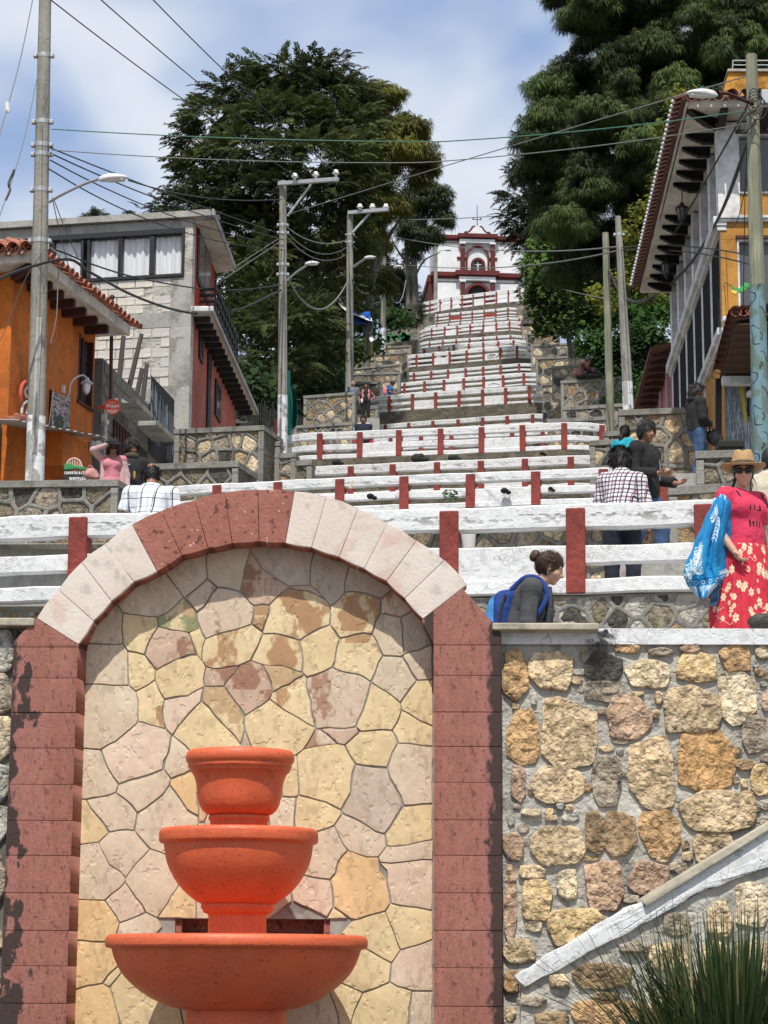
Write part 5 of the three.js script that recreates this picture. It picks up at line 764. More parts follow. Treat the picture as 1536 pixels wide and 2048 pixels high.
  const fl = onPlane(413, 660, S.P, S.n).addScaledVector(S.n, 0.2), f = thing('flood_light', 'white square flood light under the black rafters of the red side wall', 'lamp', fl); part(f, 'housing', box(0.17, 0.2, 0.07, fl, 0.01), MAT.black); part(f, 'lens', box(0.13, 0.16, 0.012, fl.clone().add(V(0, 0, 0.042)), 0.003), M(rgb(0.7, 0.68, 0.6), { roughness: 0.3 })); part(f, 'bracket', bar(fl.clone().add(V(0, 0.08, 0)), fl.clone().add(V(-0.1, 0.22, 0)), 0.03, 0.03), MAT.black);
}
// ================================================================ buildings on the right
MAT.yellow = M(rgb(0.60, 0.29, 0.05), { map: rep(T.blot, 0.35), bumpMap: rep(T.plasterB, 0.8), bumpScale: 0.007, roughness: 0.85 });
MAT.yellowWorn = M(rgb(0.60, 0.30, 0.05), { map: rep(T.stone, 0.35), bumpMap: rep(T.roughB, 0.8), bumpScale: 0.015, roughness: 0.9 });
MAT.pink = M(rgb(0.62, 0.19, 0.22), { map: rep(T.blot, 0.4), roughness: 0.85 });
MAT.pinkGrey = M(rgb(0.4, 0.34, 0.38));
MAT.plank = M(rgb(0.10, 0.05, 0.028), { map: rep(T.wood, 0.8), roughness: 0.85 });
const rb = {};
{
  const d = 36, C = at(1441, 445, d), F = { P: C, ux: V(1, 0, 0), n: V(0, 0, 1) }, S = { P: C, ux: V(0.015, 0, -1).normalize() }; S.n = V(-1, 0, -0.015).normalize(); Object.assign(rb, { F, S, C });
  const f = (x, y) => uvOn(F, x, y), yTop = f(1441, 245)[1], yBot = f(1441, 960)[1], R = 5, yc = 0;
  const t = thing('yellow_house', 'yellow and white corner house with carved black corbels, right edge', 'house', V(C.x + 1, C.y + yBot, C.z));
  const w1 = { x0: f(1474, 300)[0], y0: f(1474, 388)[1], y1: f(1474, 268)[1] }, w2_ = { x0: f(1474, 500)[0], y0: f(1474, 641)[1], y1: f(1474, 479)[1] }, X1 = f(1474 + 190, 500)[0], xw = f(1480, 400)[0];
  part(t, 'wall', [onFace(F, 0, yBot, R, w2_.y0, -0.25, 0), onFace(F, 0, w2_.y0, w2_.x0, w2_.y1, -0.25, 0), onFace(F, 0, w2_.y1, R, yc - 0.002, -0.25, 0), onFace(F, X1, w2_.y0, R, w2_.y1, -0.25, 0), onFace(F, xw, 0.1, R, w1.y0, -0.25, 0)], MAT.yellow);
  part(t, 'white_pier', [onFace(F, -0.03, 0.1, xw - 0.002, yTop, -0.25, 0.012), onFace(F, xw, w1.y1, R, yTop, -0.25, 0.004)], MAT.whitePlain);
  part(t, 'cornice', [onFace(F, -0.05, 0.0, R, 0.05, -0.2, 0.06), onFace(F, -0.06, 0.052, R, 0.1, -0.2, 0.09)], MAT.whitePlain);
  for (const w of [w1, w2_]) { const wn = part(t, 'window', [onFace(F, w.x0, w.y0, w.x0 + 0.035, w.y1, -0.12, 0.02), onFace(F, w.x0, w.y1 - 0.035, X1, w.y1 - 0.0005, -0.119, 0.019), onFace(F, w.x0, w.y0, X1, w.y0 + 0.035, -0.119, 0.03)], MAT.whitePlain); part(t, 'pane', onFace(F, w.x0 + 0.03, w.y0 + 0.03, X1, w.y1 - 0.03, -0.1, -0.09, 0), M(rgb(0.09, 0.095, 0.105), { roughness: 0.12 }), wn); part(t, 'mullion', onFace(F, w.x0 + 0.62, w.y0 + 0.03, w.x0 + 0.66, w.y1 - 0.03, -0.089, -0.05), MAT.whitePlain, wn); part(t, 'lintel', onFace(F, w.x0 - 0.02, w.y1, X1, w.y1 + 0.06, -0.05, 0.05), MAT.darkRed, wn); }
  const s = (x, y) => uvOn(S, x, y), SL = 9.4;
  part(t, 'side_wall', [onFace(S, 0.02, yBot, SL, s(1436, 690)[1], -0.25, -0.02), onFace(S, 0.26, s(1436, 690)[1], SL, yTop, -0.6, -0.5)], MAT.yellow);
  part(t, 'side_cornice', [onFace(S, -0.04, -0.06, SL, 0.1, -0.1, 0.12), onFace(S, -0.02, -0.14, SL, -0.062, -0.1, 0.06)], MAT.whitePlain);
  for (let i = 0; i < 7; i++) { const u = 0.02 + i * 1.52; part(t, 'white_column', onFace(S, u, 0.1, u + 0.3, yTop, -0.3, 0.0), MAT.whitePlain); part(t, 'white_column', onFace(S, u, s(1436, 690)[1] - 0.45 * (i > 1 ? 1 : 0), u + 0.26, -0.142, -0.3, 0.001), MAT.whitePlain); }
  for (let i = 0; i < 6; i++) { const u = 0.32 + i * 1.52; part(t, 'upper_pane', onFace(S, u, 0.12, u + 1.2, yTop - 0.3, -0.2, -0.19, 0), MAT.glassDark); const g = part(t, 'window_grille', onFace(S, u, s(1436, 690)[1], u + 1.24, -0.16, -0.2, -0.18, 0), MAT.blackMatt); for (let j = 0; j < 8; j++) part(t, 'grille_bar', onFace(S, u + 0.08 + j * 0.15, s(1436, 690)[1], u + 0.1 + j * 0.15, -0.16, -0.02, 0.0, 0), MAT.black, g); }
  for (let i = 0; i < 5; i++) { const u = -0.03 + i * 1.52, y = s(1436, 690)[1] - i * 0.0; part(t, 'sill', [onFace(S, u, y - 0.06, u + 1.4, y + 0.06, -0.1, 0.1), onFace(S, u, y - 0.14, u + 1.36, y - 0.062, -0.1, 0.05)], MAT.whitePlain); }
  const up = V(0, 1, 0), ye = f(1441, 240)[1], E = (u, z, y = ye) => S.P.clone().addScaledVector(S.ux, u).addScaledVector(S.n, z).add(V(0, y, 0)), ov = 0.56, fo = -0.62;
  part(t, 'soffit', [slab(E(fo, ov), E(fo, -4), E(0.4, -4), E(0.4, ov), 0.06, up), slab(E(0.402, ov), E(0.402, -0.5), E(SL + 0.4, -0.5), E(SL + 0.4, ov), 0.06, up)].map((g) => g.translate(0, 0.06, 0)), MAT.cream);
  part(t, 'fascia', [bar(E(fo, ov), E(SL + 0.4, ov), 0.05, 0.1).translate(0, 0.05, 0), bar(E(fo, ov - 0.03), E(fo, -4), 0.05, 0.16).translate(0, 0.06, 0)], MAT.cream);
  const corbel = (a, dir, len, h = 0.17) => { const pr = [[0, 0], [len, 0], [len * 1.0, -h * 0.2], [len * 0.93, -h * 0.34], [len * 0.86, -h * 0.4], [len * 0.8, -h * 0.56], [len * 0.7, -h * 0.62], [len * 0.64, -h * 0.78], [len * 0.5, -h * 0.84], [len * 0.42, -h], [0, -h]]; const n = V().crossVectors(dir, up); return prism(ccw(pr), a.clone().addScaledVector(n, -0.06), dir, up, n, 0.12, { bevel: 0.006, back: 0 }); };
  const dl = [232, 268, 295, 320, 342, 366, 431, 451, 472, 492, 511, 530, 549, 566];
  dl.slice(1).forEach((y) => { const u = -onPlane(1400, y, E(0, 0, ye), up).z - d; part(t, 'corbel', corbel(E(u, 0.0, ye - 0.004), S.n, ov - 0.08), MAT.blackMatt); });
  part(t, 'corbel', corbel(E(0.02, 0.0, ye - 0.004), S.n.clone().add(V(0, 0, 0.95)).normalize(), 0.74), MAT.blackMatt); part(t, 'corbel', corbel(E(-0.02, -0.04, ye - 0.006), V(0, 0, 1), 0.55), MAT.blackMatt); part(t, 'corbel', corbel(E(-0.02, -0.75, ye - 0.006), V(0, 0, 1), 0.55), MAT.blackMatt);
  const rd = V(1, 0.36, 0).normalize(), fd = V(0, 0.36, -1).normalize(), T0 = (u, z) => E(u, z, ye + 0.14), q0 = T0(fo - 0.08, ov + 0.1), q1 = T0(SL + 0.5, ov + 0.1);
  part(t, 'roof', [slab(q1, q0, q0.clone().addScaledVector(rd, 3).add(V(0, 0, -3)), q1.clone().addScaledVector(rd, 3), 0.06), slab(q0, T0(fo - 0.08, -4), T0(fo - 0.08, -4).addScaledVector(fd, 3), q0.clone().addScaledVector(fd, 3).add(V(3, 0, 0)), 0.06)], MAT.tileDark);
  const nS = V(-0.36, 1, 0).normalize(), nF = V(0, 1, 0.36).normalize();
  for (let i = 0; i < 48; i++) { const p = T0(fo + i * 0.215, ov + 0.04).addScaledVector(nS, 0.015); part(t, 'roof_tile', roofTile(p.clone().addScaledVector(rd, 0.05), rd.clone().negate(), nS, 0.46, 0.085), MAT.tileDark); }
  meta(part(t, 'tile_ends', Array.from({ length: 48 }, (_, i) => ball(T0(fo + i * 0.215, ov + 0.235).add(V(0, -0.05, 0)), 0.036, 0.036, 0.036, 8)), MAT.whitePlain), null, null, null, 'stuff');
  for (let i = 0; i < 18; i++) for (let j = 0; j < 2; j++) { const p = T0(fo - 0.05, ov - 0.05 - i * 0.22).addScaledVector(fd, 0.05 + j * 0.36).addScaledVector(nF, 0.03); part(t, 'roof_tile', roofTile(p, fd.clone().negate(), nF, 0.44, 0.1), i % 3 ? M(rgb(0.5, 0.42, 0.38), { map: rep(T.stone, 1) }) : MAT.tile); }
  const rt = thing('rooftop_block', 'worn yellow rooftop tank room above the tiled corner', 'rooftop room', at(1500, 195, 39.5)); part(rt, 'wall', slab(at(1443, 205, 39.5), at(1700, 205, 39.5), at(1700, 140, 39.5), at(1458, 140, 39.5), 1.6), MAT.yellowWorn); part(rt, 'coping', slab(at(1455, 142, 39.45), at(1700, 142, 39.45), at(1700, 137, 39.45), at(1456, 137, 39.45), 1.7), MAT.conc);
  part(rt, 'rail', [tube([at(1465, 140, 39.6), at(1466, 121, 39.6)], 0.012, 4, 5), tube([at(1466, 121, 39.6), at(1640, 121, 39.6)], 0.012, 4, 5), tube([at(1466, 130, 39.6), at(1640, 130, 39.6)], 0.01, 4, 5)], MAT.steel);
  const lant = (x, y, dd, label) => { const p = at(x, y, dd), l = thing('hanging_lantern', label, 'lantern', p, 'lanterns under the corbelled eave'); const la = (pr) => { const g = new THREE.LatheGeometry(pr.map((k) => new THREE.Vector2(...k)), 6); g.translate(p.x, p.y, p.z); return g; }; part(l, 'cap', la([[0, 0.16], [0.03, 0.14], [0.05, 0.09], [0.13, 0.04], [0.13, 0.02], [0, 0.02]]), MAT.black); part(l, 'glass', la([[0.1, 0.02], [0.085, -0.08], [0.05, -0.2], [0, -0.2]]), M(rgb(0.12, 0.12, 0.12), { roughness: 0.25 })); part(l, 'base', la([[0.06, -0.19], [0.04, -0.23], [0.012, -0.26], [0, -0.27]]), MAT.black); for (let k = 0; k < 6; k++) { const a = k * Math.PI / 3; part(l, 'rib', tube([V(p.x + Math.cos(a) * 0.112, p.y + 0.02, p.z + Math.sin(a) * 0.112), V(p.x + Math.cos(a) * 0.06, p.y - 0.2, p.z + Math.sin(a) * 0.06)], 0.009, 3, 4), MAT.black); } part(l, 'chain', tube([V(p.x, p.y + 0.15, p.z), V(p.x + 0.01, p.y + 0.26, p.z), V(p.x, p.y + 0.42, p.z)], 0.01, 6, 4), MAT.black); };
  lant(1364, 420, 39.2, 'black iron lantern under the eave, the one nearer the street'); lant(1333, 532, 43.2, 'black iron lantern further back under the corbelled eave');
  const lz = at(1488, 575, 35.4), li = thing('lizard_figure', 'green cut-out lizard figure with yellow feet on a wire beside the lower window', 'figure', lz); const lp = (pts, z, m, nm) => part(li, nm, prism(wobble(ccw(pts.map(([x, y]) => { const p = at(x, y, 35.4); return [p.x, p.y]; })), 0.004, 2, 0.05), V(0, 0, lz.z), V(1, 0, 0), V(0, 1, 0), V(0, 0, 1), z, { back: 0.02, bevel: 0.004 }), m);
  const gr = M(rgb(0.05, 0.36, 0.08), { roughness: 0.6 }), ye2 = M(rgb(0.75, 0.55, 0.1), { roughness: 0.6 }); lp([[1464, 573], [1476, 578], [1486, 572], [1494, 578], [1487, 584], [1472, 586]], 0.02, gr, 'body'); lp([[1484, 576], [1488, 566], [1498, 567], [1497, 577]], 0.022, gr, 'head'); lp([[1464, 580], [1476, 584], [1472, 590], [1463, 586]], 0.024, ye2, 'hind_foot'); lp([[1497, 571], [1503, 566], [1505, 560], [1509, 572], [1505, 577]], 0.024, ye2, 'fore_foot'); part(li, 'bracket', tube([at(1449, 565, 35.98), at(1456, 568, 35.6), at(1466, 574, 35.42)], 0.008, 8, 4), MAT.black);
  const cn = thing('tiled_canopy', 'tiled lean-to canopy with brown planked underside over the painted shop front', 'canopy', at(1490, 755, 35.6));
  const A = at(1440, 757, 35.9), B = at(1472, 640, 33.2), Cc = at(1640, 628, 33.2), D = at(1640, 752, 35.9);
  part(cn, 'planking', slab(D, Cc, B, A, 0.05), MAT.plank); const pd = B.clone().sub(A), pl = pd.length(); pd.normalize(); const nn = V().crossVectors(Cc.clone().sub(B).normalize(), pd).multiplyScalar(-1).normalize(); if (nn.y < 0) nn.negate();
  for (let i = 0; i < 8; i++) { const k = (i + 0.5) / 8; part(cn, 'plank', bar(A.clone().lerp(B, k).addScaledVector(nn, -0.07), D.clone().lerp(Cc, k).addScaledVector(nn, -0.07), pl / 8 - 0.02, 0.03, nn), MAT.plank); }
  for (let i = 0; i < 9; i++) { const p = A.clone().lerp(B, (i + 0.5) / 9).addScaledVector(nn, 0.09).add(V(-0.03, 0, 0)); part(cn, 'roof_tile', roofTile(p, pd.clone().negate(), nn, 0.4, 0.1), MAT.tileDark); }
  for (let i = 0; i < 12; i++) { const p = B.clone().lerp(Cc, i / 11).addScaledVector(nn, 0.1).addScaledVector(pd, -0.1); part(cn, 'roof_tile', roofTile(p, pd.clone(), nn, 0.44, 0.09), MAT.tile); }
  part(cn, 'beam', [bar(at(1444, 762, 35.5), at(1640, 762, 35.5), 0.14, 0.14)], MAT.whitePlain); part(cn, 'post', bar(at(1437, 900, 35.95), at(1437, 758, 35.95), 0.1, 0.1, V(0, 0, 1)), MAT.black);
  const bd = (pts, m, label, cat = 'board') => single('painted_board', facePoly(F, pts.map(([x, y]) => f(x, y)), 0.05, -0.01), m, label, cat);
  bd([[1481, 615], [1499, 617], [1488, 662], [1481, 665]], M(rgb(0.82, 0.62, 0.03), { map: rep(T.blot, 1) }), 'bright yellow slanted board above the tiled canopy'); bd([[1468, 660], [1480, 622], [1480, 668], [1466, 676]], M(rgb(0.16, 0.22, 0.32), { map: rep(T.blot, 2) }), 'blue grey painted board left of the yellow board above the canopy');
  const mc = document.createElement('canvas'); mc.width = mc.height = 512; { const x = mc.getContext('2d'), Q = rng(21); x.fillStyle = '#8795a0'; x.fillRect(0, 0, 512, 512); for (let i = 0; i < 900; i++) { x.strokeStyle = ['#5d7389', '#b9c4cc', '#405468', '#9fb0bb', '#dfe3e4', '#6c6f68'][Q() * 6 | 0]; x.lineWidth = 1 + Q() * 5; const X = Q() * 512, y = Q() * 512; x.beginPath(); x.moveTo(X, y); x.lineTo(X + (Q() - 0.5) * 26, y + 20 + Q() * 70); x.stroke(); } x.fillStyle = '#e0c322'; x.beginPath(); x.moveTo(130, 0); x.lineTo(170, 0); x.lineTo(200, 300); x.lineTo(180, 320); x.fill(); x.fillStyle = '#1d2024'; x.fillRect(200, 0, 26, 260); x.fillStyle = '#a8962a'; x.fillRect(250, 0, 50, 512); x.fillStyle = '#cdb52c'; x.beginPath(); x.moveTo(330, 512); x.lineTo(370, 190); x.lineTo(420, 512); x.fill(); }
  const mt = new THREE.CanvasTexture(mc); mt.colorSpace = THREE.SRGBColorSpace; const m0 = f(1452, 900), m1 = f(1560, 766), mg = onFace(F, m0[0], m0[1], m1[0], m1[1], 0.001, 0.03, 0); { const uv = mg.attributes.uv, p = mg.attributes.position; for (let i = 0; i < uv.count; i++) uv.setXY(i, (p.getX(i) - C.x - m0[0]) / (m1[0] - m0[0]), (p.getY(i) - C.y - m0[1]) / (m1[1] - m0[1])); }
  part(t, 'mural', mg, M(rgb(0.75, 0.75, 0.75), { map: mt, roughness: 0.8 }));
  single('black_planter', box(0.36, 0.12, 0.3, at(1461, 892, 31), 0.03), MAT.blackMatt, 'low black box standing on the coping behind the black handbag', 'box');
  single('wall_camera', [box(0.09, 0.09, 0.16, at(1500, 788, 35.4), 0.02), bar(at(1500, 788, 35.5), at(1506, 788, 35.95), 0.03, 0.03)], MAT.whitePlain, 'small white camera on the painted shop wall, by the wooden pole', 'camera'); single('wall_camera', [box(0.12, 0.09, 0.16, at(1451, 640, 35.8), 0.02), bar(at(1455, 645, 35.9), at(1460, 648, 36), 0.03, 0.03)], MAT.whitePlain, 'small white camera on the yellow wall left of the tiled canopy', 'camera');
}
// pink house behind the yellow one
{
  const C = at(1346, 700, 46.4), S = { P: C, ux: V(0.02, 0, -1).normalize(), n: V(-1, 0, -0.02).normalize() }, F = { P: C, ux: V(1, 0, 0), n: V(0, 0, 1) };
  const t = thing('pink_house', 'pink house with dark stepped roof boards behind the yellow house', 'house', V(C.x, C.y - 2.2, C.z)); part(t, 'wall', [onFace(S, 0, -2.4, 6, 0, -0.2, 0), onFace(F, 0, -2.4, 2, 0, -0.2, 0)], MAT.pink);
  part(t, 'roof', slab(C.clone().add(V(-0.5, 0, 0.2)), C.clone().add(V(0.4, 0.25, 0.2)), C.clone().add(V(0.5, 0.25, -6)), C.clone().add(V(-0.4, 0, -6)), 0.08, V(0, 1, 0)), MAT.tileDark); for (let i = 0; i < 9; i++) { const p = C.clone().addScaledVector(S.ux, 0.2 + i * 0.6).add(V(0, -0.06, 0)); part(t, 'rafter', bar(p, p.clone().addScaledVector(S.n, 0.42), 0.12, 0.1), MAT.wood); } for (const u of [1.2, 3]) part(t, 'pilaster', onFace(S, u, -2.4, u + 0.3, -0.1, 0, 0.05), MAT.pinkGrey);
}
// ================================================================ the church on top
{
  const base = at(955, 604, 216), k = 216 / FPX, t = thing('church', 'white church facade with dark red trim at the top of the stairs', 'church', V(base.x, base.y - 2, base.z)); const yaw = 0.09;
  MAT.churchWhite = M(rgb(0.86, 0.87, 0.89), { map: rep(T.soft, 0.12), bumpMap: rep(T.plasterB, 0.3), bumpScale: 0.02, roughness: 0.9 }); MAT.churchRed = M(rgb(0.15, 0.022, 0.02), { map: rep(T.blot, 0.3), roughness: 0.85 });
  const X = (x) => (x - 955) * k * 1.0, Yv = (y) => (604 - y) * k * 1.02, put = (n, g, m, p) => { const gg = Array.isArray(g) ? join(g) : g; gg.rotateY(yaw); gg.translate(base.x, base.y, base.z); return part(t, n, gg, m, p); };
  const B = (x0, y0, x1, y1, z0, z1) => box(X(x1) - X(x0), Yv(y0) - Yv(y1), z1 - z0, V((X(x0) + X(x1)) / 2, (Yv(y0) + Yv(y1)) / 2, (z0 + z1) / 2), 0.03);
  put('lower_wall', B(866, 553, 1045, 640, -12, 0), MAT.churchWhite); put('upper_wall', B(866, 472, 1040, 553, -6, -0.01), MAT.churchWhite); put('side_roof', [B(852, 545, 866, 560, -12, -0.5)], MAT.churchRed); put('side_wall', B(855, 560, 865.9, 640, -12, -0.6), MAT.churchRed);
  put('cornice', [B(858, 543, 1050, 552, -2, 0.35), B(861, 552.2, 1047, 556, -2, 0.2), B(908, 541, 1000, 551, -1, 0.75), B(866, 562, 1045, 563.2, -1, 0.06)], MAT.churchRed); put('cornice', [B(860, 464, 1044, 472, -2, 0.35), B(863, 472.2, 1042, 475, -2, 0.2), B(913, 462.5, 997, 471, -1, 0.75), B(866, 478, 1040, 479.2, -1, 0.06)], MAT.churchRed); put('entablature', B(917, 473, 991, 481, 0, 0.5), MAT.churchWhite); put('entablature', B(916, 553, 992, 561, 0, 0.5), MAT.churchWhite);
  for (const [x0, x1] of [[919, 928], [982, 991]]) for (const [y0, y1] of [[484, 541], [565, 612]]) { const c = put('column', [cyl(V((X(x0) + X(x1)) / 2, Yv(y1), 0.28), V((X(x0) + X(x1)) / 2, Yv(y0), 0.28), 0.24, 0.21, 14), B(x0 - 1.5, y1 - 3, x1 + 1.5, y1, 0, 0.55)], MAT.churchRed); put('capital', [B(x0 - 2, y0 - 3.5, x1 + 2, y0, 0, 0.58)], MAT.churchWhite, c); }
  put('cross_band', [B(912, 509, 930, 514, 0, 0.12), B(979, 509, 997, 514, 0, 0.12)], MAT.churchRed);
  const ring = (cx, cy, ro, ri, z, h, legs) => { const s = new THREE.Shape(); s.absarc(X(cx), Yv(cy), ro * k, 0, Math.PI, false); s.lineTo(X(cx) - ro * k, Yv(cy) - legs * k); s.lineTo(X(cx) - ri * k, Yv(cy) - legs * k); s.absarc(X(cx), Yv(cy), ri * k, Math.PI, 0, true); s.lineTo(X(cx) + ri * k, Yv(cy) - legs * k); s.lineTo(X(cx) + ro * k, Yv(cy) - legs * k); const g = new THREE.ExtrudeGeometry(s, { depth: h, bevelEnabled: false, curveSegments: 16 }); g.translate(0, 0, z); return g; };
  const fill = (cx, cy, r, z, h, legs) => { const s = new THREE.Shape(); s.absarc(X(cx), Yv(cy), r * k, 0, Math.PI, false); s.lineTo(X(cx) - r * k, Yv(cy) - legs * k); s.lineTo(X(cx) + r * k, Yv(cy) - legs * k); const g = new THREE.ExtrudeGeometry(s, { depth: h, bevelEnabled: false, curveSegments: 16 }); g.translate(0, 0, z); return g; };
  put('upper_arch', ring(955, 510, 25, 21, 0, 0.25, 31), MAT.churchRed); const wi = put('window', ring(956, 526, 15, 9.5, 0, 0.3, 16), MAT.churchRed); put('pane', fill(956, 526, 9.4, -0.1, 0.15, 16), MAT.glassDark, wi); put('window_bar', [B(954.6, 518, 957.2, 541, 0.06, 0.12), B(946.6, 524, 965.4, 526, 0.06, 0.11)], MAT.churchWhite, wi);
  put('door_arch', [ring(955, 590, 26, 20, 0, 0.35, 30), ring(955, 591, 17.5, 16.5, 0.02, 0.1, 30)], MAT.churchRed); put('door', fill(955, 590, 19.9, -0.3, 0.32, 30), MAT.blackMatt);
  const s = new THREE.Shape(); [[930, 462], [930, 457], [936, 456], [942, 450], [948, 444], [955, 442.5], [962, 444], [968, 450], [974, 456], [980, 457], [980, 462]].forEach(([x, y], i) => (i ? s.lineTo(X(x), Yv(y)) : s.moveTo(X(x), Yv(y)))); const ge = new THREE.ExtrudeGeometry(s, { depth: 0.4, bevelEnabled: false }); ge.translate(0, 0, -0.2); put('gable', ge, MAT.churchWhite);
  for (const m of [1, -1]) put('gable_scroll', [tube([[931, 460], [931, 457], [936, 456.5], [942, 451], [946, 445], [950, 444]].map(([x, y]) => V(X(955 + m * (x - 955)), Yv(y), 0.1)), 0.13, 24, 8), ball(V(X(955 + m * -24), Yv(458), 0.1), 0.2)], MAT.churchRed);
  const ir = MAT.black; const cr = put('iron_cross', [cyl(V(0, Yv(446), 0), V(0, Yv(396), 0), 0.045, 0.03, 6), B(944, 427, 965, 428.6, -0.03, 0.03), B(945.5, 424, 948, 427, -0.03, 0.03), B(961, 424, 963.5, 427, -0.03, 0.03)], ir);
  put('corner_turret', [B(867, 448, 877, 464, -1.5, -0.4), B(886, 455, 908, 464, -1.2, -0.4)], MAT.churchWhite);
}
// ================================================================ poles, street lamps, cables
MAT.poleConc = M(rgb(0.70, 0.68, 0.63), { map: rep(T.conc, 0.9, 0.35), bumpMap: rep(T.roughB, 1.4), bumpScale: 0.01, roughness: 0.95 });
MAT.poleWood = M(rgb(1.75, 1.95, 1.6), { map: rep(T.bark, 1.6, 0.5), bumpMap: rep(T.wood, 2, 0.25), bumpScale: 0.012, roughness: 0.9 });
MAT.insul = M(rgb(0.75, 0.74, 0.72), { roughness: 0.35 });
const whiteWorn = M(rgb(1, 1, 1), { map: rep(tex(256, (u, v) => { const a = sstep(0.5, 0.56, pf(u, v, 7, 401, 5)); return mix3([0.72, 0.73, 0.74], [0.36, 0.36, 0.34], a); }), 0.7), bumpMap: rep(T.roughB, 1.2), bumpScale: 0.008, roughness: 0.9 });
const cobra = (t, p, dir, len = 0.52, cell = true, mat = MAT.whitePlain) => {
  const s = V(0, 1, 0), side = V().crossVectors(dir, s).normalize(), g = new THREE.SphereGeometry(1, 18, 12), q = g.attributes.position;
  for (let i = 0; i < q.count; i++) { const x = q.getX(i), y = q.getY(i), w = 1 - 0.45 * sstep(0.2, -1, x); q.setXYZ(i, x * len / 2, (y > 0 ? y * 0.16 : y * 0.09) * len * (1 - 0.35 * x) , q.getZ(i) * 0.2 * len * w); }
  g.computeVertexNormals(); g.applyMatrix4(new THREE.Matrix4().makeBasis(dir, s, V().crossVectors(dir, s))); g.translate(p.x, p.y, p.z); const h = part(t, 'lamp_head', g, mat);
  const c = p.clone().addScaledVector(dir, len * 0.12); part(t, 'lens', box(len * 0.5, 0.02, len * 0.24, V(c.x, p.y - len * 0.075, c.z), 0.008, Math.atan2(-dir.z, dir.x)), M(rgb(0.62, 0.61, 0.57), { roughness: 0.25 }), h);
  if (cell) part(t, 'light_sensor', cyl(p.clone().add(V(0, len * 0.09, 0)), p.clone().add(V(0, len * 0.2, 0)), 0.035, 0.033, 10), M(rgb(0.03, 0.14, 0.17), { roughness: 0.4 }), h);
};
function pole(label, x0, y0, x1, y1, d, r0, r1, { mat = MAT.poleConc, seg = 12, white, deep = 1.2, bands = [], name = 'utility_pole', cat = 'utility pole', cap } = {}) {
  const a = at(x0, y0, d), b = at(x1, y1, d), t = thing(name, label, cat, a.clone().setY(a.y - deep), 'poles'), ax = b.clone().sub(a); delete t.userData.group;
  if (white) { const k = (y0 - white) / (y0 - y1), m = a.clone().addScaledVector(ax, k), rm = lerp(r0, r1, k); part(t, 'shaft', cyl(m, b, rm, r1, seg), mat); part(t, 'painted_base', cyl(a.clone().add(V(0, -deep, 0)), m, r0 * 1.02, rm * 1.015, seg), cap ?? whiteWorn); } else part(t, 'shaft', cyl(a.clone().add(V(0, -deep, 0)), b, r0, r1, seg), mat);
  for (const y of bands) { const k = (y0 - y) / (y0 - y1), m = a.clone().addScaledVector(ax, k), r = lerp(r0, r1, k); part(t, 'clamp', [cyl(m.clone().add(V(0, -0.035, 0)), m.clone().add(V(0, 0.035, 0)), r * 1.05, r * 1.05, seg), ...[-1, 1].map((s) => box(0.06, 0.06, 0.1, m.clone().add(V(s * (r + 0.03), 0, 0.01)), 0.008))], MAT.steel); }
  return t;
}
const arm = (t, x0, y0, x1, y1, d, w = 0.09) => part(t, 'crossarm', bar(at(x0, y0, d).add(V(0, 0, 0.14)), at(x1, y1, d - 0.8).add(V(0, 0, 0.14)), w, w), MAT.steel);
const ins = (t, x, y, d, s = 1) => { const p = at(x, y, d); const g = new THREE.LatheGeometry([[0, -0.08], [0.03, -0.08], [0.03, -0.02], [0.075, -0.015], [0.08, 0.01], [0.045, 0.03], [0.06, 0.05], [0.045, 0.08], [0, 0.085]].map((k) => new THREE.Vector2(k[0] * s, k[1] * s)), 12); g.translate(p.x, p.y, p.z + 0.1); part(t, 'insulator', g, MAT.insul); };
{
  const d = 34.5, t = pole('tall eight-sided concrete pole with street lamp on the left, whitewashed foot', 70, 960, 91, -40, d, 0.152, 0.098, { seg: 8, white: 838, bands: [118, 254, 301, 320, 392, 494] });
  part(t, 'lamp_arm', tube([at(98, 404, d - 0.1), at(120, 391, d - 0.3), at(170, 367, d - 0.6), at(197, 358, d - 0.8)], 0.024, 16, 8), MAT.steel); cobra(t, at(226, 357, d - 0.9), V(0.97, 0, 0.22).normalize(), 0.5);
  part(t, 'embossed_strip', box(0.09, 2.2, 0.02, at(73, 770, d - 0.145), 0.008), MAT.conc);
}
{
  const d = 56, t = pole('concrete pole with white base and crossarm left of the fourth railing', 565, 896, 566, 362, d, 0.13, 0.088, { white: 793, bands: [452, 468, 532, 552] });
  arm(t, 558, 371, 677, 362, d, 0.1); part(t, 'brace', bar(at(575, 432, d - 0.15), at(622, 369, d - 0.4), 0.05, 0.05), MAT.steel); for (const [x, y] of [[590, 356], [632, 353], [672, 349]]) ins(t, x, y, d - 0.4, 1.1);
  part(t, 'lamp_arm', tube([at(573, 562, d - 0.1), at(592, 545, d - 0.4), at(613, 531, d - 0.7)], 0.026, 10, 7), MAT.steel); cobra(t, at(624, 527, d - 0.8), V(0.95, 0, 0.3).normalize(), 0.4);
}
{
  const d = 86, t = pole('concrete pole behind the grey-shirted man, second with a crossarm', 699, 770, 700, 430, d, 0.165, 0.12, { bands: [470, 485], white: 700, cap: MAT.poleConc });
  arm(t, 697, 428, 777, 421, d, 0.14); part(t, 'brace', bar(at(705, 465, d - 0.2), at(740, 426, d - 0.4), 0.08, 0.08), MAT.steel); for (const x of [720, 745, 772]) ins(t, x, 416, d - 0.4, 1.6); part(t, 'lamp_arm', tube([at(705, 535, d), at(722, 523, d - 0.6), at(732, 517, d - 1)], 0.05, 8, 6), MAT.steel); cobra(t, at(740, 515, d - 1.1), V(0.95, 0, 0.3).normalize(), 0.5);
}
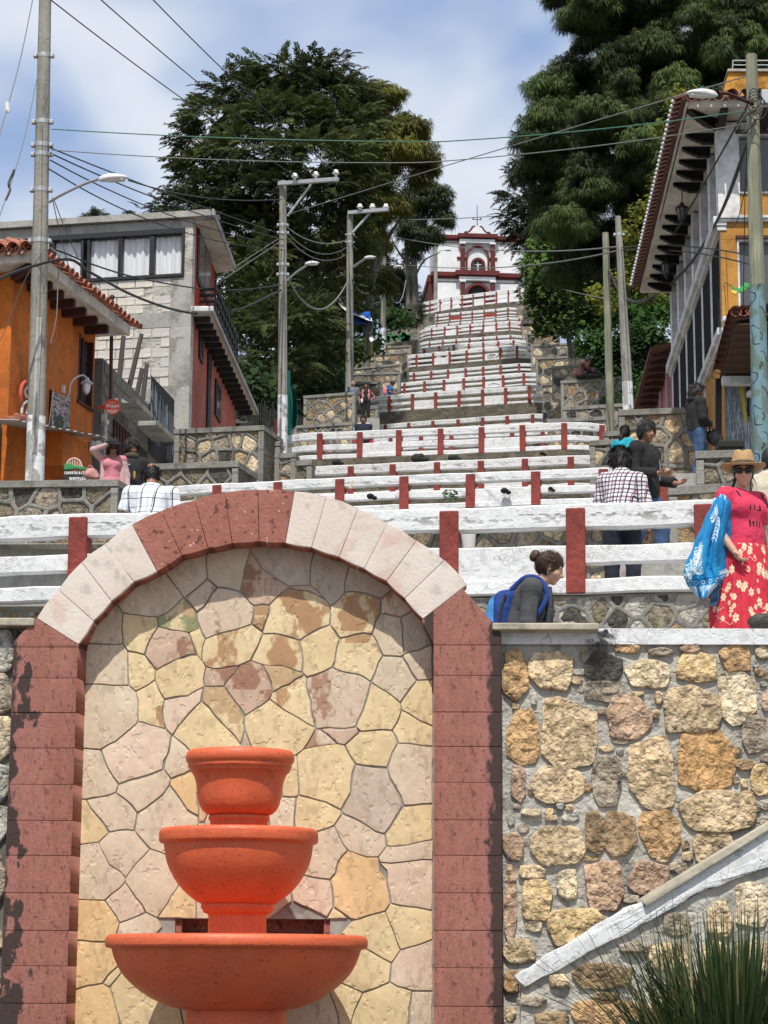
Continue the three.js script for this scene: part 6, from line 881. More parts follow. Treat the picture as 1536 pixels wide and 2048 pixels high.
{
  const d = 141, t = pole('pole with transformer and white base, high on the left flank', 766, 697, 768, 446, d, 0.17, 0.13, { white: 656, bands: [475] });
  arm(t, 738, 437, 790, 434, d, 0.14); part(t, 'transformer', [cyl(at(746, 500, d - 0.3), at(746, 470, d - 0.3), 0.3, 0.3, 16), cyl(at(742, 470, d - 0.3), at(742, 464, d - 0.3), 0.05, 0.05, 8), cyl(at(750, 470, d - 0.3), at(750, 464, d - 0.3), 0.05, 0.05, 8)], MAT.steel); cobra(t, at(797, 533, d - 0.5), V(0.97, 0, 0.2).normalize(), 0.6, false);
}
pole('thin far pole between the tree trunks left of the church', 813, 640, 812, 462, 172, 0.15, 0.11, {});
{ const d = 208, t = pole('pole with a small lamp standing before the church front', 871, 600, 872, 452, d, 0.2, 0.15, {}); part(t, 'lamp_arm', tube([at(873, 506, d), at(884, 501, d - 0.5), at(893, 500, d - 0.8)], 0.035, 8, 5), MAT.steel); cobra(t, at(897, 501, d - 0.9), V(1, 0, 0), 0.6, false, MAT.concDark); }
pole('greenish wooden pole, left one of the pair right of the stairs', 1222, 852, 1211, 466, 60, 0.115, 0.09, { mat: MAT.poleWood });
pole('leaning grey concrete pole with a whitewashed foot, right of the stairs', 1258, 822, 1236, 433, 55, 0.14, 0.075, { white: 765, bands: [470] });
{
  const d = 29.6, t = pole('weathered green wooden pole with blue painted foot in front of the yellow house', 1523, 905, 1503, 110, d, 0.128, 0.078, { mat: MAT.poleWood, white: 578, cap: M(rgb(0.15, 0.26, 0.30), { map: rep(tex(256, (u, v) => { const a = sstep(0.5, 0.6, pf(u, v, 5, 421, 5)), b = Math.abs(pf(u, v, 4, 425, 2) - 0.5); return mix3(mix3([0.95, 0.95, 0.95], [0.75, 0.62, 0.45], a * 0.9), [0.03, 0.04, 0.08], sstep(0.022, 0.01, b)); }), 0.9), bumpMap: rep(T.wood, 2, 0.25), bumpScale: 0.01, roughness: 0.8 }) });
  part(t, 'lamp_arm', tube([at(1506, 208, d - 0.12), at(1480, 197, d - 0.4), at(1455, 187, d - 0.6), at(1436, 186, d - 0.7)], 0.026, 12, 8), MAT.darkRed); cobra(t, at(1404, 188, d - 0.8), V(-0.97, 0, 0.22).normalize(), 0.45);
  part(t, 'cable_coil', [0, 1, 2, 3].map((i) => tube(Array.from({ length: 9 }, (_, k) => { const a = k / 8 * Math.PI * 2; return at(1508 + Math.cos(a) * (9 + i * 4) + i * 2, 190 + i * 9 + Math.sin(a) * (13 + i * 3), d - 0.16 - i * 0.03); }), 0.008, 30, 5)), MAT.cable);
  part(t, 'junction_box', box(0.12, 0.2, 0.1, at(1531, 195, d - 0.1), 0.01), MAT.steel);
  part(t, 'cable_loop', tube([at(1512, 220, d - 0.15), at(1490, 232, d - 0.3), at(1478, 255, d - 0.35), at(1482, 265, d - 0.3), at(1500, 255, d - 0.2), at(1511, 240, d - 0.15)], 0.017, 30, 6), MAT.cable);
}
{ const d = 150, t = pole('far pole with two lamps among the trees on the right', 1086, 560, 1085, 420, d, 0.15, 0.12, {}); for (const [x, y] of [[1062, 461], [1070, 488]]) { part(t, 'lamp_arm', tube([at(1084, y + 6, d), at(1075, y + 1, d - 0.4), at(x + 4, y, d - 0.6)], 0.04, 6, 5), MAT.steel); cobra(t, at(x - 1, y, d - 0.7), V(-1, 0, 0), 0.55, false); } }
// cables: each hangs between two points
let nC = 0;
function cable(label, pts, r = 0.012, mat = MAT.cable, depths) {
  const P = pts.map(([x, y, d]) => at(x, y, d)), g = tube(P, r, Math.max(24, P.length * 10), 5), uvA = null;
  single('overhead_cable', g, mat, label, 'cable'); nC++;
}
const sag = (x0, y0, d0, x1, y1, d1, s, n = 8) => Array.from({ length: n + 1 }, (_, i) => { const t = i / n; const w = (t / d1) / ((1 - t) / d0 + t / d1); return [lerp(x0, x1, t), lerp(y0, y1, t) + s * 4 * t * (1 - t), lerp(d0, d1, w)]; });
const grey = M(rgb(0.16, 0.16, 0.155), { roughness: 0.6 }), green = M(rgb(0.05, 0.16, 0.11), { roughness: 0.6 });
cable('leftmost of three power lines running from the top edge to the crossarm', sag(102, 0, 33, 590, 352, 55.6, 8), 0.011); cable('middle of the three power lines descending to the crossarm over the big tree', sag(198, -4, 34, 632, 349, 55.6, 8), 0.011); cable('rightmost of the three power lines descending to the crossarm', sag(303, -4, 35, 672, 345, 55.6, 8), 0.011);
cable('upper guy wire with an insulator at the far left', [[66, -5, 30], [40, 120, 29], [15, 214, 28.5], [-20, 330, 28]], 0.008, grey); single('guy_insulator', [cyl(at(14, 205, 28.5), at(15, 224, 28.5), 0.034, 0.03, 12)], MAT.insul, 'white strain insulator on the upper guy wire at far left', 'insulator');
cable('lower guy wire reaching the pole at the left edge', [[75, 150, 34], [50, 270, 33.2], [19, 375, 32.4], [-15, 470, 32]], 0.008, grey); single('guy_clamp', [tube([at(28, 340, 32.6), at(17, 370, 32.4), at(20, 378, 32.4), at(11, 400, 32.3)], 0.02, 12, 6)], MAT.black, 'black clamp on the lower guy wire at the left edge', 'clamp');
cable('green telephone line crossing the whole picture below the tree crown', [...sag(103, 258, 34.3, 860, 283, 33, 6), ...sag(880, 283, 33, 1490, 222, 29.7, 7).slice(0)], 0.009, green); cable('pale line crossing the picture just below the green one', [...sag(105, 300, 34.3, 840, 325, 33, 8), ...sag(860, 324, 33, 1495, 247, 29.7, 8)], 0.008, grey);
cable('dark line sagging from the pole past the lamp head to the crossarm pole', sag(101, 296, 34.4, 567, 470, 55.8, 4), 0.013); cable('line from the pole top bracket passing under the lamp head', sag(100, 306, 34.4, 568, 480, 55.8, 12), 0.013); cable('line running over the block house roof to the middle pole', sag(100, 320, 34.4, 568, 492, 55.8, 22), 0.012); cable('lowest line from the pole clamps over the block house windows', sag(98, 338, 34.4, 567, 500, 55.8, 34), 0.012); cable('line from lamp head tip to the middle pole across the tree', sag(257, 361, 33.8, 566, 398, 55.8, 16), 0.012);
cable('thick black cable sagging in front of the block wall', [[-30, 570, 33], [40, 540, 33.6], [125, 518, 34.2], [180, 545, 36], [260, 588, 40], [340, 617, 44], [410, 628, 48], [480, 618, 52], [562, 580, 55.8]], 0.026); cable('second black cable from the pole across the curtained windows', [[100, 497, 34.3], [118, 502, 34.5], [175, 525, 37], [260, 552, 41], [350, 570, 45], [430, 580, 49], [500, 578, 53], [563, 570, 55.8]], 0.016);
cable('thin wire dropping from the pole to the annex pipe, left one', [[104, 395, 34.3], [128, 500, 35.5], [150, 560, 37], [200, 606, 40]], 0.008, grey); cable('thin wire dropping from the pole to the annex pipe, right one', [[108, 400, 34.3], [135, 470, 35.5], [180, 555, 38], [222, 610, 41]], 0.008, grey); cable('loose wire hanging beside the pole under the tiled eave', [[100, 495, 34.2], [118, 512, 34.2], [116, 560, 34.2], [112, 640, 34.2], [101, 688, 34.2]], 0.01, grey); cable('dangling thin wire running down the orange wall', [[106, 640, 36], [108, 720, 37], [106, 780, 37.4], [98, 850, 37]], 0.006, grey); cable('diagonal service wire left of the pole across the orange wall', [[85, 505, 34.2], [50, 560, 34.6], [10, 660, 35], [-10, 700, 35.2]], 0.007, grey);
cable('straight line from the middle pole top to the right edge pines', sag(570, 430, 55.8, 1500, 150, 30, -2), 0.01, grey); cable('line climbing from the block house eave to the middle pole', sag(425, 562, 50, 562, 474, 55.8, 0), 0.01, grey); cable('twin line climbing from the red wall to the middle pole', sag(427, 572, 50, 562, 482, 55.8, 0), 0.01, grey);
for (const [i, y0, y1, s] of [[0, 452, 478, 20], [1, 460, 492, 30], [2, 470, 506, 30], [3, 545, 560, 66]]) cable(['top line of four between the two crossarm poles', 'second line of four between the two crossarm poles', 'third line of four between the two crossarm poles', 'deep sagging bundle between the two crossarm poles'][i], sag(571, y0, 56, 697, y1, 85.8, s), i === 3 ? 0.03 : 0.018, grey);
for (const [i, y0, y1, s] of [[0, 470, 480, 8], [1, 490, 495, 16], [2, 560, 545, 34]]) cable(['upper line from the second crossarm pole to the transformer pole', 'middle line from the second crossarm pole to the transformer pole', 'deep sagging line to the transformer pole'][i], sag(705, y0, 85.8, 764, y1, 140.8, s), 0.03, grey);
cable('loose loop of cable hanging right of the transformer pole', [[771, 560, 140.8], [778, 585, 141], [788, 603, 142], [798, 605, 143], [806, 590, 144], [812, 560, 145]], 0.035, grey); cable('line of the transformer pole running before the church gable', sag(770, 470, 140.8, 1245, 492, 55, 20), 0.02, grey); cable('line crossing the church window from the transformer pole', sag(770, 525, 140.8, 1240, 500, 55, 22), 0.02, grey); cable('high line crossing just below the church cross', sag(770, 440, 141, 1085, 424, 150, 4), 0.03, grey);
cable('line from the right wooden pole across the leafy bush', sag(1060, 560, 120, 1212, 598, 60, 2), 0.013, grey); cable('line between the pair of poles and the yellow house', sag(1215, 497, 60, 1520, 516, 29.7, -14), 0.012); cable('second line from the leaning pole past the corbelled house', sag(1243, 500, 55, 1515, 533, 29.7, -12), 0.012);
cable('heavy black cable swooping from the leaning pole to the wooden pole', [[1216, 540, 60], [1240, 585, 57], [1270, 604, 53], [1310, 590, 48], [1370, 540, 42], [1440, 430, 35], [1500, 270, 30]], 0.026); cable('thin line beside the heavy swooping cable', [[1222, 545, 60], [1250, 592, 56], [1285, 600, 51], [1330, 575, 46], [1400, 500, 39], [1460, 390, 33], [1503, 265, 30]], 0.01); cable('steep wire from the wooden pole top along the corbelled eave', sag(1500, 205, 29.6, 1330, 500, 44, 4), 0.01); cable('second steep wire along the corbelled eave', sag(1494, 210, 29.6, 1345, 470, 42, 6), 0.009); cable('wire hanging in front of the upper window to the cornice', [[1508, 260, 29.6], [1500, 330, 31], [1475, 440, 33], [1452, 455, 35.8]], 0.008); cable('wire running down the yellow wall to the canopy tip', [[1496, 250, 29.8], [1490, 400, 31], [1487, 610, 33]], 0.007);
// black bags and pot plants on the ledge of the fourth railing, small things on the rails
{
  const r = RAILS[3], rag = (x, y, d, s, label) => { const p = at(x, y, d); single('black_bag', [ball(p.clone().add(V(-0.08 * s, 0.03, 0)), 0.13 * s, 0.1 * s, 0.1), ball(p.clone().add(V(0.07 * s, 0, 0)), 0.1 * s, 0.06 * s, 0.1), ball(p.clone().add(V(0, 0.07 * s, 0)), 0.07 * s, 0.06 * s, 0.08)], MAT.blackMatt, label, 'bag'); };
  rag(677, 927, 55, 0.8, 'black bag on the ledge under the fourth railing, left one'); rag(842, 919, 55, 1.2, 'biggest black bag on the ledge under the fourth railing'); rag(911, 918, 55, 0.9, 'black bag lying right of the biggest one on the ledge'); rag(1087, 909, 55, 0.5, 'small dark bundle on the ledge at right under the fourth railing'); rag(745, 996, 35.2, 0.45, 'small dark lump on the second railing, left of the plant'); rag(1013, 985, 35.2, 0.45, 'small dark lump on the solid panel of the second railing'); rag(1104, 981, 35.2, 0.3, 'tiny dark lump at the right on the second railing');
  const p = at(901, 993, 35.1), R = rng(4), g = []; for (let i = 0; i < 60; i++) { const a = R() * 6.3, l = 0.05 + R() * 0.09, q = p.clone().add(V(Math.cos(a) * 0.04, 0, Math.sin(a) * 0.03)); const s = new THREE.SphereGeometry(0.022, 6, 4); s.scale(1, 0.4, 1); s.rotateX(R()); s.translate(q.x + Math.cos(a) * l * 0.6, q.y - 0.05 + R() * 0.14, q.z + Math.sin(a) * 0.05); g.push(s); } single('small_weed', g, M(rgb(0.05, 0.09, 0.03)), 'small green weed growing on the second railing', 'plant');
  const sp = at(711, 966, 35.1); single('paper_sticker', slab(at(697, 976, 35.25), at(702, 977, 35.25), at(709, 962, 35.25), at(704, 961, 35.25), 0.01), M(rgb(0.55, 0.46, 0.33)), 'beige paper strip stuck on the second railing', 'sticker');
  single('bucket', [cyl(at(938, 1097, 20.6), at(937, 1068, 20.6), 0.055, 0.07, 16)], MAT.insul, 'small white cup standing behind the lowest railing', 'cup');
}
// green mesh and dark picket fence beside the middle pole
{
  const mesh = M(rgb(0.02, 0.24, 0.17), { map: rep(T.fabric, 2), roughness: 0.8 }); const t = thing('mesh_cloth', 'green mesh cloth hanging right of the middle pole', 'cloth', at(582, 880, 58)); const P = [], I = []; const n = 14, m = 10; for (let j = 0; j <= m; j++) for (let i = 0; i <= n; i++) { const u = i / n, v = j / m, p = at(572 + u * lerp(14, 26, v) + Math.sin(v * 4) * 3, lerp(768 + 60 * (1 - u) * 0.5 + u * 0, 878 - u * 30, v), 58 + Math.sin(u * 9 + v * 2) * 0.25); P.push(...p.toArray()); } for (let j = 0; j < m; j++) for (let i = 0; i < n; i++) { const a = j * (n + 1) + i; I.push(a, a + n + 1, a + 1, a + 1, a + n + 1, a + n + 2); } const g = new THREE.BufferGeometry(); g.setAttribute('position', new THREE.Float32BufferAttribute(P, 3)); g.setIndex(I); g.computeVertexNormals(); part(t, 'cloth', g, mesh); part(t, 'pole', [cyl(at(579, 880, 57.8), at(578, 741, 57.8), 0.035, 0.035, 8)], mesh);
  const f = thing('picket_fence', 'dark picket fence in the shade left of the middle pole', 'fence', at(535, 880, 57)); for (let i = 0; i < 16; i++) { const x = 496 + i * 4.1 + hsh(i, 2, 2) * 1.5; part(f, 'picket', bar(at(x, 885, 57), at(x, 800 + hsh(i, 1, 1) * 22, 57), 0.035, 0.03, V(0, 0, 1)), MAT.blackMatt); } part(f, 'rail', bar(at(492, 838, 57.05), at(560, 838, 57.05), 0.04, 0.06), MAT.blackMatt); single('fence_mesh', slab(at(530, 884, 56.6), at(556, 884, 56.6), at(556, 862, 56.6), at(532, 868, 56.6), 0.02), mesh, 'small patch of green mesh at the foot of the dark fence', 'mesh'); single('red_post', bar(at(552, 884, 56.4), at(552, 838, 56.4), 0.08, 0.06, V(0, 0, 1)), MAT.red, 'thin dark red post left of the white pole foot', 'post');
  const d = 87.4, ta = thing('tarpaulin', 'blue and grey tarpaulin slung between poles under the trees', 'tarpaulin', at(730, 690, d)); const tq = (pts, m, nm) => { const c = pts.map(([x, y, dd]) => at(x, y, d + dd)); const g = new THREE.BufferGeometry(), PP = [], II = [], n2 = 8; for (let j = 0; j <= n2; j++) for (let i = 0; i <= n2; i++) { const u = i / n2, v = j / n2, p = c[0].clone().lerp(c[1], u).lerp(c[3].clone().lerp(c[2], u), v); p.y -= Math.sin(u * Math.PI) * 0.18 + Math.sin(u * 8 + v * 5) * 0.05; PP.push(...p.toArray()); } for (let j = 0; j < n2; j++) for (let i = 0; i < n2; i++) { const a = j * (n2 + 1) + i; II.push(a, a + 1, a + n2 + 1, a + 1, a + n2 + 2, a + n2 + 1); } g.setAttribute('position', new THREE.Float32BufferAttribute(PP, 3)); g.setIndex(II); g.computeVertexNormals(); part(ta, nm, g, m); };
  tq([[703, 640, 0], [742, 641, -1], [740, 622, 1], [700, 612, 2]], M(rgb(0.02, 0.10, 0.42), { roughness: 0.45 }), 'blue_sheet'); tq([[728, 666, -0.5], [746, 668, -1], [748, 640, -1], [722, 645, 0]], M(rgb(0.10, 0.105, 0.10), { roughness: 0.6 }), 'grey_sheet'); tq([[676, 606, 0], [745, 640, -1.1], [741, 636, 1], [678, 598, 2]], MAT.whitePlain, 'white_edge'); tq([[738, 676, -1], [755, 672, -1.2], [755, 667, -0.8], [744, 666, -0.8]], MAT.whitePlain, 'white_bundle'); part(ta, 'pole', [cyl(at(736, 708, d), at(737, 645, d), 0.08, 0.07, 6), cyl(at(678, 650, d + 1), at(677, 600, d + 1), 0.06, 0.05, 6)], MAT.bark); tq([[728, 706, 0.3], [746, 704, 0], [745, 675, 0], [730, 672, 0.3]], M(rgb(0.55, 0.48, 0.22)), 'yellow_sheet');
  const G = M(rgb(0.01, 0.13, 0.045), { roughness: 0.7 }), R = rng(31), mu = thing('leaf_mural', 'green painted leaf mural on the high left stone wall', 'mural', at(800, 684, 163.6)); for (let i = 0; i < 26; i++) { const x = 774 + R() * 48, y = 668 + R() * 14, p = at(x, y, 163.2); part(mu, 'leaf', prism(Array.from({ length: 8 }, (_, k) => { const a = k / 8 * 6.283; const l = 0.28, w = 0.11, c = Math.cos(a) * l, s = Math.sin(a) * w, q = i * 1.7; return [c * Math.cos(q) - s * Math.sin(q), c * Math.sin(q) + s * Math.cos(q)]; }), p, V(1, 0, 0), V(0, 1, 0), V(0, 0, 1), 0.01, { back: 0.02, bevel: 0.004 }), G); }
}
// ================================================================ trees
// a feathery spray of a cypress: one limp branchlet with side twigs
function sprayGeo(seed, { n = 26, len = 1, wid = 0.32, leaf = 0.2, droop = 0.35, thin = 0.028, curl = 0.5 } = {}) {
  const R = rng(seed), P = [], I = [];
  for (let i = 0; i < n; i++) {
    const s = 0.06 + 0.94 * i / n, side = (i % 2 ? 1 : -1), b = V(s * len, -droop * s * s * len, (R() - 0.5) * 0.05), a = side * (0.5 + R() * 0.6), L = leaf * (1.25 - s * 0.7) * (0.7 + R() * 0.6);
    const d = V(Math.cos(a), -curl * R() + 0.18 * (R() - 0.3), Math.sin(a) * wid / 0.32).normalize(), w = V(-d.z, (R() - 0.5) * 1.4, d.x).normalize().multiplyScalar(thin * (0.7 + R() * 0.7)), k = P.length / 3, m = b.clone().addScaledVector(d, L * 0.5), e = b.clone().addScaledVector(d, L); e.y -= L * 0.25 * curl;
    for (const q of [b, m.clone().add(w), m.clone().sub(w), e]) P.push(q.x, q.y, q.z); I.push(k, k + 1, k + 2, k + 1, k + 3, k + 2);
  }
  const g = new THREE.BufferGeometry(); g.setAttribute('position', new THREE.Float32BufferAttribute(P, 3)); g.setIndex(I); g.computeVertexNormals(); return g;
}
// a hanging tuft of pine needles
function tuftGeo(seed, { n = 46, len = 0.5, droop = 0.9, thin = 0.011 } = {}) {
  const R = rng(seed), P = [], I = [];
  for (let i = 0; i < n; i++) { const a = R() * 6.283, el = 0.9 - R() * 1.1, L = len * (0.75 + R() * 0.5), d = V(Math.cos(a) * Math.cos(el), Math.sin(el), Math.sin(a) * Math.cos(el)), w = V(-Math.sin(a), 0, Math.cos(a)).multiplyScalar(thin), p1 = d.clone().multiplyScalar(L * 0.45), p2 = d.clone().multiplyScalar(L * 0.72); p1.y -= droop * L * 0.12; p2.y -= droop * L * 0.62; const k = P.length / 3; for (const q of [V(), p1.clone().add(w), p1.clone().sub(w), p2]) P.push(q.x, q.y, q.z); I.push(k, k + 1, k + 2, k + 1, k + 3, k + 2); }
  const g = new THREE.BufferGeometry(); g.setAttribute('position', new THREE.Float32BufferAttribute(P, 3)); g.setIndex(I); g.computeVertexNormals(); return g;
}
function leafGeo(seed, { n = 9, len = 0.16, spread = 0.22 } = {}) {
  const R = rng(seed), P = [], I = [];
  for (let i = 0; i < n; i++) { const c = V((R() - 0.5) * 2 * spread, (R() - 0.5) * 1.4 * spread, (R() - 0.5) * 2 * spread), a = R() * 6.283, d = V(Math.cos(a), -0.5 * R(), Math.sin(a)).normalize(), w = V(-d.z, (R() - 0.5) * 0.9, d.x).normalize(), L = len * (0.7 + R() * 0.6), k = P.length / 3; const q = [c, c.clone().addScaledVector(d, L * 0.4).addScaledVector(w, L * 0.3), c.clone().addScaledVector(d, L * 0.4).addScaledVector(w, -L * 0.3), c.clone().addScaledVector(d, L).add(V(0, -L * 0.2, 0))]; for (const p of q) P.push(p.x, p.y, p.z); I.push(k, k + 1, k + 2, k + 1, k + 3, k + 2); }
  const g = new THREE.BufferGeometry(); g.setAttribute('position', new THREE.Float32BufferAttribute(P, 3)); g.setIndex(I); g.computeVertexNormals(); return g;
}
const leafMat = (r, g, b, tr = 0.3) => new THREE.MeshPhysicalMaterial({ color: new THREE.Color().setRGB(r, g, b), roughness: 0.95, specularIntensity: 0.25, transmission: tr, thickness: 0, side: THREE.DoubleSide });
// foliage pads: [x, y, rx, ry, depth offset, half depth] in picture terms turned to ellipsoids of real size at depth d
function crown(t, name, geo, mat, d, pads, per, { out = V(0, 0, 0), size = [0.8, 1.25], tone = [0.6, 1.3], flat = 0.6, seed = 1, mode = 'spray', tint = [0, 0, 0], low = 0.45, core = 0, split = 0, shrink = 1 } = {}) {
  const R = rng(seed * 7919), list = [], cols = [], k = d / FPX, up = V(0, 1, 0), q = new THREE.Quaternion(), m = new THREE.Matrix4(), base = t.position;
  const sub2 = []; for (const q of pads) { if (!split) { sub2.push(q); continue; } for (let i = 0; i < split; i++) { const a = R() * 6.283, r = 0.35 + 0.45 * R(), f = 0.42 + 0.3 * R(); sub2.push([q[0] + Math.cos(a) * q[2] * r, q[1] + Math.sin(a) * q[3] * r, q[2] * f, q[3] * f, (q[4] ?? 0) + (R() - 0.6) * 2.4]); } }
  for (const [x, y, rx0, ry0, dz = 0, hz] of sub2) { const rx = rx0 * shrink, ry = ry0 * shrink;
    const c = at(x, y, d + dz), a = rx * k, b = ry * k, e = hz ?? a * 0.9, n = Math.round(5 * per * (a * b + a * e * 0.6 + b * e * 0.3)), padTone = lerp(tone[0], tone[1], R());
    for (let i = 0; i < n; i++) {
      const th = R() * 6.283, cz = R() * 2 - 1, rr = Math.sqrt(1 - cz * cz), s = core && R() < core ? Math.pow(R(), 0.5) * 0.8 : split ? 0.5 + 0.85 * Math.sqrt(R()) : 0.62 + 0.42 * Math.sqrt(R()), u = V(Math.cos(th) * rr, cz, Math.sin(th) * rr); if (u.y < -low - 0.3 * R()) { i -= 0; u.y *= 0.4; }
      const p = c.clone().add(V(u.x * a * s, u.y * b * s, u.z * e * s)); if (mode === 'spray') p.y += (noise3(p.x * 1.3, p.y * 1.3, p.z * 1.3) - 0.5) * 0.5;
      const dir = V(u.x + (R() - 0.5) * 0.7, u.y * flat + (R() - 0.4) * 0.35, u.z + (R() - 0.5) * 0.7).normalize();
      if (mode === 'spray') { const side = V().crossVectors(up, dir).normalize(), nn = V().crossVectors(dir, side); m.makeBasis(dir, nn, V().crossVectors(dir, nn)); m.multiply(new THREE.Matrix4().makeRotationX((R() - 0.5) * 1.5)); } else { q.setFromEuler(new THREE.Euler((R() - 0.5) * 0.8 + (mode === 'tuft' ? 0 : R()), R() * 6.28, (R() - 0.5) * 0.8)); m.makeRotationFromQuaternion(q); }
      const sc = lerp(size[0], size[1], R()); m.scale(V(sc, sc, sc)); m.setPosition(p.x - base.x, p.y - base.y, p.z - base.z); list.push(m.clone());
      const tn = padTone * (0.75 + R() * 0.5), w = R(); cols.push([tn * (1 + tint[0] * w), tn * (1 + tint[1] * w), tn * (1 + tint[2] * w)]);
    }
  }
  const im = new THREE.InstancedMesh(geo, mat, list.length), col = new THREE.Color(); list.forEach((mm, i) => { im.setMatrixAt(i, mm); im.setColorAt(i, col.setRGB(...cols[i])); });
  im.name = name; shade(im); t.add(im); meta(im, null, null, null, 'stuff'); return im;
}
const trunkMat = MAT.bark;
function limbs(t, d, list, name = 'trunk') { for (const [pts, r0, r1] of list) { const P = pts.map(([x, y, dz = 0]) => at(x, y, d + dz)), n = 14, c = new THREE.CatmullRomCurve3(P), V0 = [], I = [], uv = [], S = 9; for (let i = 0; i <= n; i++) { const u = i / n, p = c.getPoint(u), tg = c.getTangent(u), a = V().crossVectors(tg, V(0, 0, 1)).normalize(), b = V().crossVectors(tg, a), r = lerp(r0, r1, u) * (1 + 0.35 * Math.pow(1 - u, 14)); for (let j = 0; j <= S; j++) { const th = j / S * 6.2832, k = r * (1 + 0.13 * Math.sin(th * 3 + i * 0.6)); const v = p.clone().addScaledVector(a, Math.cos(th) * k).addScaledVector(b, Math.sin(th) * k); V0.push(...v.toArray()); uv.push(th * r, u * P[0].distanceTo(P[P.length - 1])); } } for (let i = 0; i < n; i++) for (let j = 0; j < S; j++) { const e = i * (S + 1) + j, f = e + S + 1; I.push(e, f, e + 1, e + 1, f, f + 1); } const g = new THREE.BufferGeometry(); g.setAttribute('position', new THREE.Float32BufferAttribute(V0, 3)); g.setAttribute('uv', new THREE.Float32BufferAttribute(uv, 2)); g.setIndex(I); g.computeVertexNormals(); part(t, name, g, trunkMat); } }
const tree = (name, label, d, x, y, grp) => thing(name, label, 'tree', at(x, y, d), grp);
const SPR = sprayGeo(3, { n: 40, len: 1, droop: 0.3, leaf: 0.26, thin: 0.03, curl: 0.5 }), TUFT = tuftGeo(5), LEAF = leafGeo(7), TUFTFAR = tuftGeo(9, { n: 30, len: 0.6, thin: 0.02 });
{
  const d = 92, t = tree('cypress_tree', 'huge dark cypress with layered feathery branches left of the stairs', d, 610, 850); limbs(t, d, [[[[612, 862], [608, 700], [600, 520], [590, 330], [575, 170]], 0.34, 0.06], [[[606, 560], [640, 500], [700, 440], [740, 420]], 0.12, 0.03], [[[603, 470], [540, 420], [450, 390], [380, 385]], 0.12, 0.03], [[[598, 400], [660, 330], [730, 280]], 0.1, 0.03], [[[596, 380], [520, 320], [430, 290]], 0.1, 0.03]]);
  const dark = leafMat(0.056, 0.076, 0.028);
  crown(t, 'crown', SPR, dark, d, [[545, 145, 70, 26, 1], [600, 150, 90, 26], [660, 135, 55, 24, 1], [455, 180, 62, 26, 1], [520, 195, 90, 36], [640, 195, 110, 40], [700, 205, 70, 32, 1], [440, 235, 78, 30], [560, 250, 120, 40, -1], [690, 255, 90, 36, -1], [420, 280, 72, 28, 0.5], [500, 310, 110, 36, -1.4], [630, 320, 130, 40, -2], [420, 335, 78, 26, 0], [395, 375, 62, 24, 0], [470, 390, 110, 36, -1.6], [600, 400, 140, 40, -2.4], [690, 380, 90, 36, -1.4], [400, 425, 75, 26, 0.5], [470, 450, 100, 34, -1], [540, 470, 90, 34, -1.5], [640, 470, 110, 34, -1]], 15, { seed: 2, size: [0.45, 1.1], tone: [0.5, 1.5], tint: [0.5, 0.3, 0], low: 0.3, core: 0.15, shrink: 0.87 });
  crown(t, 'lower_crown', SPR, leafMat(0.058, 0.076, 0.026), d - 3, [[500, 520, 70, 40, -1], [520, 590, 60, 50, -1], [495, 640, 55, 34, -2], [560, 650, 80, 34, -3], [610, 640, 60, 28, -3], [520, 720, 70, 30, -3], [570, 735, 60, 24, -3.5], [640, 700, 60, 40, -2], [640, 600, 70, 50, 0], [560, 530, 60, 40, 4], [620, 540, 60, 40, 4], [680, 550, 60, 50, 4], [460, 560, 40, 40, 3], [480, 690, 40, 26, -2]], 13, { seed: 3, size: [0.45, 0.95], tone: [0.6, 1.3], tint: [0.35, 0.2, 0], low: 0.35, core: 0.3 });
}
{
  const d = 122, t = tree('pine_tree', 'tall pine behind the cypress with a yellowish top', d, 735, 780); limbs(t, d, [[[[726, 760], [740, 600], [755, 450], [765, 250]], 0.3, 0.1], [[[745, 560], [780, 470], [830, 400]], 0.15, 0.04], [[[752, 470], [700, 420], [690, 380]], 0.12, 0.04]]);
  crown(t, 'crown', TUFTFAR, leafMat(0.095, 0.115, 0.026), d, [[740, 195, 45, 24], [785, 205, 44, 26], [815, 235, 34, 26], [770, 240, 60, 30], [740, 280, 60, 40], [800, 280, 54, 36], [835, 265, 30, 24], [845, 310, 34, 26], [790, 330, 66, 36], [740, 350, 56, 40], [850, 350, 30, 24], [770, 400, 60, 40], [720, 440, 46, 40], [690, 480, 40, 40, -2], [745, 480, 40, 34], [730, 560, 50, 50, 2], [700, 560, 30, 40]], 15, { seed: 4, mode: 'tuft', split: 4, size: [0.7, 1.3], tone: [0.5, 1.6], tint: [0.8, 0.35, 0], core: 0.3 });
  const t2 = tree('pine_tree', 'dark slender pine leaning over the church roof, left of the cross', 150, 830, 640); limbs(t2, 150, [[[[832, 640], [828, 520], [836, 420], [855, 360]], 0.26, 0.1], [[[818, 620], [814, 500], [808, 400]], 0.2, 0.08], [[[832, 470], [860, 430], [885, 400]], 0.14, 0.05], [[[826, 560], [850, 520], [880, 505]], 0.09, 0.02], [[[824, 540], [795, 500], [780, 470]], 0.1, 0.03]]);
  crown(t2, 'crown', TUFTFAR, leafMat(0.055, 0.078, 0.032), 150, [[855, 340, 30, 20], [872, 375, 30, 24], [845, 385, 40, 28], [885, 400, 22, 18], [830, 420, 44, 28], [870, 430, 34, 20], [895, 440, 16, 12], [850, 460, 44, 24], [800, 450, 36, 30], [820, 500, 30, 20], [775, 560, 26, 44, 2], [800, 600, 36, 40, 2], [790, 640, 36, 30, 2], [825, 625, 22, 26]], 13, { seed: 5, mode: 'tuft', split: 3, size: [0.7, 1.3], tone: [0.5, 1.4], core: 0.2 });
}
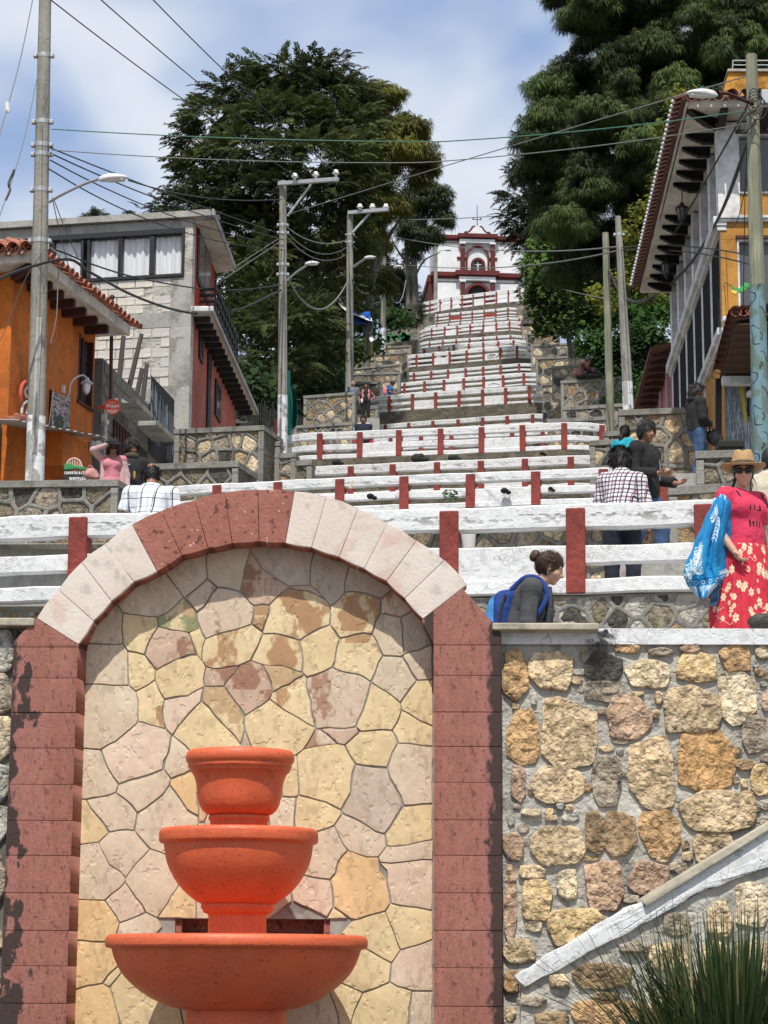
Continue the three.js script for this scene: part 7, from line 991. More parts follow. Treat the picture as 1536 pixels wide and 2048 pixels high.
{
  const t = thing('shrubs', 'dark green shrubs on the left flank below the big trees', 'shrubs', at(660, 760, 104)); crown(t, 'foliage', LEAF, leafMat(0.03, 0.065, 0.016), 108, [[655, 700, 40, 50], [680, 650, 24, 40, 6], [715, 700, 20, 36, 6], [640, 760, 40, 30, -8], [725, 640, 24, 40, 14], [600, 780, 50, 30, -16], [790, 640, 30, 34, 40], [745, 690, 18, 24, 14]], 20, { seed: 6, mode: 'leaf', size: [1.2, 2.4], tone: [0.6, 1.5], core: 0.3 });
  meta(t, null, null, null, 'stuff');
  const s = tree('small_tree', 'tiny dark treetop above the block house roof', 90, 190, 450); crown(s, 'crown', TUFTFAR, leafMat(0.035, 0.05, 0.022), 90, [[192, 425, 12, 14, 0], [180, 436, 14, 10, 0], [210, 436, 10, 8, 0], [166, 440, 8, 8, 0]], 26, { seed: 7, mode: 'tuft', size: [0.4, 0.7], core: 0.3 }); limbs(s, 90, [[[[192, 470], [190, 415]], 0.06, 0.02]]);
  const s2 = tree('small_tree', 'low dark treetop left of the cypress over the roof line', 90, 290, 450); crown(s2, 'crown', SPR, leafMat(0.036, 0.056, 0.02), 90, [[288, 432, 18, 8, 0], [330, 420, 24, 12, 0], [365, 430, 30, 14, 0]], 20, { seed: 8, size: [0.4, 0.7] });
}
{
  const d = 84, t = tree('weeping_pine', 'giant weeping pine with drooping needle tufts on the right', d, 1280, 860); limbs(t, d, [[[[1290, 880], [1285, 600], [1290, 300], [1300, -80]], 0.5, 0.2], [[[1287, 420], [1220, 330], [1130, 270]], 0.16, 0.04], [[[1290, 250], [1240, 160], [1180, 90]], 0.14, 0.04], [[[1290, 260], [1380, 150], [1460, 60]], 0.14, 0.04], [[[1286, 560], [1200, 470], [1130, 420]], 0.14, 0.04]]);
  const g = leafMat(0.072, 0.118, 0.040);
  const pads = []; const row = (y, x0, x1, n, rx, ry) => { for (let i = 0; i < n; i++) pads.push([lerp(x0, x1, n > 1 ? i / (n - 1) : 0) + (hsh(i, y, 1) - 0.5) * 40, y + (hsh(i, y, 2) - 0.5) * 30, rx * (0.8 + hsh(i, y, 3) * 0.5), ry * (0.8 + hsh(i, y, 4) * 0.5), (hsh(i, y, 5) - 0.5) * 5]); };
  row(-30, 1170, 1560, 8, 50, 34); row(20, 1170, 1560, 8, 50, 36); row(75, 1165, 1560, 8, 50, 36); row(130, 1160, 1540, 8, 50, 38); row(180, 1120, 1500, 8, 48, 36); row(230, 1100, 1420, 7, 48, 36); row(280, 1080, 1380, 7, 48, 36); row(330, 1100, 1360, 6, 46, 36); row(385, 1120, 1350, 6, 46, 36); row(440, 1130, 1340, 5, 46, 38); row(500, 1140, 1330, 5, 44, 38); row(560, 1160, 1320, 4, 44, 38);
  crown(t, 'crown', TUFT, g, d, pads, 30, { seed: 9, mode: 'tuft', size: [0.6, 1.2], tone: [0.45, 1.3], tint: [0.5, 0.25, 0], core: 0.3, split: 5 });
}
{ const d = 130, t = tree('cypress_tree', 'dark pointed cypress right of the church', d, 1060, 640); limbs(t, d, [[[[1057, 650], [1056, 500], [1062, 330]], 0.3, 0.06], [[[1148, 650], [1150, 540], [1140, 430]], 0.3, 0.1]]); crown(t, 'crown', SPR, leafMat(0.045, 0.055, 0.026), d, [[1062, 335, 16, 22], [1040, 355, 20, 16], [1075, 370, 30, 24], [1035, 395, 28, 20], [1070, 415, 36, 26], [1030, 440, 24, 18], [1060, 460, 36, 26], [1085, 480, 34, 30], [1045, 490, 20, 14], [1090, 540, 34, 34], [1100, 430, 30, 40]], 13, { seed: 10, size: [0.6, 1.1], tone: [0.6, 1.3], core: 0.3 }); const br = tree('dead_branch', 'brown withered branches between cypress and weeping pine', 118, 1100, 330); crown(br, 'twigs', SPR, leafMat(0.10, 0.055, 0.035, 0), 118, [[1098, 310, 22, 18], [1106, 345, 20, 22]], 9, { seed: 30, size: [0.5, 0.9] }); }
{
  const d = 96, t = tree('leafy_tree', 'bright green broad-leaved tree over the right flank of the stairs', d, 1140, 740); limbs(t, d, [[[[1146, 765], [1140, 690], [1125, 620]], 0.17, 0.08], [[[1160, 765], [1155, 700], [1160, 600]], 0.16, 0.08]]);
  crown(t, 'crown', LEAF, leafMat(0.065, 0.12, 0.030), d, [[1100, 490, 36, 26], [1075, 520, 30, 24], [1120, 520, 40, 34], [1090, 560, 40, 34], [1065, 590, 22, 24], [1120, 590, 44, 38], [1085, 625, 30, 26], [1110, 650, 36, 26], [1150, 560, 36, 40], [1150, 640, 36, 36], [1090, 655, 18, 20]], 22, { seed: 11, mode: 'leaf', size: [0.9, 1.9], tone: [0.45, 1.7], tint: [0.5, 0.3, 0], core: 0.3 });
  const t2 = tree('yellow_green_bush', 'yellowish green foliage hanging left of the corbelled house', 72, 1290, 640); crown(t2, 'foliage', LEAF, leafMat(0.085, 0.11, 0.015), 72, [[1300, 420, 30, 30], [1280, 470, 30, 30], [1285, 520, 30, 26], [1260, 560, 30, 34], [1300, 585, 30, 20], [1215, 600, 30, 36], [1380, 190, 34, 16], [1350, 215, 24, 16], [1330, 260, 20, 20], [1320, 370, 24, 24]], 15, { seed: 12, mode: 'leaf', size: [0.8, 1.6], tone: [0.5, 1.5], tint: [0.6, 0.2, 0] });
  const u = thing('undergrowth', 'dense dark green undergrowth behind the pair of poles on the right', 'shrubs', at(1250, 800, 76)); crown(u, 'foliage', LEAF, leafMat(0.035, 0.085, 0.016), 78, [[1190, 690, 36, 40], [1240, 700, 44, 44], [1300, 680, 44, 50], [1220, 750, 50, 30], [1290, 760, 44, 40], [1330, 720, 30, 50], [1180, 640, 34, 40, 6], [1250, 630, 50, 40, 4], [1310, 620, 40, 40, 3], [1260, 800, 50, 26, -4]], 19, { seed: 13, mode: 'leaf', size: [0.9, 2], tone: [0.4, 1.5], core: 0.35 }); meta(u, null, null, null, 'stuff');
  const g2 = thing('ground_shrubs', 'leafy ground shrubs on the far slopes beside the stairs', 'shrubs', at(700, 800, 100)); crown(g2, 'foliage', LEAF, leafMat(0.03, 0.06, 0.016), 120, [[560, 760, 90, 40, -20], [640, 740, 60, 40], [690, 690, 40, 40, 20], [1180, 620, 60, 60, 20], [1110, 610, 30, 40, 50], [760, 620, 60, 40, 50], [560, 640, 120, 100, 10], [540, 520, 110, 60, 14], [660, 520, 90, 60, 16], [480, 620, 60, 90, 4], [640, 640, 60, 80, 14], [680, 600, 80, 60, 30], [800, 560, 40, 60, 70], [1230, 560, 120, 100, 10], [500, 790, 60, 40, -44]], 5, { seed: 14, mode: 'leaf', size: [1.5, 3.2], tone: [0.4, 1.2], core: 0.4 }); meta(g2, null, null, null, 'stuff');
}
// ================================================================ people
const smin = (a, b, k) => { const h = Math.max(k - Math.abs(a - b), 0) / k; return Math.min(a, b) - h * h * k * 0.25; };
const dCap = (p, a, b, ra, rb) => { const bx = b.x - a.x, by = b.y - a.y, bz = b.z - a.z, px = p.x - a.x, py = p.y - a.y, pz = p.z - a.z; const t = clamp((px * bx + py * by + pz * bz) / (bx * bx + by * by + bz * bz + 1e-9)); return Math.hypot(px - bx * t, py - by * t, pz - bz * t) - lerp(ra, rb, t); };
const dEll = (p, c, r) => { const x = (p.x - c.x) / r.x, y = (p.y - c.y) / r.y, z = (p.z - c.z) / r.z, k = Math.hypot(x, y, z), g = Math.hypot(x / r.x, y / r.y, z / r.z); return g < 1e-6 ? -Math.min(r.x, r.y, r.z) : k * (k - 1) / g; };
function nets(f, lo, hi, h) {
  const nx = Math.ceil((hi.x - lo.x) / h) + 1, ny = Math.ceil((hi.y - lo.y) / h) + 1, nz = Math.ceil((hi.z - lo.z) / h) + 1, F = new Float32Array(nx * ny * nz), p = V(), id = new Int32Array(nx * ny * nz).fill(-1), P = [], I = [];
  const ix = (i, j, k) => i + nx * (j + ny * k);
  for (let k = 0; k < nz; k++) for (let j = 0; j < ny; j++) for (let i = 0; i < nx; i++) { p.set(lo.x + i * h, lo.y + j * h, lo.z + k * h); F[ix(i, j, k)] = f(p); }
  for (let k = 0; k + 1 < nz; k++) for (let j = 0; j + 1 < ny; j++) for (let i = 0; i + 1 < nx; i++) {
    let n = 0, x = 0, y = 0, z = 0, m = 0; const v = []; for (let c = 0; c < 8; c++) { const q = F[ix(i + (c & 1), j + (c >> 1 & 1), k + (c >> 2))]; v.push(q); if (q < 0) m++; } if (m === 0 || m === 8) continue;
    for (let c = 0; c < 8; c++) for (const b of [1, 2, 4]) if (!(c & b) && (v[c] < 0) !== (v[c | b] < 0)) { const t = v[c] / (v[c] - v[c | b]); x += (c & 1) + (b === 1 ? t : 0); y += (c >> 1 & 1) + (b === 2 ? t : 0); z += (c >> 2) + (b === 4 ? t : 0); n++; }
    id[ix(i, j, k)] = P.length / 3; P.push(lo.x + (i + x / n) * h, lo.y + (j + y / n) * h, lo.z + (k + z / n) * h);
  }
  const quad = (a, b, c, d, fl) => { if (a < 0 || b < 0 || c < 0 || d < 0) return; fl ? I.push(a, b, c, a, c, d) : I.push(a, c, b, a, d, c); };
  for (let k = 1; k + 1 < nz; k++) for (let j = 1; j + 1 < ny; j++) for (let i = 1; i + 1 < nx; i++) { const a = F[ix(i, j, k)] < 0;
    if (a !== F[ix(i + 1, j, k)] < 0) quad(id[ix(i, j - 1, k - 1)], id[ix(i, j, k - 1)], id[ix(i, j, k)], id[ix(i, j - 1, k)], a);
    if (a !== F[ix(i, j + 1, k)] < 0) quad(id[ix(i - 1, j, k - 1)], id[ix(i - 1, j, k)], id[ix(i, j, k)], id[ix(i, j, k - 1)], a);
    if (a !== F[ix(i, j, k + 1)] < 0) quad(id[ix(i - 1, j - 1, k)], id[ix(i, j - 1, k)], id[ix(i, j, k)], id[ix(i - 1, j, k)], a); }
  const g = new THREE.BufferGeometry(); g.setAttribute('position', new THREE.Float32BufferAttribute(P, 3)); g.setIndex(I); if (I.length) g.computeVertexNormals(); return g;
}
const bounds = (prims, o) => { const lo = V(9, 9, 9), hi = V(-9, -9, -9); for (const q of prims) { const pts = q.c ? [[q.c, Math.max(q.r.x, q.r.y, q.r.z)]] : [[q.a, q.ra], [q.b, q.rb]]; for (const [c, r] of pts) { lo.min(V(c.x - r, c.y - r, c.z - r)); hi.max(V(c.x + r, c.y + r, c.z + r)); } } return [lo.addScalar(-o), hi.addScalar(o)]; };
const fieldOf = (prims, k, o = 0) => (p) => { let d = 9; for (const q of prims) { const e = (q.c ? dEll(p, q.c, q.r) : dCap(p, q.a, q.b, q.ra, q.rb)) - o - (q.o ?? 0); d = d === 9 ? e : smin(d, e, k); } return d; };
const C3 = (a, b, ra, rb = ra) => ({ a, b, ra, rb }), E3 = (c, x, y, z) => ({ c, r: V(x, y, z) });
const skinTone = (r, g, b) => M(rgb(r, g, b), { roughness: 0.55 });
const SKIN = { tan: skinTone(0.42, 0.22, 0.135), brown: skinTone(0.27, 0.13, 0.075), fair: skinTone(0.52, 0.30, 0.21) };
const HAIR = { black: M(rgb(0.012, 0.011, 0.011), { roughness: 0.62 }), brown: M(rgb(0.085, 0.04, 0.02), { roughness: 0.6, map: rep(T.wood, 9, 30) }), grey: M(rgb(0.32, 0.31, 0.30), { roughness: 0.7 }) };
const cloth = (r, g, b, o = {}) => M(rgb(r, g, b), { map: rep(T.fabric, 3), bumpMap: rep(T.fabB, 2.2), bumpScale: 0.012, roughness: 0.92, ...o });
const printed = (w, h, draw, o = {}) => { const c = document.createElement('canvas'); c.width = w; c.height = h; draw(c.getContext('2d'), w, h); const t = new THREE.CanvasTexture(c); t.colorSpace = THREE.SRGBColorSpace; t.wrapS = t.wrapT = THREE.RepeatWrapping; if (o.rep) t.repeat.set(o.rep, o.rep); return M(rgb(0.85, 0.85, 0.85), { map: t, bumpMap: rep(T.fabB, 2.2), bumpScale: 0.012, roughness: 0.92 }); };
function hand(w, dir, palm, side, cell, curl = 0.5) {
  const d = dir.clone().normalize(), n = palm.clone().addScaledVector(d, -palm.dot(d)).normalize(), s = V().crossVectors(d, n).multiplyScalar(side), at2 = (x, y, z) => w.clone().addScaledVector(d, y).addScaledVector(s, x).addScaledVector(n, z), pr = [C3(at2(-0.024, 0.03, 0), at2(-0.026, 0.085, 0), 0.016, 0.014), C3(at2(0, 0.02, 0), at2(0, 0.088, 0), 0.018, 0.015), C3(at2(0.024, 0.03, 0), at2(0.026, 0.082, 0), 0.016, 0.013)];
  [[-0.03, 0.068, 0.9], [-0.01, 0.078, 1], [0.011, 0.072, 0.97], [0.031, 0.056, 0.85]].forEach(([x, L, r], i) => { const y0 = 0.088 - Math.abs(x) * 0.25, a = at2(x, y0, 0), c1 = curl * 0.6, c2 = curl * 1.5; const b = at2(x * 1.12, y0 + L * 0.5 * Math.cos(c1), L * 0.5 * Math.sin(c1)), e = at2(x * 1.15, y0 + L * 0.5 * Math.cos(c1) + L * 0.5 * Math.cos(c2), L * 0.5 * (Math.sin(c1) + Math.sin(c2))); pr.push(C3(a, b, 0.0095 * r, 0.0088 * r), C3(b, e, 0.0088 * r, 0.007 * r)); });
  pr.push(C3(at2(-0.026, 0.028, 0.004), at2(-0.055, 0.058, 0.02), 0.013, 0.011), C3(at2(-0.055, 0.058, 0.02), at2(-0.054, 0.09, 0.034), 0.011, 0.008), C3(at2(0, -0.02, 0), at2(0, 0.03, 0), 0.026, 0.022));
  const [lo, hi] = bounds(pr, 0.015); return nets(fieldOf(pr, 0.008), lo, hi, cell);
}
function headParts(o) {   // in the head's own frame: +z forward
  const f = o.fem ? 0.94 : 1, pr = [E3(V(0, 0.028, -0.012), 0.076 * f, 0.098, 0.096), E3(V(0, -0.045, 0.022), 0.056 * f, 0.064, 0.066), E3(V(0, -0.094, 0.056), 0.022 * f, 0.02, 0.024), E3(V(0.036, -0.022, 0.052), 0.03, 0.034, 0.034), E3(V(-0.036, -0.022, 0.052), 0.03, 0.034, 0.034), C3(V(0, 0.014, 0.086), V(0, -0.026, 0.108), 0.009, 0.0135), C3(V(-0.013, -0.03, 0.094), V(0.013, -0.03, 0.094), 0.009, 0.009), C3(V(-0.042, 0.03, 0.07), V(0.042, 0.03, 0.07), 0.013, 0.013), C3(V(-0.02, -0.058, 0.082), V(0.02, -0.058, 0.082), 0.009, 0.009), E3(V(0.078 * f, -0.002, -0.008), 0.011, 0.031, 0.019), E3(V(-0.078 * f, -0.002, -0.008), 0.011, 0.031, 0.019), C3(V(0, -0.06, -0.022), V(0, -0.17, -0.045), 0.05 * f, 0.056 * f)];
  const base = fieldOf(pr, 0.02), eyeL = V(0.031, 0.01, 0.098), eyeR = V(-0.031, 0.01, 0.098);
  const sub = (p) => { let d = base(p); for (const e of [eyeL, eyeR]) { const s = -(Math.hypot(p.x - e.x, (p.y - e.y) * 1.25, p.z - e.z) - 0.0155); d = -smin(-d, -s, 0.008); } return d; };
  return { f: sub, lo: V(-0.105, -0.19, -0.125), hi: V(0.105, 0.145, 0.135), skull: (p, q) => dEll(p, V(0, 0.028, -0.012), V(0.076 * f + q, 0.098 + q, 0.096 + q)) };
}
const J0 = { pelvis: [0, 0.95, 0], belly: [0, 1.08, 0.005], chest: [0, 1.26, 0], neck: [0, 1.44, -0.015], head: [0, 1.585, 0.02], shL: [0.175, 1.385, -0.01], shR: [-0.175, 1.385, -0.01], elL: [0.235, 1.11, -0.03], elR: [-0.235, 1.11, -0.03], wrL: [0.24, 0.87, 0.06], wrR: [-0.24, 0.87, 0.06], hipL: [0.09, 0.91, 0], hipR: [-0.09, 0.91, 0], knL: [0.1, 0.5, 0.02], knR: [-0.1, 0.5, 0.02], anL: [0.1, 0.085, -0.02], anR: [-0.1, 0.085, -0.02] };
let pSeed = 0;
function person(o) {
  const { label, pos, yaw = 0, h = 1.65, fat = 1, cell = 0.018, headYaw = 0, headPitch = 0, headRoll = 0, skin = SKIN.tan, hairMat = HAIR.black, fem = false, hands = {}, legs = true } = o;
  const seed = ++pSeed, J = {}; for (const k of Object.keys(J0)) J[k] = V(...(o.J?.[k] ?? J0[k])); const s = h / 1.7, near = cell < 0.02;
  const t = thing('person', label, 'person', pos.clone()); const M4 = new THREE.Matrix4().makeRotationY(yaw).multiply(new THREE.Matrix4().makeScale(s, s, s)).setPosition(pos);
  const put = (name, g, mat, uvf, parent) => { if (Array.isArray(g)) g = join(g); if (!g.attributes.position.count) return; const p = g.attributes.position, n = g.attributes.normal; if (uvf) { const uv = new Float32Array(p.count * 2); for (let i = 0; i < p.count; i++) { const q = uvf(p.getX(i), p.getY(i), p.getZ(i), n.getX(i), n.getZ(i)); uv[i * 2] = q[0]; uv[i * 2 + 1] = q[1]; } g.setAttribute('uv', new THREE.BufferAttribute(uv, 2)); } else if (!g.attributes.uv) uvBox(g); g.applyMatrix4(M4); return part(t, name, g, mat, parent ?? t); };
  const F = fat, spine = [E3(J.pelvis, 0.163 * F, 0.125, 0.118 * F), E3(J.belly, 0.142 * F, 0.14, 0.108 * F * (fat > 1.1 ? 1.12 : 1)), E3(J.chest, 0.163 * (0.5 + F * 0.5), 0.175, 0.112 * (0.5 + F * 0.5)), C3(J.shL, J.shR, 0.062, 0.062), C3(J.chest, J.neck, 0.09, 0.06)];
  if (fem) for (const m of [1, -1]) { const a = V().crossVectors(V(0, 1, 0), J.shL.clone().sub(J.shR)).normalize(); if (a.z < 0 && !o.turned) a.negate(); spine.push(E3(J.chest.clone().add(V(m * 0.075, 0.02, 0.085)), 0.066 * F, 0.064 * F, 0.058 * F)); }
  const armP = (S) => [C3(J['sh' + S], J['el' + S], 0.056 * (0.6 + 0.4 * F), 0.044), C3(J['el' + S], J['wr' + S], 0.043, 0.028)], legP = (S) => [C3(J['hip' + S], J['kn' + S], 0.09 * F, 0.06), C3(J['kn' + S], J['an' + S], 0.058, 0.04), E3(J['kn' + S].clone().lerp(J['an' + S], 0.3).add(V(0, 0, -0.02)), 0.05, 0.1, 0.052)];
  const all = [...spine, ...armP('L'), ...armP('R'), C3(J.neck, J.head.clone().add(V(0, -0.07, -0.02)), 0.055, 0.05)]; const feet = ['L', 'R'].map((S) => C3(J['an' + S].clone().add(V(0, -0.035, -0.02)), J['an' + S].clone().add(V(0, -0.05, 0.15)), 0.042, 0.034)); if (legs) all.push(...legP('L'), ...legP('R'), ...feet);
  const body = []; { const [lo, hi] = bounds(all, 0.03); body.push(nets(fieldOf(all, 0.03), lo, hi, Math.max(cell, 0.014))); }
  const H = headParts({ fem }), hm = new THREE.Matrix4().makeRotationFromEuler(new THREE.Euler(headPitch, headYaw, headRoll, 'YXZ')).setPosition(J.head), hc = clamp(cell * 0.42, 0.0045, 0.014);
  const hg = nets(H.f, H.lo, H.hi, hc); hg.applyMatrix4(hm); body.push(hg);
  for (const S of ['L', 'R']) if (hands[S]) { const q = hands[S]; body.push(hand(J['wr' + S], q.dir ? V(...q.dir) : J['wr' + S].clone().sub(J['el' + S]), V(...(q.palm ?? [S === 'L' ? -1 : 1, 0, 0])), S === 'L' ? 1 : -1, clamp(cell * 0.3, 0.0045, 0.012), q.curl ?? 0.5)); }
  body.forEach((g) => uvBox(g)); put('body', join(body), skin);
  const inHead = (g) => g.applyMatrix4(hm), kid = (name, g, mat) => put(name, inHead(g), mat);
  if (!o.noFace) {
    if (near && !o.glasses && !o.closed) { for (const m of [1, -1]) { const e = kid('eye', ball(V(m * 0.031, 0.009, 0.0755), 0.012, 0.0085, 0.012, 12), MAT.eye ??= M(rgb(0.4, 0.38, 0.36), { roughness: 0.3 })); put('iris', inHead(ball(V(m * 0.031, 0.009, 0.085), 0.0065, 0.0065, 0.0045, 10)), MAT.black, null, e); } }
    if (near) { kid('lips', join([cyl(V(-0.021, -0.057, 0.087), V(0.021, -0.057, 0.087), 0.0065, 0.0065, 8)]), M(rgb(skin.color.r * 0.85, skin.color.g * 0.6, skin.color.b * 0.62), { roughness: 0.5 })); for (const m of [1, -1]) kid('eyebrow', tube([V(m * 0.014, 0.03, 0.0885), V(m * 0.032, 0.036, 0.084), V(m * 0.05, 0.03, 0.072)], 0.004, 8, 5), hairMat); }
  }
  if (o.hair !== 'none') {
    const long = o.hair === 'long', th = o.hairThick ?? 0.016, thin = o.hair === 'bald', ext = o.hairExtra?.map((q) => C3(V(...q[0]), V(...q[1]), q[2], q[3] ?? q[2])) ?? [];
    const cut = (p) => dEll(p, V(0, -0.052 + (o.hairLine ?? 0), 0.092), V(0.082, 0.114, 0.092)), nape = long ? -0.2 : -0.075;
    const hf = (p) => { let d = H.skull(p, th + 0.008 * (fbm3(p.x * 26 + seed, p.y * 26, p.z * 26, 2) - 0.5) * 2 * (o.shaggy ?? 0.6)); d = Math.max(d, -cut(p), nape - p.y, p.y < -0.02 && p.z > 0.012 ? 0.02 : -1); if (thin) d = Math.max(d, (p.y - 0.055) * 0.9 + Math.max(0, 0.0)); for (const e of ext) d = smin(d, dCap(p, e.a, e.b, e.ra, e.rb) - 0.006 * (noise3(p.x * 60, p.y * 14, p.z * 60) - 0.5), 0.012); return d; };
    const b = bounds(ext, 0.02), lo = H.lo.clone().min(ext.length ? b[0] : H.lo), hi = H.hi.clone().max(ext.length ? b[1] : H.hi); const hgm = nets(hf, lo.addScalar(-0.01), hi.addScalar(0.01), hc * 1.15), hp = hgm.attributes.position, hn = hgm.attributes.normal, R = rng(seed * 31), bl = [], bi = [], sw = o.swept ? V(...o.swept) : null, NB = hp.count ? (near ? 900 : 260) : 0;
    for (let i = 0; i < NB; i++) { const k = R() * hp.count | 0, p = V().fromBufferAttribute(hp, k), n = V().fromBufferAttribute(hn, k); if ((sw && p.z < -0.118) || (n.z > 0.75 && p.y < 0.05) || (o.hat && p.y > -0.03)) continue; const d = sw ? sw.clone().sub(p).normalize() : V((R() - 0.5) * 0.9, p.y > 0.07 ? -0.15 : -1, p.z > 0.03 ? 0.5 : -0.35); d.addScaledVector(n, (sw ? 0.06 : 0.35) - d.dot(n)).normalize(); const L = (long ? 0.075 : sw ? 0.06 : 0.026 + 0.02 * (o.shaggy ?? 0.6)) * (0.6 + R() * 0.8), w = V().crossVectors(n, d).normalize().multiplyScalar(near ? 0.0035 : 0.006), e = p.clone().addScaledVector(d, L); if (!sw) e.y -= L * 0.25; const m = p.clone().addScaledVector(d, L * 0.5).addScaledVector(n, L * 0.1), q = bl.length / 3; for (const v of [p.clone().add(w), p.clone().sub(w), m.clone().add(w), m.clone().sub(w), e]) bl.push(v.x, v.y, v.z); bi.push(q, q + 1, q + 2, q + 1, q + 3, q + 2, q + 2, q + 3, q + 4); }
    const bg = new THREE.BufferGeometry(); bg.setAttribute('position', new THREE.Float32BufferAttribute(bl, 3)); bg.setIndex(bi); bg.computeVertexNormals(); uvBox(hgm); kid('hair', NB ? join([hgm, bg]) : hgm, hairMat);
  }
  const fold = (p, a) => a * ((fbm3(p.x * 7 + seed, p.y * 5, p.z * 7, 3) - 0.5) * 2 + (Math.abs(noise3(p.x * 16, p.y * 6 + seed, p.z * 16) - 0.5) - 0.25) * 0.8);
  const uvFlat = (x, y, z) => [x + z * 0.55, y];
  const T1 = o.top; if (T1) {
    const sl = T1.sleeve ?? 'short', ofs = T1.loose ?? 0.014, tor = [...spine, C3(J.pelvis.clone().add(V(0, 0.02, 0)), J.chest, 0.12 * F, 0.12)]; const torF = fieldOf(tor, 0.04, ofs), hem = T1.hem ?? 0.9, arms = [], cuts = [];
    for (const S of ['L', 'R']) { const a = J['sh' + S], b = J['el' + S], c = J['wr' + S]; if (sl === 'none') continue; if (sl === 'short') { const e = a.clone().lerp(b, 0.72); arms.push(C3(a, e, 0.062, 0.062)); cuts.push([e, b.clone().sub(a).normalize()]); } else { const e = b.clone().lerp(c, T1.len ?? 0.93); arms.push(C3(a, b, 0.06, 0.05), C3(b, e, 0.049, 0.037)); cuts.push([e, c.clone().sub(b).normalize(), 0.07]); } }
    const armF = arms.length ? fieldOf(arms, 0.022, ofs * 0.7) : null, nk = J.neck;
    const tf = (p) => { let d = torF(p); d = Math.max(d, hem + 0.012 * Math.sin(p.x * 20 + seed) - p.y); if (armF) { let e = armF(p); for (const [q, n, r] of cuts) { const k = (p.x - q.x) * n.x + (p.y - q.y) * n.y + (p.z - q.z) * n.z; if (k > 0 && Math.hypot(p.x - q.x, p.y - q.y, p.z - q.z) < 0.14) e = Math.max(e, k); } d = smin(d, e, 0.03); } d -= fold(p, T1.folds ?? 0.006); const hole = (T1.neck ?? 0.062) - Math.hypot(p.x - nk.x, (p.y - nk.y - 0.03) * 0.9, p.z - nk.z - 0.035); return Math.max(d, hole, p.y - nk.y - (T1.collar ?? 0.02)); };
    const [lo, hi] = bounds([...tor, ...arms], 0.05); const m = put(T1.name ?? 'shirt', nets(tf, lo, hi, cell * 0.8), T1.mat, T1.uv ?? uvFlat);
    if (T1.collarRing) put('collar', [new THREE.TorusGeometry(0.068, 0.016, 8, 24).rotateX(Math.PI / 2 - 0.25).translate(nk.x, nk.y + 0.015, nk.z + 0.01)], T1.mat, uvFlat);
  }
  const B1 = o.bottom; if (B1?.kind === 'pants' && legs) {
    const pr = [E3(J.pelvis, 0.163 * F, 0.125, 0.118 * F), ...legP('L'), ...legP('R')], pf = fieldOf(pr, 0.03, B1.loose ?? 0.014), wy = B1.waist ?? 1.0, cuff = B1.cuff ?? 0.05; const [lo, hi] = bounds(pr, 0.04);
    put('trousers', nets((p) => Math.max(pf(p) - fold(p, 0.007), p.y - wy, B1.seated ? -1 : Math.min(J.anL.y, J.anR.y) - 0.05 + cuff - p.y), lo, hi, cell), B1.mat, uvFlat);
    for (const S of ['L', 'R']) { const a = J['an' + S], ft = [C3(a.clone().add(V(0, -0.04, -0.03)), a.clone().add(V(0, -0.05, 0.16)), 0.05, 0.042), C3(a.clone().add(V(0, 0.03, -0.02)), a.clone().add(V(0, -0.03, 0)), 0.05, 0.05)], ff = fieldOf(ft, 0.02); const [l2, h2] = bounds(ft, 0.02); put('shoe', nets((p) => Math.max(ff(p), a.y - 0.083 - p.y), l2, h2, cell), B1.shoe ?? MAT.blackMatt); }
  }
  if (B1?.kind === 'skirt') {
    const [top, len, r0, r1] = B1.dim, c = J.pelvis, fl = B1.pleats ?? 0.01; const sf = (p) => { const v = clamp((top - p.y) / len), r = lerp(r0, r1, Math.pow(v, B1.pow ?? 0.6)) + fl * v * Math.sin(Math.atan2(p.x - c.x, p.z - c.z) * 13 + p.y * 4) ; return Math.max((Math.hypot(p.x - c.x, (p.z - c.z) * 1.12) - r) * 0.9 - fold(p, 0.012 * v), p.y - top, top - len - p.y); };
    put('skirt', nets(sf, V(c.x - r1 - 0.06, top - len - 0.03, c.z - r1 - 0.06), V(c.x + r1 + 0.06, top + 0.03, c.z + r1 + 0.06), cell * 0.9), B1.mat, B1.uv ?? uvFlat);
  }
  return { t, put, kid, J, M4, hm, cell, fold, s, world: (x, y, z) => V(x, y, z).applyMatrix4(M4), headW: (x, y, z) => V(x, y, z).applyMatrix4(hm).applyMatrix4(M4) };
}
const stand = (x, y, d, h, k = 0.985) => { const p = at(x, y, d); p.y -= h * k; return p; };
const checks = (bg, bands) => printed(256, 256, (x, w) => { x.fillStyle = bg; x.fillRect(0, 0, w, w); for (const [c, a, n, wd] of bands) { x.fillStyle = c; x.globalAlpha = a; for (let i = 0; i < n; i++) { x.fillRect(i * w / n + w / n * 0.3, 0, wd, w); x.fillRect(0, i * w / n + w / n * 0.3, w, wd); } } }, { rep: 3 });
const navy = cloth(0.012, 0.015, 0.03), denim = cloth(0.055, 0.11, 0.23), blackCloth = cloth(0.014, 0.014, 0.015);
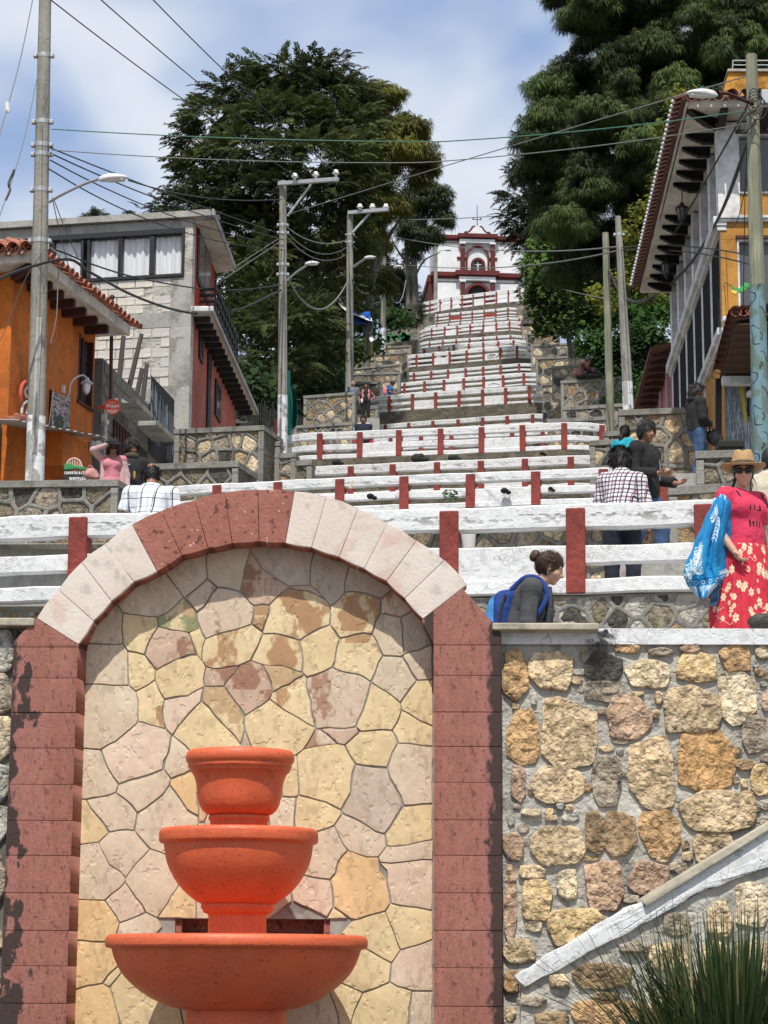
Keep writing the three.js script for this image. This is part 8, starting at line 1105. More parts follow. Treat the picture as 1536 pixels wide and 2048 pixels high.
// steps and landings that carry the people beside the railings
const side = (x0, x1, d0, d1, Y, th = 1.2) => struct('side_step', slab(V(Xof(x0, d0), Y, -d0), V(Xof(x1, d0), Y, -d0), V(Xof(x1, d1), Y, -d1), V(Xof(x0, d1), Y, -d1), th, V(0, 1, 0)), MAT.conc);
{
  const h = 1.60, pos = stand(1483, 926, 17.8, h); pos.y = 3.95 + 0.0; const hh = (at(1483, 926, 17.8).y - pos.y) / 0.985;
  const batik = printed(512, 512, (x, w) => { const R = rng(15); x.fillStyle = '#0a86c4'; x.fillRect(0, 0, w, w); for (let i = 0; i < 120; i++) { x.fillStyle = ['#0b6fae', '#1398d6', '#0a5f9c', '#22a6de'][R() * 4 | 0]; x.globalAlpha = 0.35; x.beginPath(); x.ellipse(R() * w, R() * w, 20 + R() * 50, 14 + R() * 34, R() * 3, 0, 7); x.fill(); } x.globalAlpha = 1; x.strokeStyle = x.fillStyle = '#e8f3f8'; for (let i = 0; i < 16; i++) { const X = R() * w, Y = R() * w * 0.9, a = R() * 6.3; x.save(); x.translate(X, Y); x.rotate(a); x.scale(1.5, 1.5); x.lineWidth = 4; for (let k = 0; k < 7; k++) { x.beginPath(); x.moveTo(-34 + k * 9, 0); x.quadraticCurveTo(-30 + k * 9, -20 - k % 3 * 8, -10 + k * 7, -28); x.stroke(); x.beginPath(); x.moveTo(-34 + k * 9, 2); x.lineTo(-28 + k * 9, 14); x.stroke(); } x.fillRect(-36, -2, 70, 4); x.restore(); } x.fillStyle = '#0c4f86'; for (let i = 0; i < 8; i++) { x.beginPath(); x.arc(30 + i * 62, 490, 16, 0, 7); x.fill(); } x.strokeStyle = '#e8f3f8'; x.lineWidth = 4; for (let i = 0; i < 8; i++) { x.beginPath(); x.arc(30 + i * 62, 490, 12, 0, 7); x.stroke(); } x.fillRect(0, 462, w, 5); });
  const flor = printed(512, 512, (x, w) => { const R = rng(25); x.fillStyle = '#c92a3f'; x.fillRect(0, 0, w, w); x.globalAlpha = 0.3; for (let i = 0; i < 60; i++) { x.fillStyle = '#e04a56'; x.fillRect(R() * w, 0, 3 + R() * 6, w); } x.globalAlpha = 1; for (let i = 0; i < 80; i++) { const X = R() * w, Y = R() * w, r = 9 + R() * 15; x.fillStyle = '#ecd6b4'; for (let k = 0; k < 6; k++) { const a = k * 1.047 + i; x.beginPath(); x.ellipse(X + Math.cos(a) * r * 0.6, Y + Math.sin(a) * r * 0.6, r * 0.5, r * 0.32, a, 0, 7); x.fill(); } x.fillStyle = '#b8863f'; x.beginPath(); x.arc(X, Y, r * 0.22, 0, 7); x.fill(); } x.strokeStyle = '#ecd6b4'; x.lineWidth = 3; for (let i = 0; i < 12; i++) { x.beginPath(); const X = R() * w, Y = R() * w; x.moveTo(X, Y); x.bezierCurveTo(X + 40, Y - 30, X + 50, Y + 40, X + 90, Y); x.stroke(); } });
  const shirt = printed(512, 512, (x, w) => { x.fillStyle = '#d93a5c'; x.fillRect(0, 0, w, w); x.fillStyle = '#141416'; const X = w * 0.5; for (const [a, b, c, d] of [[-0.105, 0.36, 0.02, 0.055], [-0.03, 0.345, 0.022, 0.065], [0.045, 0.345, 0.022, 0.055], [0.012, 0.4, 0.06, 0.014]]) x.fillRect(X + a * w, b * w, c * w, d * w); for (const [a, b, c, d] of [[-0.09, 0.52, 0.022, 0.085], [-0.045, 0.535, 0.02, 0.07], [-0.06, 0.55, 0.05, 0.013], [0.005, 0.53, 0.02, 0.075], [0.05, 0.535, 0.02, 0.07]]) x.fillRect(X + a * w, b * w, c * w, d * w); });
  shirt.map.wrapS = shirt.map.wrapT = THREE.ClampToEdgeWrapping;
  const P = person({ label: 'woman in straw hat, sunglasses, red shirt and flowered skirt with a blue shawl, far right', pos, yaw: 0.62, h: hh, fat: 1.12, cell: 0.013, fem: true, headYaw: -0.72, headPitch: 0.08, hat: 1, glasses: 1, skin: SKIN.fair, hairLine: 0.0, hair: 'long', hairExtra: [[[-0.05, -0.05, -0.07], [-0.04, -0.12, -0.075], 0.035, 0.03], [[0.02, -0.05, -0.08], [0.0, -0.13, -0.08], 0.04, 0.03]], J: { elR: [-0.27, 1.12, -0.02], wrR: [-0.22, 0.92, 0.12], elL: [0.24, 1.12, -0.03], wrL: [0.26, 0.88, 0.06], anL: [0.12, 0.085, 0.08], anR: [-0.1, 0.085, -0.06] }, hands: { L: { curl: 0.5 }, R: { palm: [0, 1, 0], curl: 0.7 } },
    top: { mat: shirt, sleeve: 'short', hem: 0.86, folds: 0.009, uv: (x, y, z, nx, nz) => [nz > 0 ? (x + 0.35) / 0.7 : 0.01, (y - 0.85) / 0.7] }, bottom: { kind: 'skirt', dim: [0.99, 0.88, 0.20, 0.33], mat: flor, pleats: 0.014, uv: (x, y, z) => [Math.atan2(x, z) * 0.5, y * 1.2] } });
  const straw = M(rgb(0.50, 0.31, 0.14), { map: rep(T.fabric, 6), bumpMap: rep(T.fabB, 8), bumpScale: 0.004, roughness: 0.85 });
  const hat = new THREE.LatheGeometry([[0, 0.205], [0.04, 0.203], [0.07, 0.192], [0.084, 0.17], [0.094, 0.12], [0.1, 0.072], [0.11, 0.066], [0.15, 0.058], [0.188, 0.062], [0.19, 0.055], [0.15, 0.05], [0.1, 0.058], [0.09, 0.06]].map((p) => new THREE.Vector2(...p)), 40); { const q = hat.attributes.position; for (let i = 0; i < q.count; i++) { const x = q.getX(i), z = q.getZ(i), y = q.getY(i), r = Math.hypot(x, z); q.setXYZ(i, x * 0.95, y + (r > 0.12 ? Math.cos(2 * Math.atan2(x, z)) * -0.016 * (r - 0.1) / 0.09 : 0) - (y > 0.17 ? 0.022 * Math.exp(-x * x / 0.0006) : 0), z * 1.06); } hat.computeVertexNormals(); hat.rotateX(-0.1); hat.translate(0, -0.004, -0.015); }
  P.kid('straw_hat', hat, straw); const hb = new THREE.LatheGeometry([[0.1025, 0.07], [0.102, 0.082], [0.1, 0.096], [0.097, 0.098]].map((p) => new THREE.Vector2(...p)), 40); hb.scale(0.955, 1, 1.065); hb.rotateX(-0.1); hb.translate(0, -0.004, -0.015); P.kid('hat_band', hb, M(rgb(0.16, 0.10, 0.05), { map: rep(T.wood, 20, 60), roughness: 0.7 }));
  const gl = []; for (const m of [1, -1]) { const e = new THREE.SphereGeometry(1, 16, 10); e.scale(0.033, 0.023, 0.012); e.rotateY(m * 0.3); e.translate(m * 0.036, 0.012, 0.094); gl.push(e, tube([V(m * 0.068, 0.015, 0.084), V(m * 0.08, 0.012, 0.03), V(m * 0.082, 0.006, -0.01)], 0.004, 8, 5)); } gl.push(cyl(V(-0.012, 0.016, 0.106), V(0.012, 0.016, 0.106), 0.004, 0.004, 6)); P.kid('sunglasses', join(gl), M(rgb(0.008, 0.008, 0.009), { roughness: 0.12 }));
  const Lb = [[1438, 978], [1424, 1008], [1404, 1050], [1384, 1098], [1366, 1142], [1371, 1166], [1393, 1193]], Rb = [[1456, 977], [1466, 1006], [1464, 1050], [1462, 1096], [1463, 1128], [1466, 1150], [1428, 1184]], pick = (B, v) => { const k = Math.min(B.length - 1.001, v * (B.length - 1)), i = k | 0; return [lerp(B[i][0], B[i + 1][0], k - i), lerp(B[i][1], B[i + 1][1], k - i)]; };
  { const nu = 36, nv = 60, Q = [], I = [], uv = []; for (let j = 0; j <= nv; j++) for (let i = 0; i <= nu; i++) { const u = i / nu, v = j / nv, l = pick(Lb, v), r = pick(Rb, v), fo = sstep(0.05, 0.5, v) * (0.024 * Math.sin(u * 15 + v * 7 + Math.sin(v * 5) * 1.2) + 0.016 * Math.sin(u * 31 - v * 9) + 0.012 * Math.sin((u + v) * 9)), p = at(lerp(l[0], r[0], u) + Math.sin(v * 40) * 1.2 * (u < 0.1 || u > 0.9 ? 1 : 0), lerp(l[1], r[1], u) + 7 * v * Math.sin(u * 3.14) - (1 - v) * 6 * Math.sin(u * 3.14), 17.8 - 0.02 - 0.27 * Math.pow(Math.sin(Math.PI * clamp(u * 0.9 + 0.05)), 0.6) * sstep(-0.1, 0.25, v) - fo); Q.push(...p.toArray()); uv.push(u * 0.8, 1 - v * 1.15); } for (let j = 0; j < nv; j++) for (let i = 0; i < nu; i++) { const a = j * (nu + 1) + i; I.push(a, a + nu + 1, a + 1, a + 1, a + nu + 1, a + nu + 2); } const g = new THREE.BufferGeometry(); g.setAttribute('position', new THREE.Float32BufferAttribute(Q, 3)); g.setAttribute('uv', new THREE.Float32BufferAttribute(uv, 2)); g.setIndex(I); g.computeVertexNormals(); part(P.t, 'shawl', g, batik); }
  part(P.t, 'shawl_tassel', [0, 1, 2, 3, 4].map((i) => tube([at(1424 + i * 4, 1180 - i * 3, 17.62), at(1424 + i * 3, 1196, 17.6), at(1420 + i * 3, 1212, 17.6)], 0.006, 8, 4)), batik);
  P.put('bag_strap', [tube([V(0.12, 1.44, -0.04), V(0.155, 1.42, 0.06), V(0.17, 1.3, 0.125), V(0.2, 1.12, 0.15)], 0.009, 16, 5), tube([V(-0.11, 1.445, -0.02), V(-0.115, 1.42, 0.06), V(-0.1, 1.33, 0.12)], 0.007, 12, 5)], MAT.black); P.put('skirt_cord', [tube([V(0.08, 0.98, 0.27), V(0.09, 0.85, 0.33), V(0.12, 0.68, 0.36)], 0.008, 10, 5)], cloth(0.6, 0.06, 0.08));
  single('dark_rock', [ball(at(1530, 1243, 16.5), 0.13, 0.06, 0.1, 14), ball(at(1512, 1246, 16.5), 0.06, 0.05, 0.08, 12)], STONE.black, 'dark mossy rock on the wall top at the right edge', 'rock');
}
{
  const pos = at(1030, 1240, 17.6); pos.y = 3.2; const grey = cloth(0.075, 0.076, 0.082);
  const P = person({ label: 'woman in grey sweater with a hair bun looking down, blue backpack on, behind the wall', pos, yaw: 1.42, h: 1.7, cell: 0.013, fem: true, headPitch: 0.34, headYaw: 0.1, closed: 1, swept: [0, 0.06, -0.13], skin: SKIN.fair, hairMat: HAIR.brown, hairThick: 0.012, shaggy: 0.25, hairLine: -0.012, hairExtra: [[[0, 0.05, -0.1], [0, 0.06, -0.135], 0.02, 0.042], [[0, 0.07, -0.145], [0, 0.05, -0.15], 0.04, 0.04]], J: { belly: [0, 1.07, 0.03], chest: [0, 1.24, 0.1], neck: [0, 1.4, 0.17], head: [0, 1.515, 0.28], shL: [0.17, 1.34, 0.15], shR: [-0.17, 1.34, 0.15], elL: [0.22, 1.06, 0.1], elR: [-0.22, 1.06, 0.12], wrL: [0.2, 0.86, 0.22], wrR: [-0.21, 0.86, 0.22], knL: [0.1, 0.52, 0.14], anL: [0.1, 0.09, 0.02] }, hands: { L: {}, R: {} }, top: { mat: grey, sleeve: 'long', hem: 0.86, folds: 0.009, loose: 0.02 }, bottom: { kind: 'pants', mat: navy } });
  P.put('earring', [new THREE.TorusGeometry(0.012, 0.0025, 6, 14).translate(0, 0, 0)].map((g) => g.applyMatrix4(new THREE.Matrix4().multiplyMatrices(P.hm, new THREE.Matrix4().makeTranslation(-0.08, -0.05, -0.004)))), MAT.steel);
  P.put('scarf', [tube([V(0.06, 1.36, 0.26), V(0.09, 1.2, 0.27), V(0.06, 1.02, 0.25)], 0.028, 14, 7), tube([V(-0.06, 1.36, 0.27), V(-0.09, 1.2, 0.275), V(-0.07, 1.04, 0.26)], 0.028, 14, 7)], grey);
  const blue = cloth(0.014, 0.055, 0.26), lb = cloth(0.07, 0.30, 0.72), dk = cloth(0.05, 0.055, 0.07), bp = thing('backpack', 'dark and light blue backpack worn by the woman in grey', 'backpack', P.world(0, 0.9, -0.12)), tr = (g) => { g.applyMatrix4(P.M4); return g; };
  const pr = [E3(V(0, 1.16, -0.09), 0.15, 0.2, 0.11), E3(V(0, 1.0, -0.13), 0.155, 0.15, 0.14), C3(V(-0.06, 1.3, 0.0), V(0.06, 1.3, 0.0), 0.06, 0.06)], bf = fieldOf(pr, 0.06), bb = bounds(pr, 0.03); const shell = (nm, cond, mat, o) => { const g = nets((p) => Math.max(bf(p) - o - P.fold(p, 0.006), cond(p)), bb[0], bb[1], 0.012); uvBox(g); part(bp, nm, tr(g), mat); };
  shell('main_compartment', (p) => 0.93 - p.y, blue, 0); shell('front_pocket', (p) => Math.max(p.y - 1.38 - p.z * 0.5, 0.9 - p.y, p.z + 0.15), lb, 0.018); shell('base_panel', (p) => p.y - 0.965, dk, 0.006);
  part(bp, 'trim', tr(join([tube([V(-0.135, 1.3, -0.06), V(-0.155, 1.15, -0.1), V(-0.16, 0.98, -0.11)], 0.013, 12, 6), tube([V(0.135, 1.3, -0.06), V(0.155, 1.15, -0.1), V(0.16, 0.98, -0.11)], 0.013, 12, 6)])), dk);
  for (const m of [1, -1]) part(bp, 'strap', tr(tube([V(m * 0.09, 1.34, -0.02), V(m * 0.1, 1.435, 0.1), V(m * 0.115, 1.42, 0.2), V(m * 0.13, 1.3, 0.265), V(m * 0.16, 1.15, 0.2), V(m * 0.165, 1.02, 0.02)], 0.022, 26, 7)), blue);
}
{
  const sh = checks('#e9e6ea', [['#15172b', 0.85, 8, 7], ['#7a2438', 0.6, 4, 5]]), pos = at(1243, 1030, 21); pos.y = 4.88;
  person({ label: 'stooping man in dark checked shirt seen from behind, right of the stairs', pos, yaw: 3.0, h: 1.66, fat: 1.0, cell: 0.014, headPitch: 0.45, skin: SKIN.brown, hairThick: 0.022, shaggy: 1.8, noFace: 1, hands: { L: {}, R: {} }, J: { belly: [0, 1.09, 0.03], chest: [0, 1.25, 0.08], neck: [0, 1.42, 0.12], head: [0.01, 1.545, 0.2], shL: [0.165, 1.34, 0.09], shR: [-0.165, 1.34, 0.09], elL: [0.24, 1.08, 0.12], elR: [-0.24, 1.08, 0.06], wrL: [0.22, 0.92, 0.3], wrR: [-0.25, 0.84, 0.14], knR: [-0.1, 0.55, 0.16], anR: [-0.1, 0.16, 0.02] }, top: { mat: sh, sleeve: 'long', hem: 0.84, loose: 0.022, folds: 0.011, collar: 0.045 }, bottom: { kind: 'pants', mat: navy } });
}
{
  side(1225, 1420, 22.6, 26.5, 5.78, 2); const pos = at(1290, 847, 24); pos.y = 5.78; const h = (at(1290, 847, 24).y - 5.78) / 0.995;
  const P = person({ label: 'boy in open black hooded jacket looking back, hands in front, right of the stairs', pos, yaw: 0.95, h, fat: 0.94, cell: 0.014, headYaw: -0.42, headPitch: 0.1, skin: SKIN.brown, hairThick: 0.018, hairLine: -0.008, shaggy: 0.45, hands: { L: { palm: [-0.4, 0.8, 0.2], dir: [-0.1, -0.1, 1], curl: 0.55 }, R: { palm: [0.4, 0.9, 0], dir: [0.25, -0.12, 1], curl: 0.5 } }, J: { elL: [0.25, 1.1, 0.0], elR: [-0.24, 1.1, -0.02], wrL: [0.17, 1.02, 0.27], wrR: [-0.14, 1.08, 0.24], knL: [0.11, 0.52, 0.14], anL: [0.11, 0.1, 0.1], knR: [-0.1, 0.5, -0.02], anR: [-0.1, 0.1, -0.2] }, top: { name: 'jacket', mat: blackCloth, sleeve: 'long', hem: 0.86, loose: 0.026, folds: 0.011, collar: 0.03 }, bottom: { kind: 'pants', mat: denim } });
  P.put('hood', [new THREE.TorusGeometry(0.085, 0.034, 10, 24).rotateX(Math.PI / 2 + 0.3).translate(0, 1.43, -0.045)], blackCloth); P.put('grey_shirt', [ball(V(0.0, 1.23, 0.112), 0.035, 0.13, 0.028)], cloth(0.22, 0.22, 0.23)); P.put('zip_edge', [tube([V(0.05, 1.4, 0.08), V(0.06, 1.25, 0.14), V(0.07, 1.05, 0.13)], 0.006, 10, 5)], MAT.steel);
}
{
  side(1200, 1300, 36.5, 38.8, 9.2, 1.6); const pos = at(1240, 850, 37.6); pos.y = 9.2; const h = (at(1245, 850, 37.6).y - 9.2) / 0.995, teal = cloth(0.015, 0.42, 0.55);
  person({ label: 'girl in turquoise top with a dark ponytail, seen from behind', pos, yaw: 2.35, h, fat: 0.98, cell: 0.018, fem: true, headPitch: 0.1, headYaw: 0.3, skin: SKIN.brown, noFace: 1, hairExtra: [[[0, 0.0, -0.11], [0.02, -0.12, -0.14], 0.03, 0.035], [[0.02, -0.12, -0.14], [0.03, -0.26, -0.13], 0.035, 0.014]], J: { chest: [0, 1.25, 0.05], neck: [0, 1.42, 0.1], head: [0, 1.56, 0.15], shL: [0.165, 1.36, 0.06], shR: [-0.165, 1.36, 0.06], elL: [0.24, 1.1, 0.04], elR: [-0.24, 1.1, 0.0] }, hands: { L: {}, R: {} }, top: { mat: teal, sleeve: 'short', hem: 0.9, folds: 0.008 }, bottom: { kind: 'pants', mat: navy } });
}
{
  side(1352, 1428, 33.6, 36.6, 9.03, 2); const pos = at(1396, 966, 34.6); pos.y = 9.03; const h = (at(1398, 772, 34.6).y - 9.03) / 0.99;
  const P = person({ label: 'young woman in black hoodie and jeans turning to look back, on the right steps', pos, yaw: 1.95, h, fat: 1.0, cell: 0.015, fem: true, headYaw: -0.75, headPitch: -0.02, skin: SKIN.brown, hair: 'long', hairThick: 0.018, shaggy: 0.5, hairLine: -0.005, hairExtra: [[[0.03, 0.0, -0.085], [0.05, -0.15, -0.09], 0.05, 0.05], [[0.04, -0.15, -0.09], [0.06, -0.33, -0.1], 0.05, 0.028], [[-0.03, 0, -0.08], [-0.01, -0.2, -0.1], 0.05, 0.035]], J: { elL: [0.22, 1.1, 0.0], wrL: [0.14, 1.0, 0.2], elR: [-0.22, 1.1, 0.0], wrR: [-0.12, 1.02, 0.2], knL: [0.09, 0.56, 0.2], anL: [0.09, 0.22, 0.16], knR: [-0.09, 0.5, -0.02], anR: [-0.09, 0.085, -0.1] }, hands: { L: { curl: 0.9 }, R: { curl: 0.9 } }, top: { name: 'hoodie', mat: cloth(0.018, 0.018, 0.02), sleeve: 'long', hem: 0.92, loose: 0.026, folds: 0.009, collar: 0.05 }, bottom: { kind: 'pants', mat: denim, shoe: cloth(0.03, 0.035, 0.05) } });
  P.put('hood', [new THREE.TorusGeometry(0.085, 0.036, 10, 24).rotateX(Math.PI / 2 + 0.3).translate(0, 1.43, -0.04)], cloth(0.018, 0.018, 0.02));
  const hb = thing('handbag', 'shiny black handbag hanging from the arm of the woman in jeans', 'handbag', P.world(0, 0.75, 0.3)), lb = M(rgb(0.01, 0.01, 0.011), { roughness: 0.35 }), pr = [E3(V(-0.02, 0.86, 0.3), 0.06, 0.13, 0.14), E3(V(-0.02, 0.8, 0.34), 0.06, 0.1, 0.13)], f = fieldOf(pr, 0.06), b = bounds(pr, 0.03); const g = nets((p) => f(p) - P.fold(p, 0.014), b[0], b[1], 0.016); uvBox(g); part(hb, 'bag', g.applyMatrix4(P.M4), lb); part(hb, 'handle', tube([V(-0.04, 0.95, 0.22), V(-0.05, 1.06, 0.2), V(-0.02, 1.05, 0.28), V(0.0, 0.95, 0.38)], 0.012, 16, 6).applyMatrix4(P.M4), lb);
}
{
  const pos = at(1532, 890, 21.8); pos.y = 4.9; const h = (at(1532, 893, 21.8).y - 4.9) / 1.0, P = person({ label: 'man in cream shirt and dark cap seen from behind at the right edge', pos, yaw: 2.45, h, fat: 1.1, cell: 0.016, headYaw: 0.1, headPitch: 0.15, hat: 1, skin: SKIN.brown, noFace: 1, hands: { L: {}, R: {} }, J: { chest: [0, 1.26, 0.03], neck: [0, 1.43, 0.05], head: [0, 1.57, 0.1], shL: [0.2, 1.37, 0.02], shR: [-0.2, 1.37, 0.02] }, top: { mat: cloth(0.62, 0.55, 0.42), sleeve: 'short', hem: 0.86, loose: 0.024, folds: 0.01, collar: 0.04 }, bottom: { kind: 'pants', mat: navy } });
  const cap = nets((p) => Math.max(dEll(p, V(0, 0.03, -0.012), V(0.094, 0.112, 0.112)), 0.045 - p.y), V(-0.12, 0.02, -0.14), V(0.12, 0.17, 0.13), 0.008); P.kid('cap', cap, cloth(0.03, 0.026, 0.028)); const br = new THREE.CylinderGeometry(0.09, 0.09, 0.01, 24, 1, false, -1.2, 2.4); br.scale(0.95, 1, 1.1); br.translate(0, 0.052, 0.075); P.kid('cap_peak', br, cloth(0.03, 0.026, 0.028));
}
{
  side(200, 380, 23, 26, 5.3, 2); const sh = printed(256, 256, (x, w) => { x.fillStyle = '#eef1f6'; x.fillRect(0, 0, w, w); x.fillStyle = '#1c2136'; for (const [a, b] of [[30, 9], [46, 4], [158, 9], [174, 4]]) x.fillRect(a, 0, b, w); x.globalAlpha = 0.55; for (const [a, b] of [[20, 8], [100, 4], [148, 8], [228, 4]]) x.fillRect(0, a, w, b); x.globalAlpha = 0.22; x.fillStyle = '#5a78b8'; x.fillRect(80, 0, 22, w); x.fillRect(208, 0, 22, w); }, { rep: 3.4 });
  const pos = at(303, 928, 24.4); pos.y = 5.3; const h = (at(303, 927, 24.4).y - 5.3) / 0.985;
  person({ label: 'balding man in white checked short sleeved shirt seen from behind, left of the arch', pos, yaw: 3.2, h, fat: 1.12, cell: 0.014, headPitch: 0.32, skin: SKIN.brown, hair: 'bald', hairThick: 0.008, shaggy: 0.2, hairMat: HAIR.black, noFace: 1, hands: { L: {}, R: {} }, J: { chest: [0, 1.26, 0.04], neck: [0, 1.43, 0.05], head: [0, 1.57, 0.11], shL: [0.2, 1.36, 0.03], shR: [-0.2, 1.36, 0.03], elL: [0.28, 1.1, 0.02], elR: [-0.28, 1.1, 0.02], wrL: [0.27, 0.88, 0.12], wrR: [-0.26, 0.88, 0.14] }, top: { mat: sh, sleeve: 'short', hem: 0.84, loose: 0.026, folds: 0.01, collar: 0.045 }, bottom: { kind: 'pants', mat: navy } });
}
struct('side_terrace', slab(V(Xof(-140, 33.2), 8.34, -33.3), V(Xof(290, 33.2), 8.34, -33.3), V(Xof(360, 46), 8.34, -46), V(Xof(-140, 46), 8.34, -46), 1.4, V(0, 1, 0)), MAT.conc);
{
  const pos = at(226, 886, 35.4); pos.y = 8.35; const h = (at(226, 885, 35.4).y - 8.35) / 0.99, pk = cloth(0.62, 0.22, 0.27);
  const P = person({ label: 'woman in pink dress and cardigan shading her eyes with a black cap', pos, yaw: 0.1, h, fat: 1.0, cell: 0.016, fem: true, headPitch: 0.25, headYaw: 0.25, skin: SKIN.brown, hair: 'long', hairThick: 0.022, hairExtra: [[[0.05, -0.02, -0.06], [0.06, -0.14, -0.06], 0.04, 0.03], [[-0.05, -0.02, -0.06], [-0.06, -0.14, -0.06], 0.04, 0.03]], J: { elR: [-0.33, 1.53, 0.06], wrR: [-0.1, 1.6, 0.17], elL: [0.25, 1.12, -0.02], wrL: [0.27, 0.9, 0.03] }, hands: { R: { dir: [1, 0.05, 0.1], palm: [0, -0.5, -1], curl: 0.4 }, L: {} }, top: { name: 'dress', mat: pk, sleeve: 'none', hem: 0.95, folds: 0.005, neck: 0.1 }, bottom: { kind: 'skirt', dim: [1.06, 0.62, 0.155, 0.3], mat: pk, pleats: 0.02 } });
  const cg = cloth(0.58, 0.38, 0.38); const sl = [C3(P.J.shR, P.J.elR, 0.062, 0.056), C3(P.J.elR, P.J.wrR.clone().lerp(P.J.elR, 0.1), 0.054, 0.038), C3(P.J.shL, P.J.elL, 0.062, 0.055), C3(P.J.elL, P.J.wrL, 0.052, 0.04), C3(V(-0.15, 1.38, 0.0), V(-0.16, 0.85, 0.05), 0.05, 0.05), C3(V(0.15, 1.38, 0.0), V(0.17, 0.8, 0.05), 0.05, 0.05), C3(V(-0.13, 1.3, -0.09), V(0.13, 1.3, -0.09), 0.06, 0.06), C3(V(-0.14, 0.95, -0.1), V(0.14, 0.95, -0.1), 0.06, 0.06), C3(V(0, 1.2, -0.1), V(0, 0.9, -0.1), 0.07, 0.07)], f = fieldOf(sl, 0.03, 0.004), b = bounds(sl, 0.03); P.put('cardigan', nets((p) => f(p) - P.fold(p, 0.008), b[0], b[1], 0.016), cg, (x, y, z) => [x + z * 0.5, y]);
  const cp = thing('held_hat', 'black cap held up against the sun by the woman in pink', 'cap', P.world(0.0, 1.6, 0.2)); const g = nets((p) => Math.min(Math.max(dEll(p, V(0.02, 1.62, 0.2), V(0.1, 0.085, 0.07)), 1.57 - p.y + (p.x) * 0.5), dEll(p, V(0.07, 1.59, 0.23), V(0.08, 0.03, 0.06))), V(-0.12, 1.48, 0.08), V(0.2, 1.74, 0.32), 0.012); uvBox(g); part(cp, 'cap', g.applyMatrix4(P.M4), blackCloth);
  const pos2 = at(263, 886, 36.3); pos2.y = 8.35; const h2 = (at(263, 885, 36.3).y - 8.35) / 0.99; const Q = person({ label: 'man in dark jacket over yellow shirt with a scarf beside the woman in pink', pos: pos2, yaw: 0.35, h: h2, cell: 0.016, headPitch: 0.2, headYaw: 0.3, skin: SKIN.brown, hairThick: 0.024, shaggy: 1, J: { elL: [0.25, 1.1, -0.02], elR: [-0.25, 1.1, -0.02] }, hands: { L: {}, R: {} }, top: { name: 'jacket', mat: cloth(0.02, 0.02, 0.024), sleeve: 'long', hem: 0.78, loose: 0.03, folds: 0.01 }, bottom: { kind: 'pants', mat: blackCloth } });
  Q.put('yellow_shirt', [ball(V(0.02, 1.08, 0.112), 0.05, 0.27, 0.045)], cloth(0.48, 0.27, 0.04)); Q.put('scarf', [new THREE.TorusGeometry(0.085, 0.04, 10, 22).rotateX(Math.PI / 2 - 0.2).translate(0, 1.45, 0.01)], cloth(0.10, 0.09, 0.055)); for (const y of [1.3, 1.17, 1.04, 0.92]) Q.put('button', [ball(V(-0.06, y, 0.148), 0.011, 0.011, 0.006, 8)], MAT.insul);
  const bd = at(150, 950, 34.3), sb = thing('menu_board', 'black menu board with a wavy green top and white lettering by the pink bag', 'sign', V(bd.x, 8.34, bd.z)); const y0 = 8.34, y1 = at(150, 925, 34.3).y, x0 = at(127, 950, 34.3).x, x1 = at(172, 950, 34.3).x, z = bd.z; part(sb, 'board', slab(V(x0, y0, z), V(x1, y0, z), V(x1, y1 - 0.14, z), V(x0, y1 - 0.12, z), 0.04), MAT.black);
  part(sb, 'green_top', prism(ccw([[x0, y1 - 0.06], [x0 + 0.02, y1 - 0.02], [x0 + 0.09, y1], [x0 + 0.18, y1 - 0.05], [x0 + 0.27, y1 - 0.06], [x1, y1 - 0.08], [x1, y1 - 0.13], [x0 + 0.2, y1 - 0.1], [x0, y1 - 0.12]]), V(0, 0, z), V(1, 0, 0), V(0, 1, 0), V(0, 0, 1), 0.012, { back: 0.03 }), M(rgb(0.03, 0.22, 0.07), { roughness: 0.5 }));
  decal('lettering', x1 - x0, 0.2, (x, w, h) => { x.clearRect(0, 0, w, h); x.fillStyle = '#f2f2ee'; x.textAlign = 'center'; x.font = `bold ${h * 0.3}px sans-serif`; x.fillText('CHAPATAS & CRE', w * 0.52, h * 0.4, w * 0.98); x.fillText('WAFFLES', w * 0.62, h * 0.85); }, V((x0 + x1) / 2, y1 - 0.205, z + 0.004), 0, sb, 512);
  const ch = thing('striped_chair', 'rounded chair back with pink and white stripes behind the menu board', 'chair', at(150, 930, 35)); for (let i = 0; i < 6; i++) { const x = 136 + i * 4.6, t = Math.abs(i - 2.5) / 2.5; part(ch, 'slat', bar(at(x, 935, 35), at(x, 919 + t * t * 6, 35), 0.02, 0.015, V(0, 0, 1)), MAT.pinkSlat ??= M(rgb(0.6, 0.4, 0.34))); } part(ch, 'rim', tube([at(133, 934, 35), at(137, 922, 35), at(148, 917, 35), at(159, 922, 35), at(164, 934, 35)], 0.018, 16, 6), MAT.pinkSlat);
  const bg = thing('pink_bag', 'pink round backpack standing on the wall beside the menu board', 'bag', at(181, 961, 33.6)); const bc = at(181, 949, 33.6), pb = [E3(bc, 0.115, 0.1, 0.09), E3(bc.clone().add(V(0.09, -0.05, 0.02)), 0.06, 0.05, 0.06)], bf = fieldOf(pb, 0.05), bb = bounds(pb, 0.03); const bgm = nets((p) => bf(p) - (noise3(p.x * 14, p.y * 14, p.z * 14) - 0.5) * 0.02, bb[0], bb[1], 0.014); uvBox(bgm); part(bg, 'bag', bgm, cloth(0.55, 0.27, 0.24)); part(bg, 'handle', tube([bc.clone().add(V(-0.06, 0.08, 0)), bc.clone().add(V(-0.01, 0.14, 0)), bc.clone().add(V(0.05, 0.08, 0))], 0.012, 10, 5), cloth(0.45, 0.2, 0.18));
}
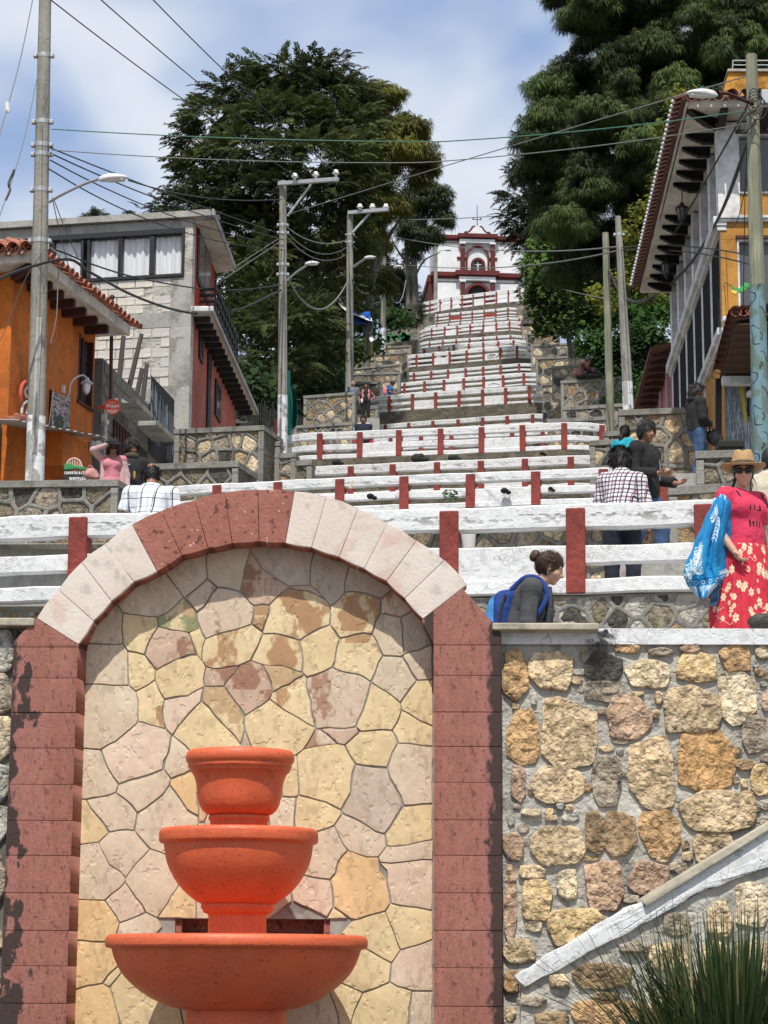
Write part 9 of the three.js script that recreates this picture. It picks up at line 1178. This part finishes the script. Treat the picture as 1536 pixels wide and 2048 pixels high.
{
  const far = (o) => person({ cell: 0.026, ...o });
  { const pos = at(727, 833, 58.2); pos.y = RAILS[3].base; const h = (at(727, 833, 58.2).y - pos.y) / 0.99, Q = far({ label: 'man in navy tracksuit top with white shoulder stripes behind the fourth railing', pos, yaw: 0.05, h, skin: SKIN.brown, hairThick: 0.02, hands: { L: {}, R: {} }, top: { mat: cloth(0.014, 0.018, 0.04), sleeve: 'long', hem: 0.85, loose: 0.03, len: 0.6 }, bottom: { kind: 'pants', mat: cloth(0.3, 0.02, 0.03) } }); for (const m of [1, -1]) { Q.put('white_stripe', [tube([V(m * 0.07, 1.47, 0.02), V(m * 0.18, 1.45, 0.02), V(m * 0.255, 1.34, 0.0), V(m * 0.28, 1.2, 0)], 0.02, 14, 6)], MAT.whitePlain); Q.put('red_cuff', [cyl(V(m * 0.245, 1.05, -0.01), V(m * 0.25, 0.86, 0.06), 0.058, 0.05, 10)], cloth(0.5, 0.02, 0.04)); } }
  { const pos = at(706, 763, 83.5); pos.y -= 1.66; far({ label: 'grey-haired man in grey shirt standing behind the left planter wall', pos, yaw: 0.35, h: 1.68, fat: 1.1, skin: SKIN.brown, hairMat: HAIR.grey, hair: 'bald', headYaw: 0.3, hands: { L: {}, R: {} }, J: { elR: [-0.3, 1.14, 0.05], wrR: [-0.1, 1.1, 0.2] }, top: { mat: cloth(0.16, 0.18, 0.20), sleeve: 'short', hem: 0.86, loose: 0.03 }, bottom: { kind: 'pants', mat: navy } }); struct('side_step', slab(V(Xof(640, 84), pos.y, -82.5), V(Xof(760, 84), pos.y, -82.5), V(Xof(760, 90), pos.y, -91), V(Xof(640, 90), pos.y, -91), 1.5, V(0, 1, 0)), MAT.conc); }
  { const pos = at(732, 768, 86); pos.y -= 1.6; const Q = far({ label: 'woman in pink vest with hands on hips left of the seventh railing', pos, yaw: 0, h: 1.62, fat: 1.15, fem: true, skin: SKIN.brown, headPitch: -0.1, hands: { L: { dir: [-1, -0.2, 0] }, R: { dir: [1, -0.2, 0] } }, J: { elL: [0.36, 1.12, -0.05], elR: [-0.36, 1.12, -0.05], wrL: [0.2, 0.98, 0.05], wrR: [-0.2, 0.98, 0.05] }, top: { mat: blackCloth, sleeve: 'none', hem: 0.9 }, bottom: { kind: 'pants', mat: blackCloth } }); for (const m of [1, -1]) Q.put('pink_vest', [ball(V(m * 0.115, 1.2, 0.1), 0.06, 0.21, 0.06), ball(V(m * 0.12, 1.38, 0.03), 0.06, 0.06, 0.07)], cloth(0.75, 0.24, 0.28)); Q.put('white_bag', [ball(V(-0.16, 0.93, 0.17), 0.05, 0.1, 0.03)], MAT.whitePlain); }
  { const pos = at(779, 764, 104); pos.y -= 1.62; const Q = far({ label: 'man in blue shirt with pink backpack looking at his phone, left of the eighth railing', pos, yaw: 1.35, h: 1.68, skin: SKIN.brown, headPitch: 0.5, noFace: 1, hands: { L: { curl: 0.8 }, R: { curl: 0.8 } }, J: { chest: [0, 1.26, 0.04], neck: [0, 1.42, 0.07], head: [0, 1.55, 0.16], elL: [0.22, 1.1, 0.06], elR: [-0.22, 1.1, 0.06], wrL: [0.1, 1.06, 0.3], wrR: [-0.1, 1.06, 0.3] }, top: { mat: cloth(0.02, 0.16, 0.42), sleeve: 'short', hem: 0.88, loose: 0.025 }, bottom: { kind: 'pants', mat: cloth(0.01, 0.05, 0.06) } }); single('pink_backpack', [ball(Q.world(0, 1.16, -0.17), 0.17, 0.23, 0.12, 16)], cloth(0.72, 0.25, 0.32), 'pink backpack worn by the man in the blue shirt', 'backpack'); single('phone', box(0.14, 0.02, 0.1, Q.world(0, 1.08, 0.46)), MAT.black, 'dark phone held by the man in the blue shirt', 'phone'); }
  { const pos = at(1160, 759, 73.9); pos.y -= 0.86; pos.z += 0.0; const Q = far({ label: 'man in maroon shirt and dark cap sitting with knees up on the dark stone wall', pos, yaw: 1.5, h: 1.7, skin: SKIN.brown, headPitch: 0.5, noFace: 1, J: { pelvis: [0, 0.98, 0], belly: [0, 1.1, 0.03], chest: [0, 1.26, 0.1], neck: [0, 1.42, 0.17], head: [0, 1.53, 0.27], shL: [0.17, 1.36, 0.15], shR: [-0.17, 1.36, 0.15], elL: [0.22, 1.15, 0.32], elR: [-0.22, 1.15, 0.32], wrL: [0.12, 1.02, 0.55], wrR: [-0.12, 1.02, 0.55], hipL: [0.09, 0.97, 0.05], hipR: [-0.09, 0.97, 0.05], knL: [0.12, 1.2, 0.42], knR: [-0.12, 1.16, 0.44], anL: [0.1, 0.93, 0.72], anR: [-0.1, 0.93, 0.76] }, hands: { L: {}, R: {} }, top: { mat: cloth(0.075, 0.02, 0.022), sleeve: 'long', hem: 0.95, loose: 0.03 }, bottom: { kind: 'pants', mat: blackCloth, seated: 1, waist: 1.3 } }); Q.kid('cap', ball(V(0, 0.07, -0.01), 0.095, 0.07, 0.11), blackCloth); single('dark_bundle', [ball(at(1186, 752, 73.7), 0.3, 0.07, 0.16), ball(at(1178, 755, 73.7), 0.1, 0.07, 0.1)], MAT.blackMatt, 'dark bundle lying on the wall before the sitting man', 'bag'); }
  const tiny = (label, x, y, d, yaw, top, bot, fem) => { const pos = at(x, y, d); pos.y -= 1.6; person({ label, pos, yaw, h: 1.62, cell: 0.04, fem, skin: SKIN.brown, noFace: 1, hands: { L: {}, R: {} }, top: { mat: top, sleeve: 'short', hem: 0.9, loose: 0.03 }, bottom: { kind: 'pants', mat: bot } }); };
  tiny('far person in a pink top beside the twelfth railing, below the mural', 836, 672, 169, 1.2, cloth(0.7, 0.04, 0.2), cloth(0.05, 0.2, 0.5), true); tiny('far person in blue top sitting lower left of the pink one', 829, 678, 168, -0.8, cloth(0.08, 0.25, 0.55), navy, false);
  tiny('far dark-haired person behind the tenth railing, left one', 877, 697, 143, 0, cloth(0.5, 0.5, 0.52), navy, true); tiny('far dark-haired person behind the tenth railing, right one', 898, 697, 144, 0.5, MAT.whitePlain, blackCloth, false); tiny('far dark figure in the middle of the stairs by the thirteenth railing', 963, 664, 172, 0, cloth(0.06, 0.02, 0.02), navy, false);
}
renderer.render(scene, camera);
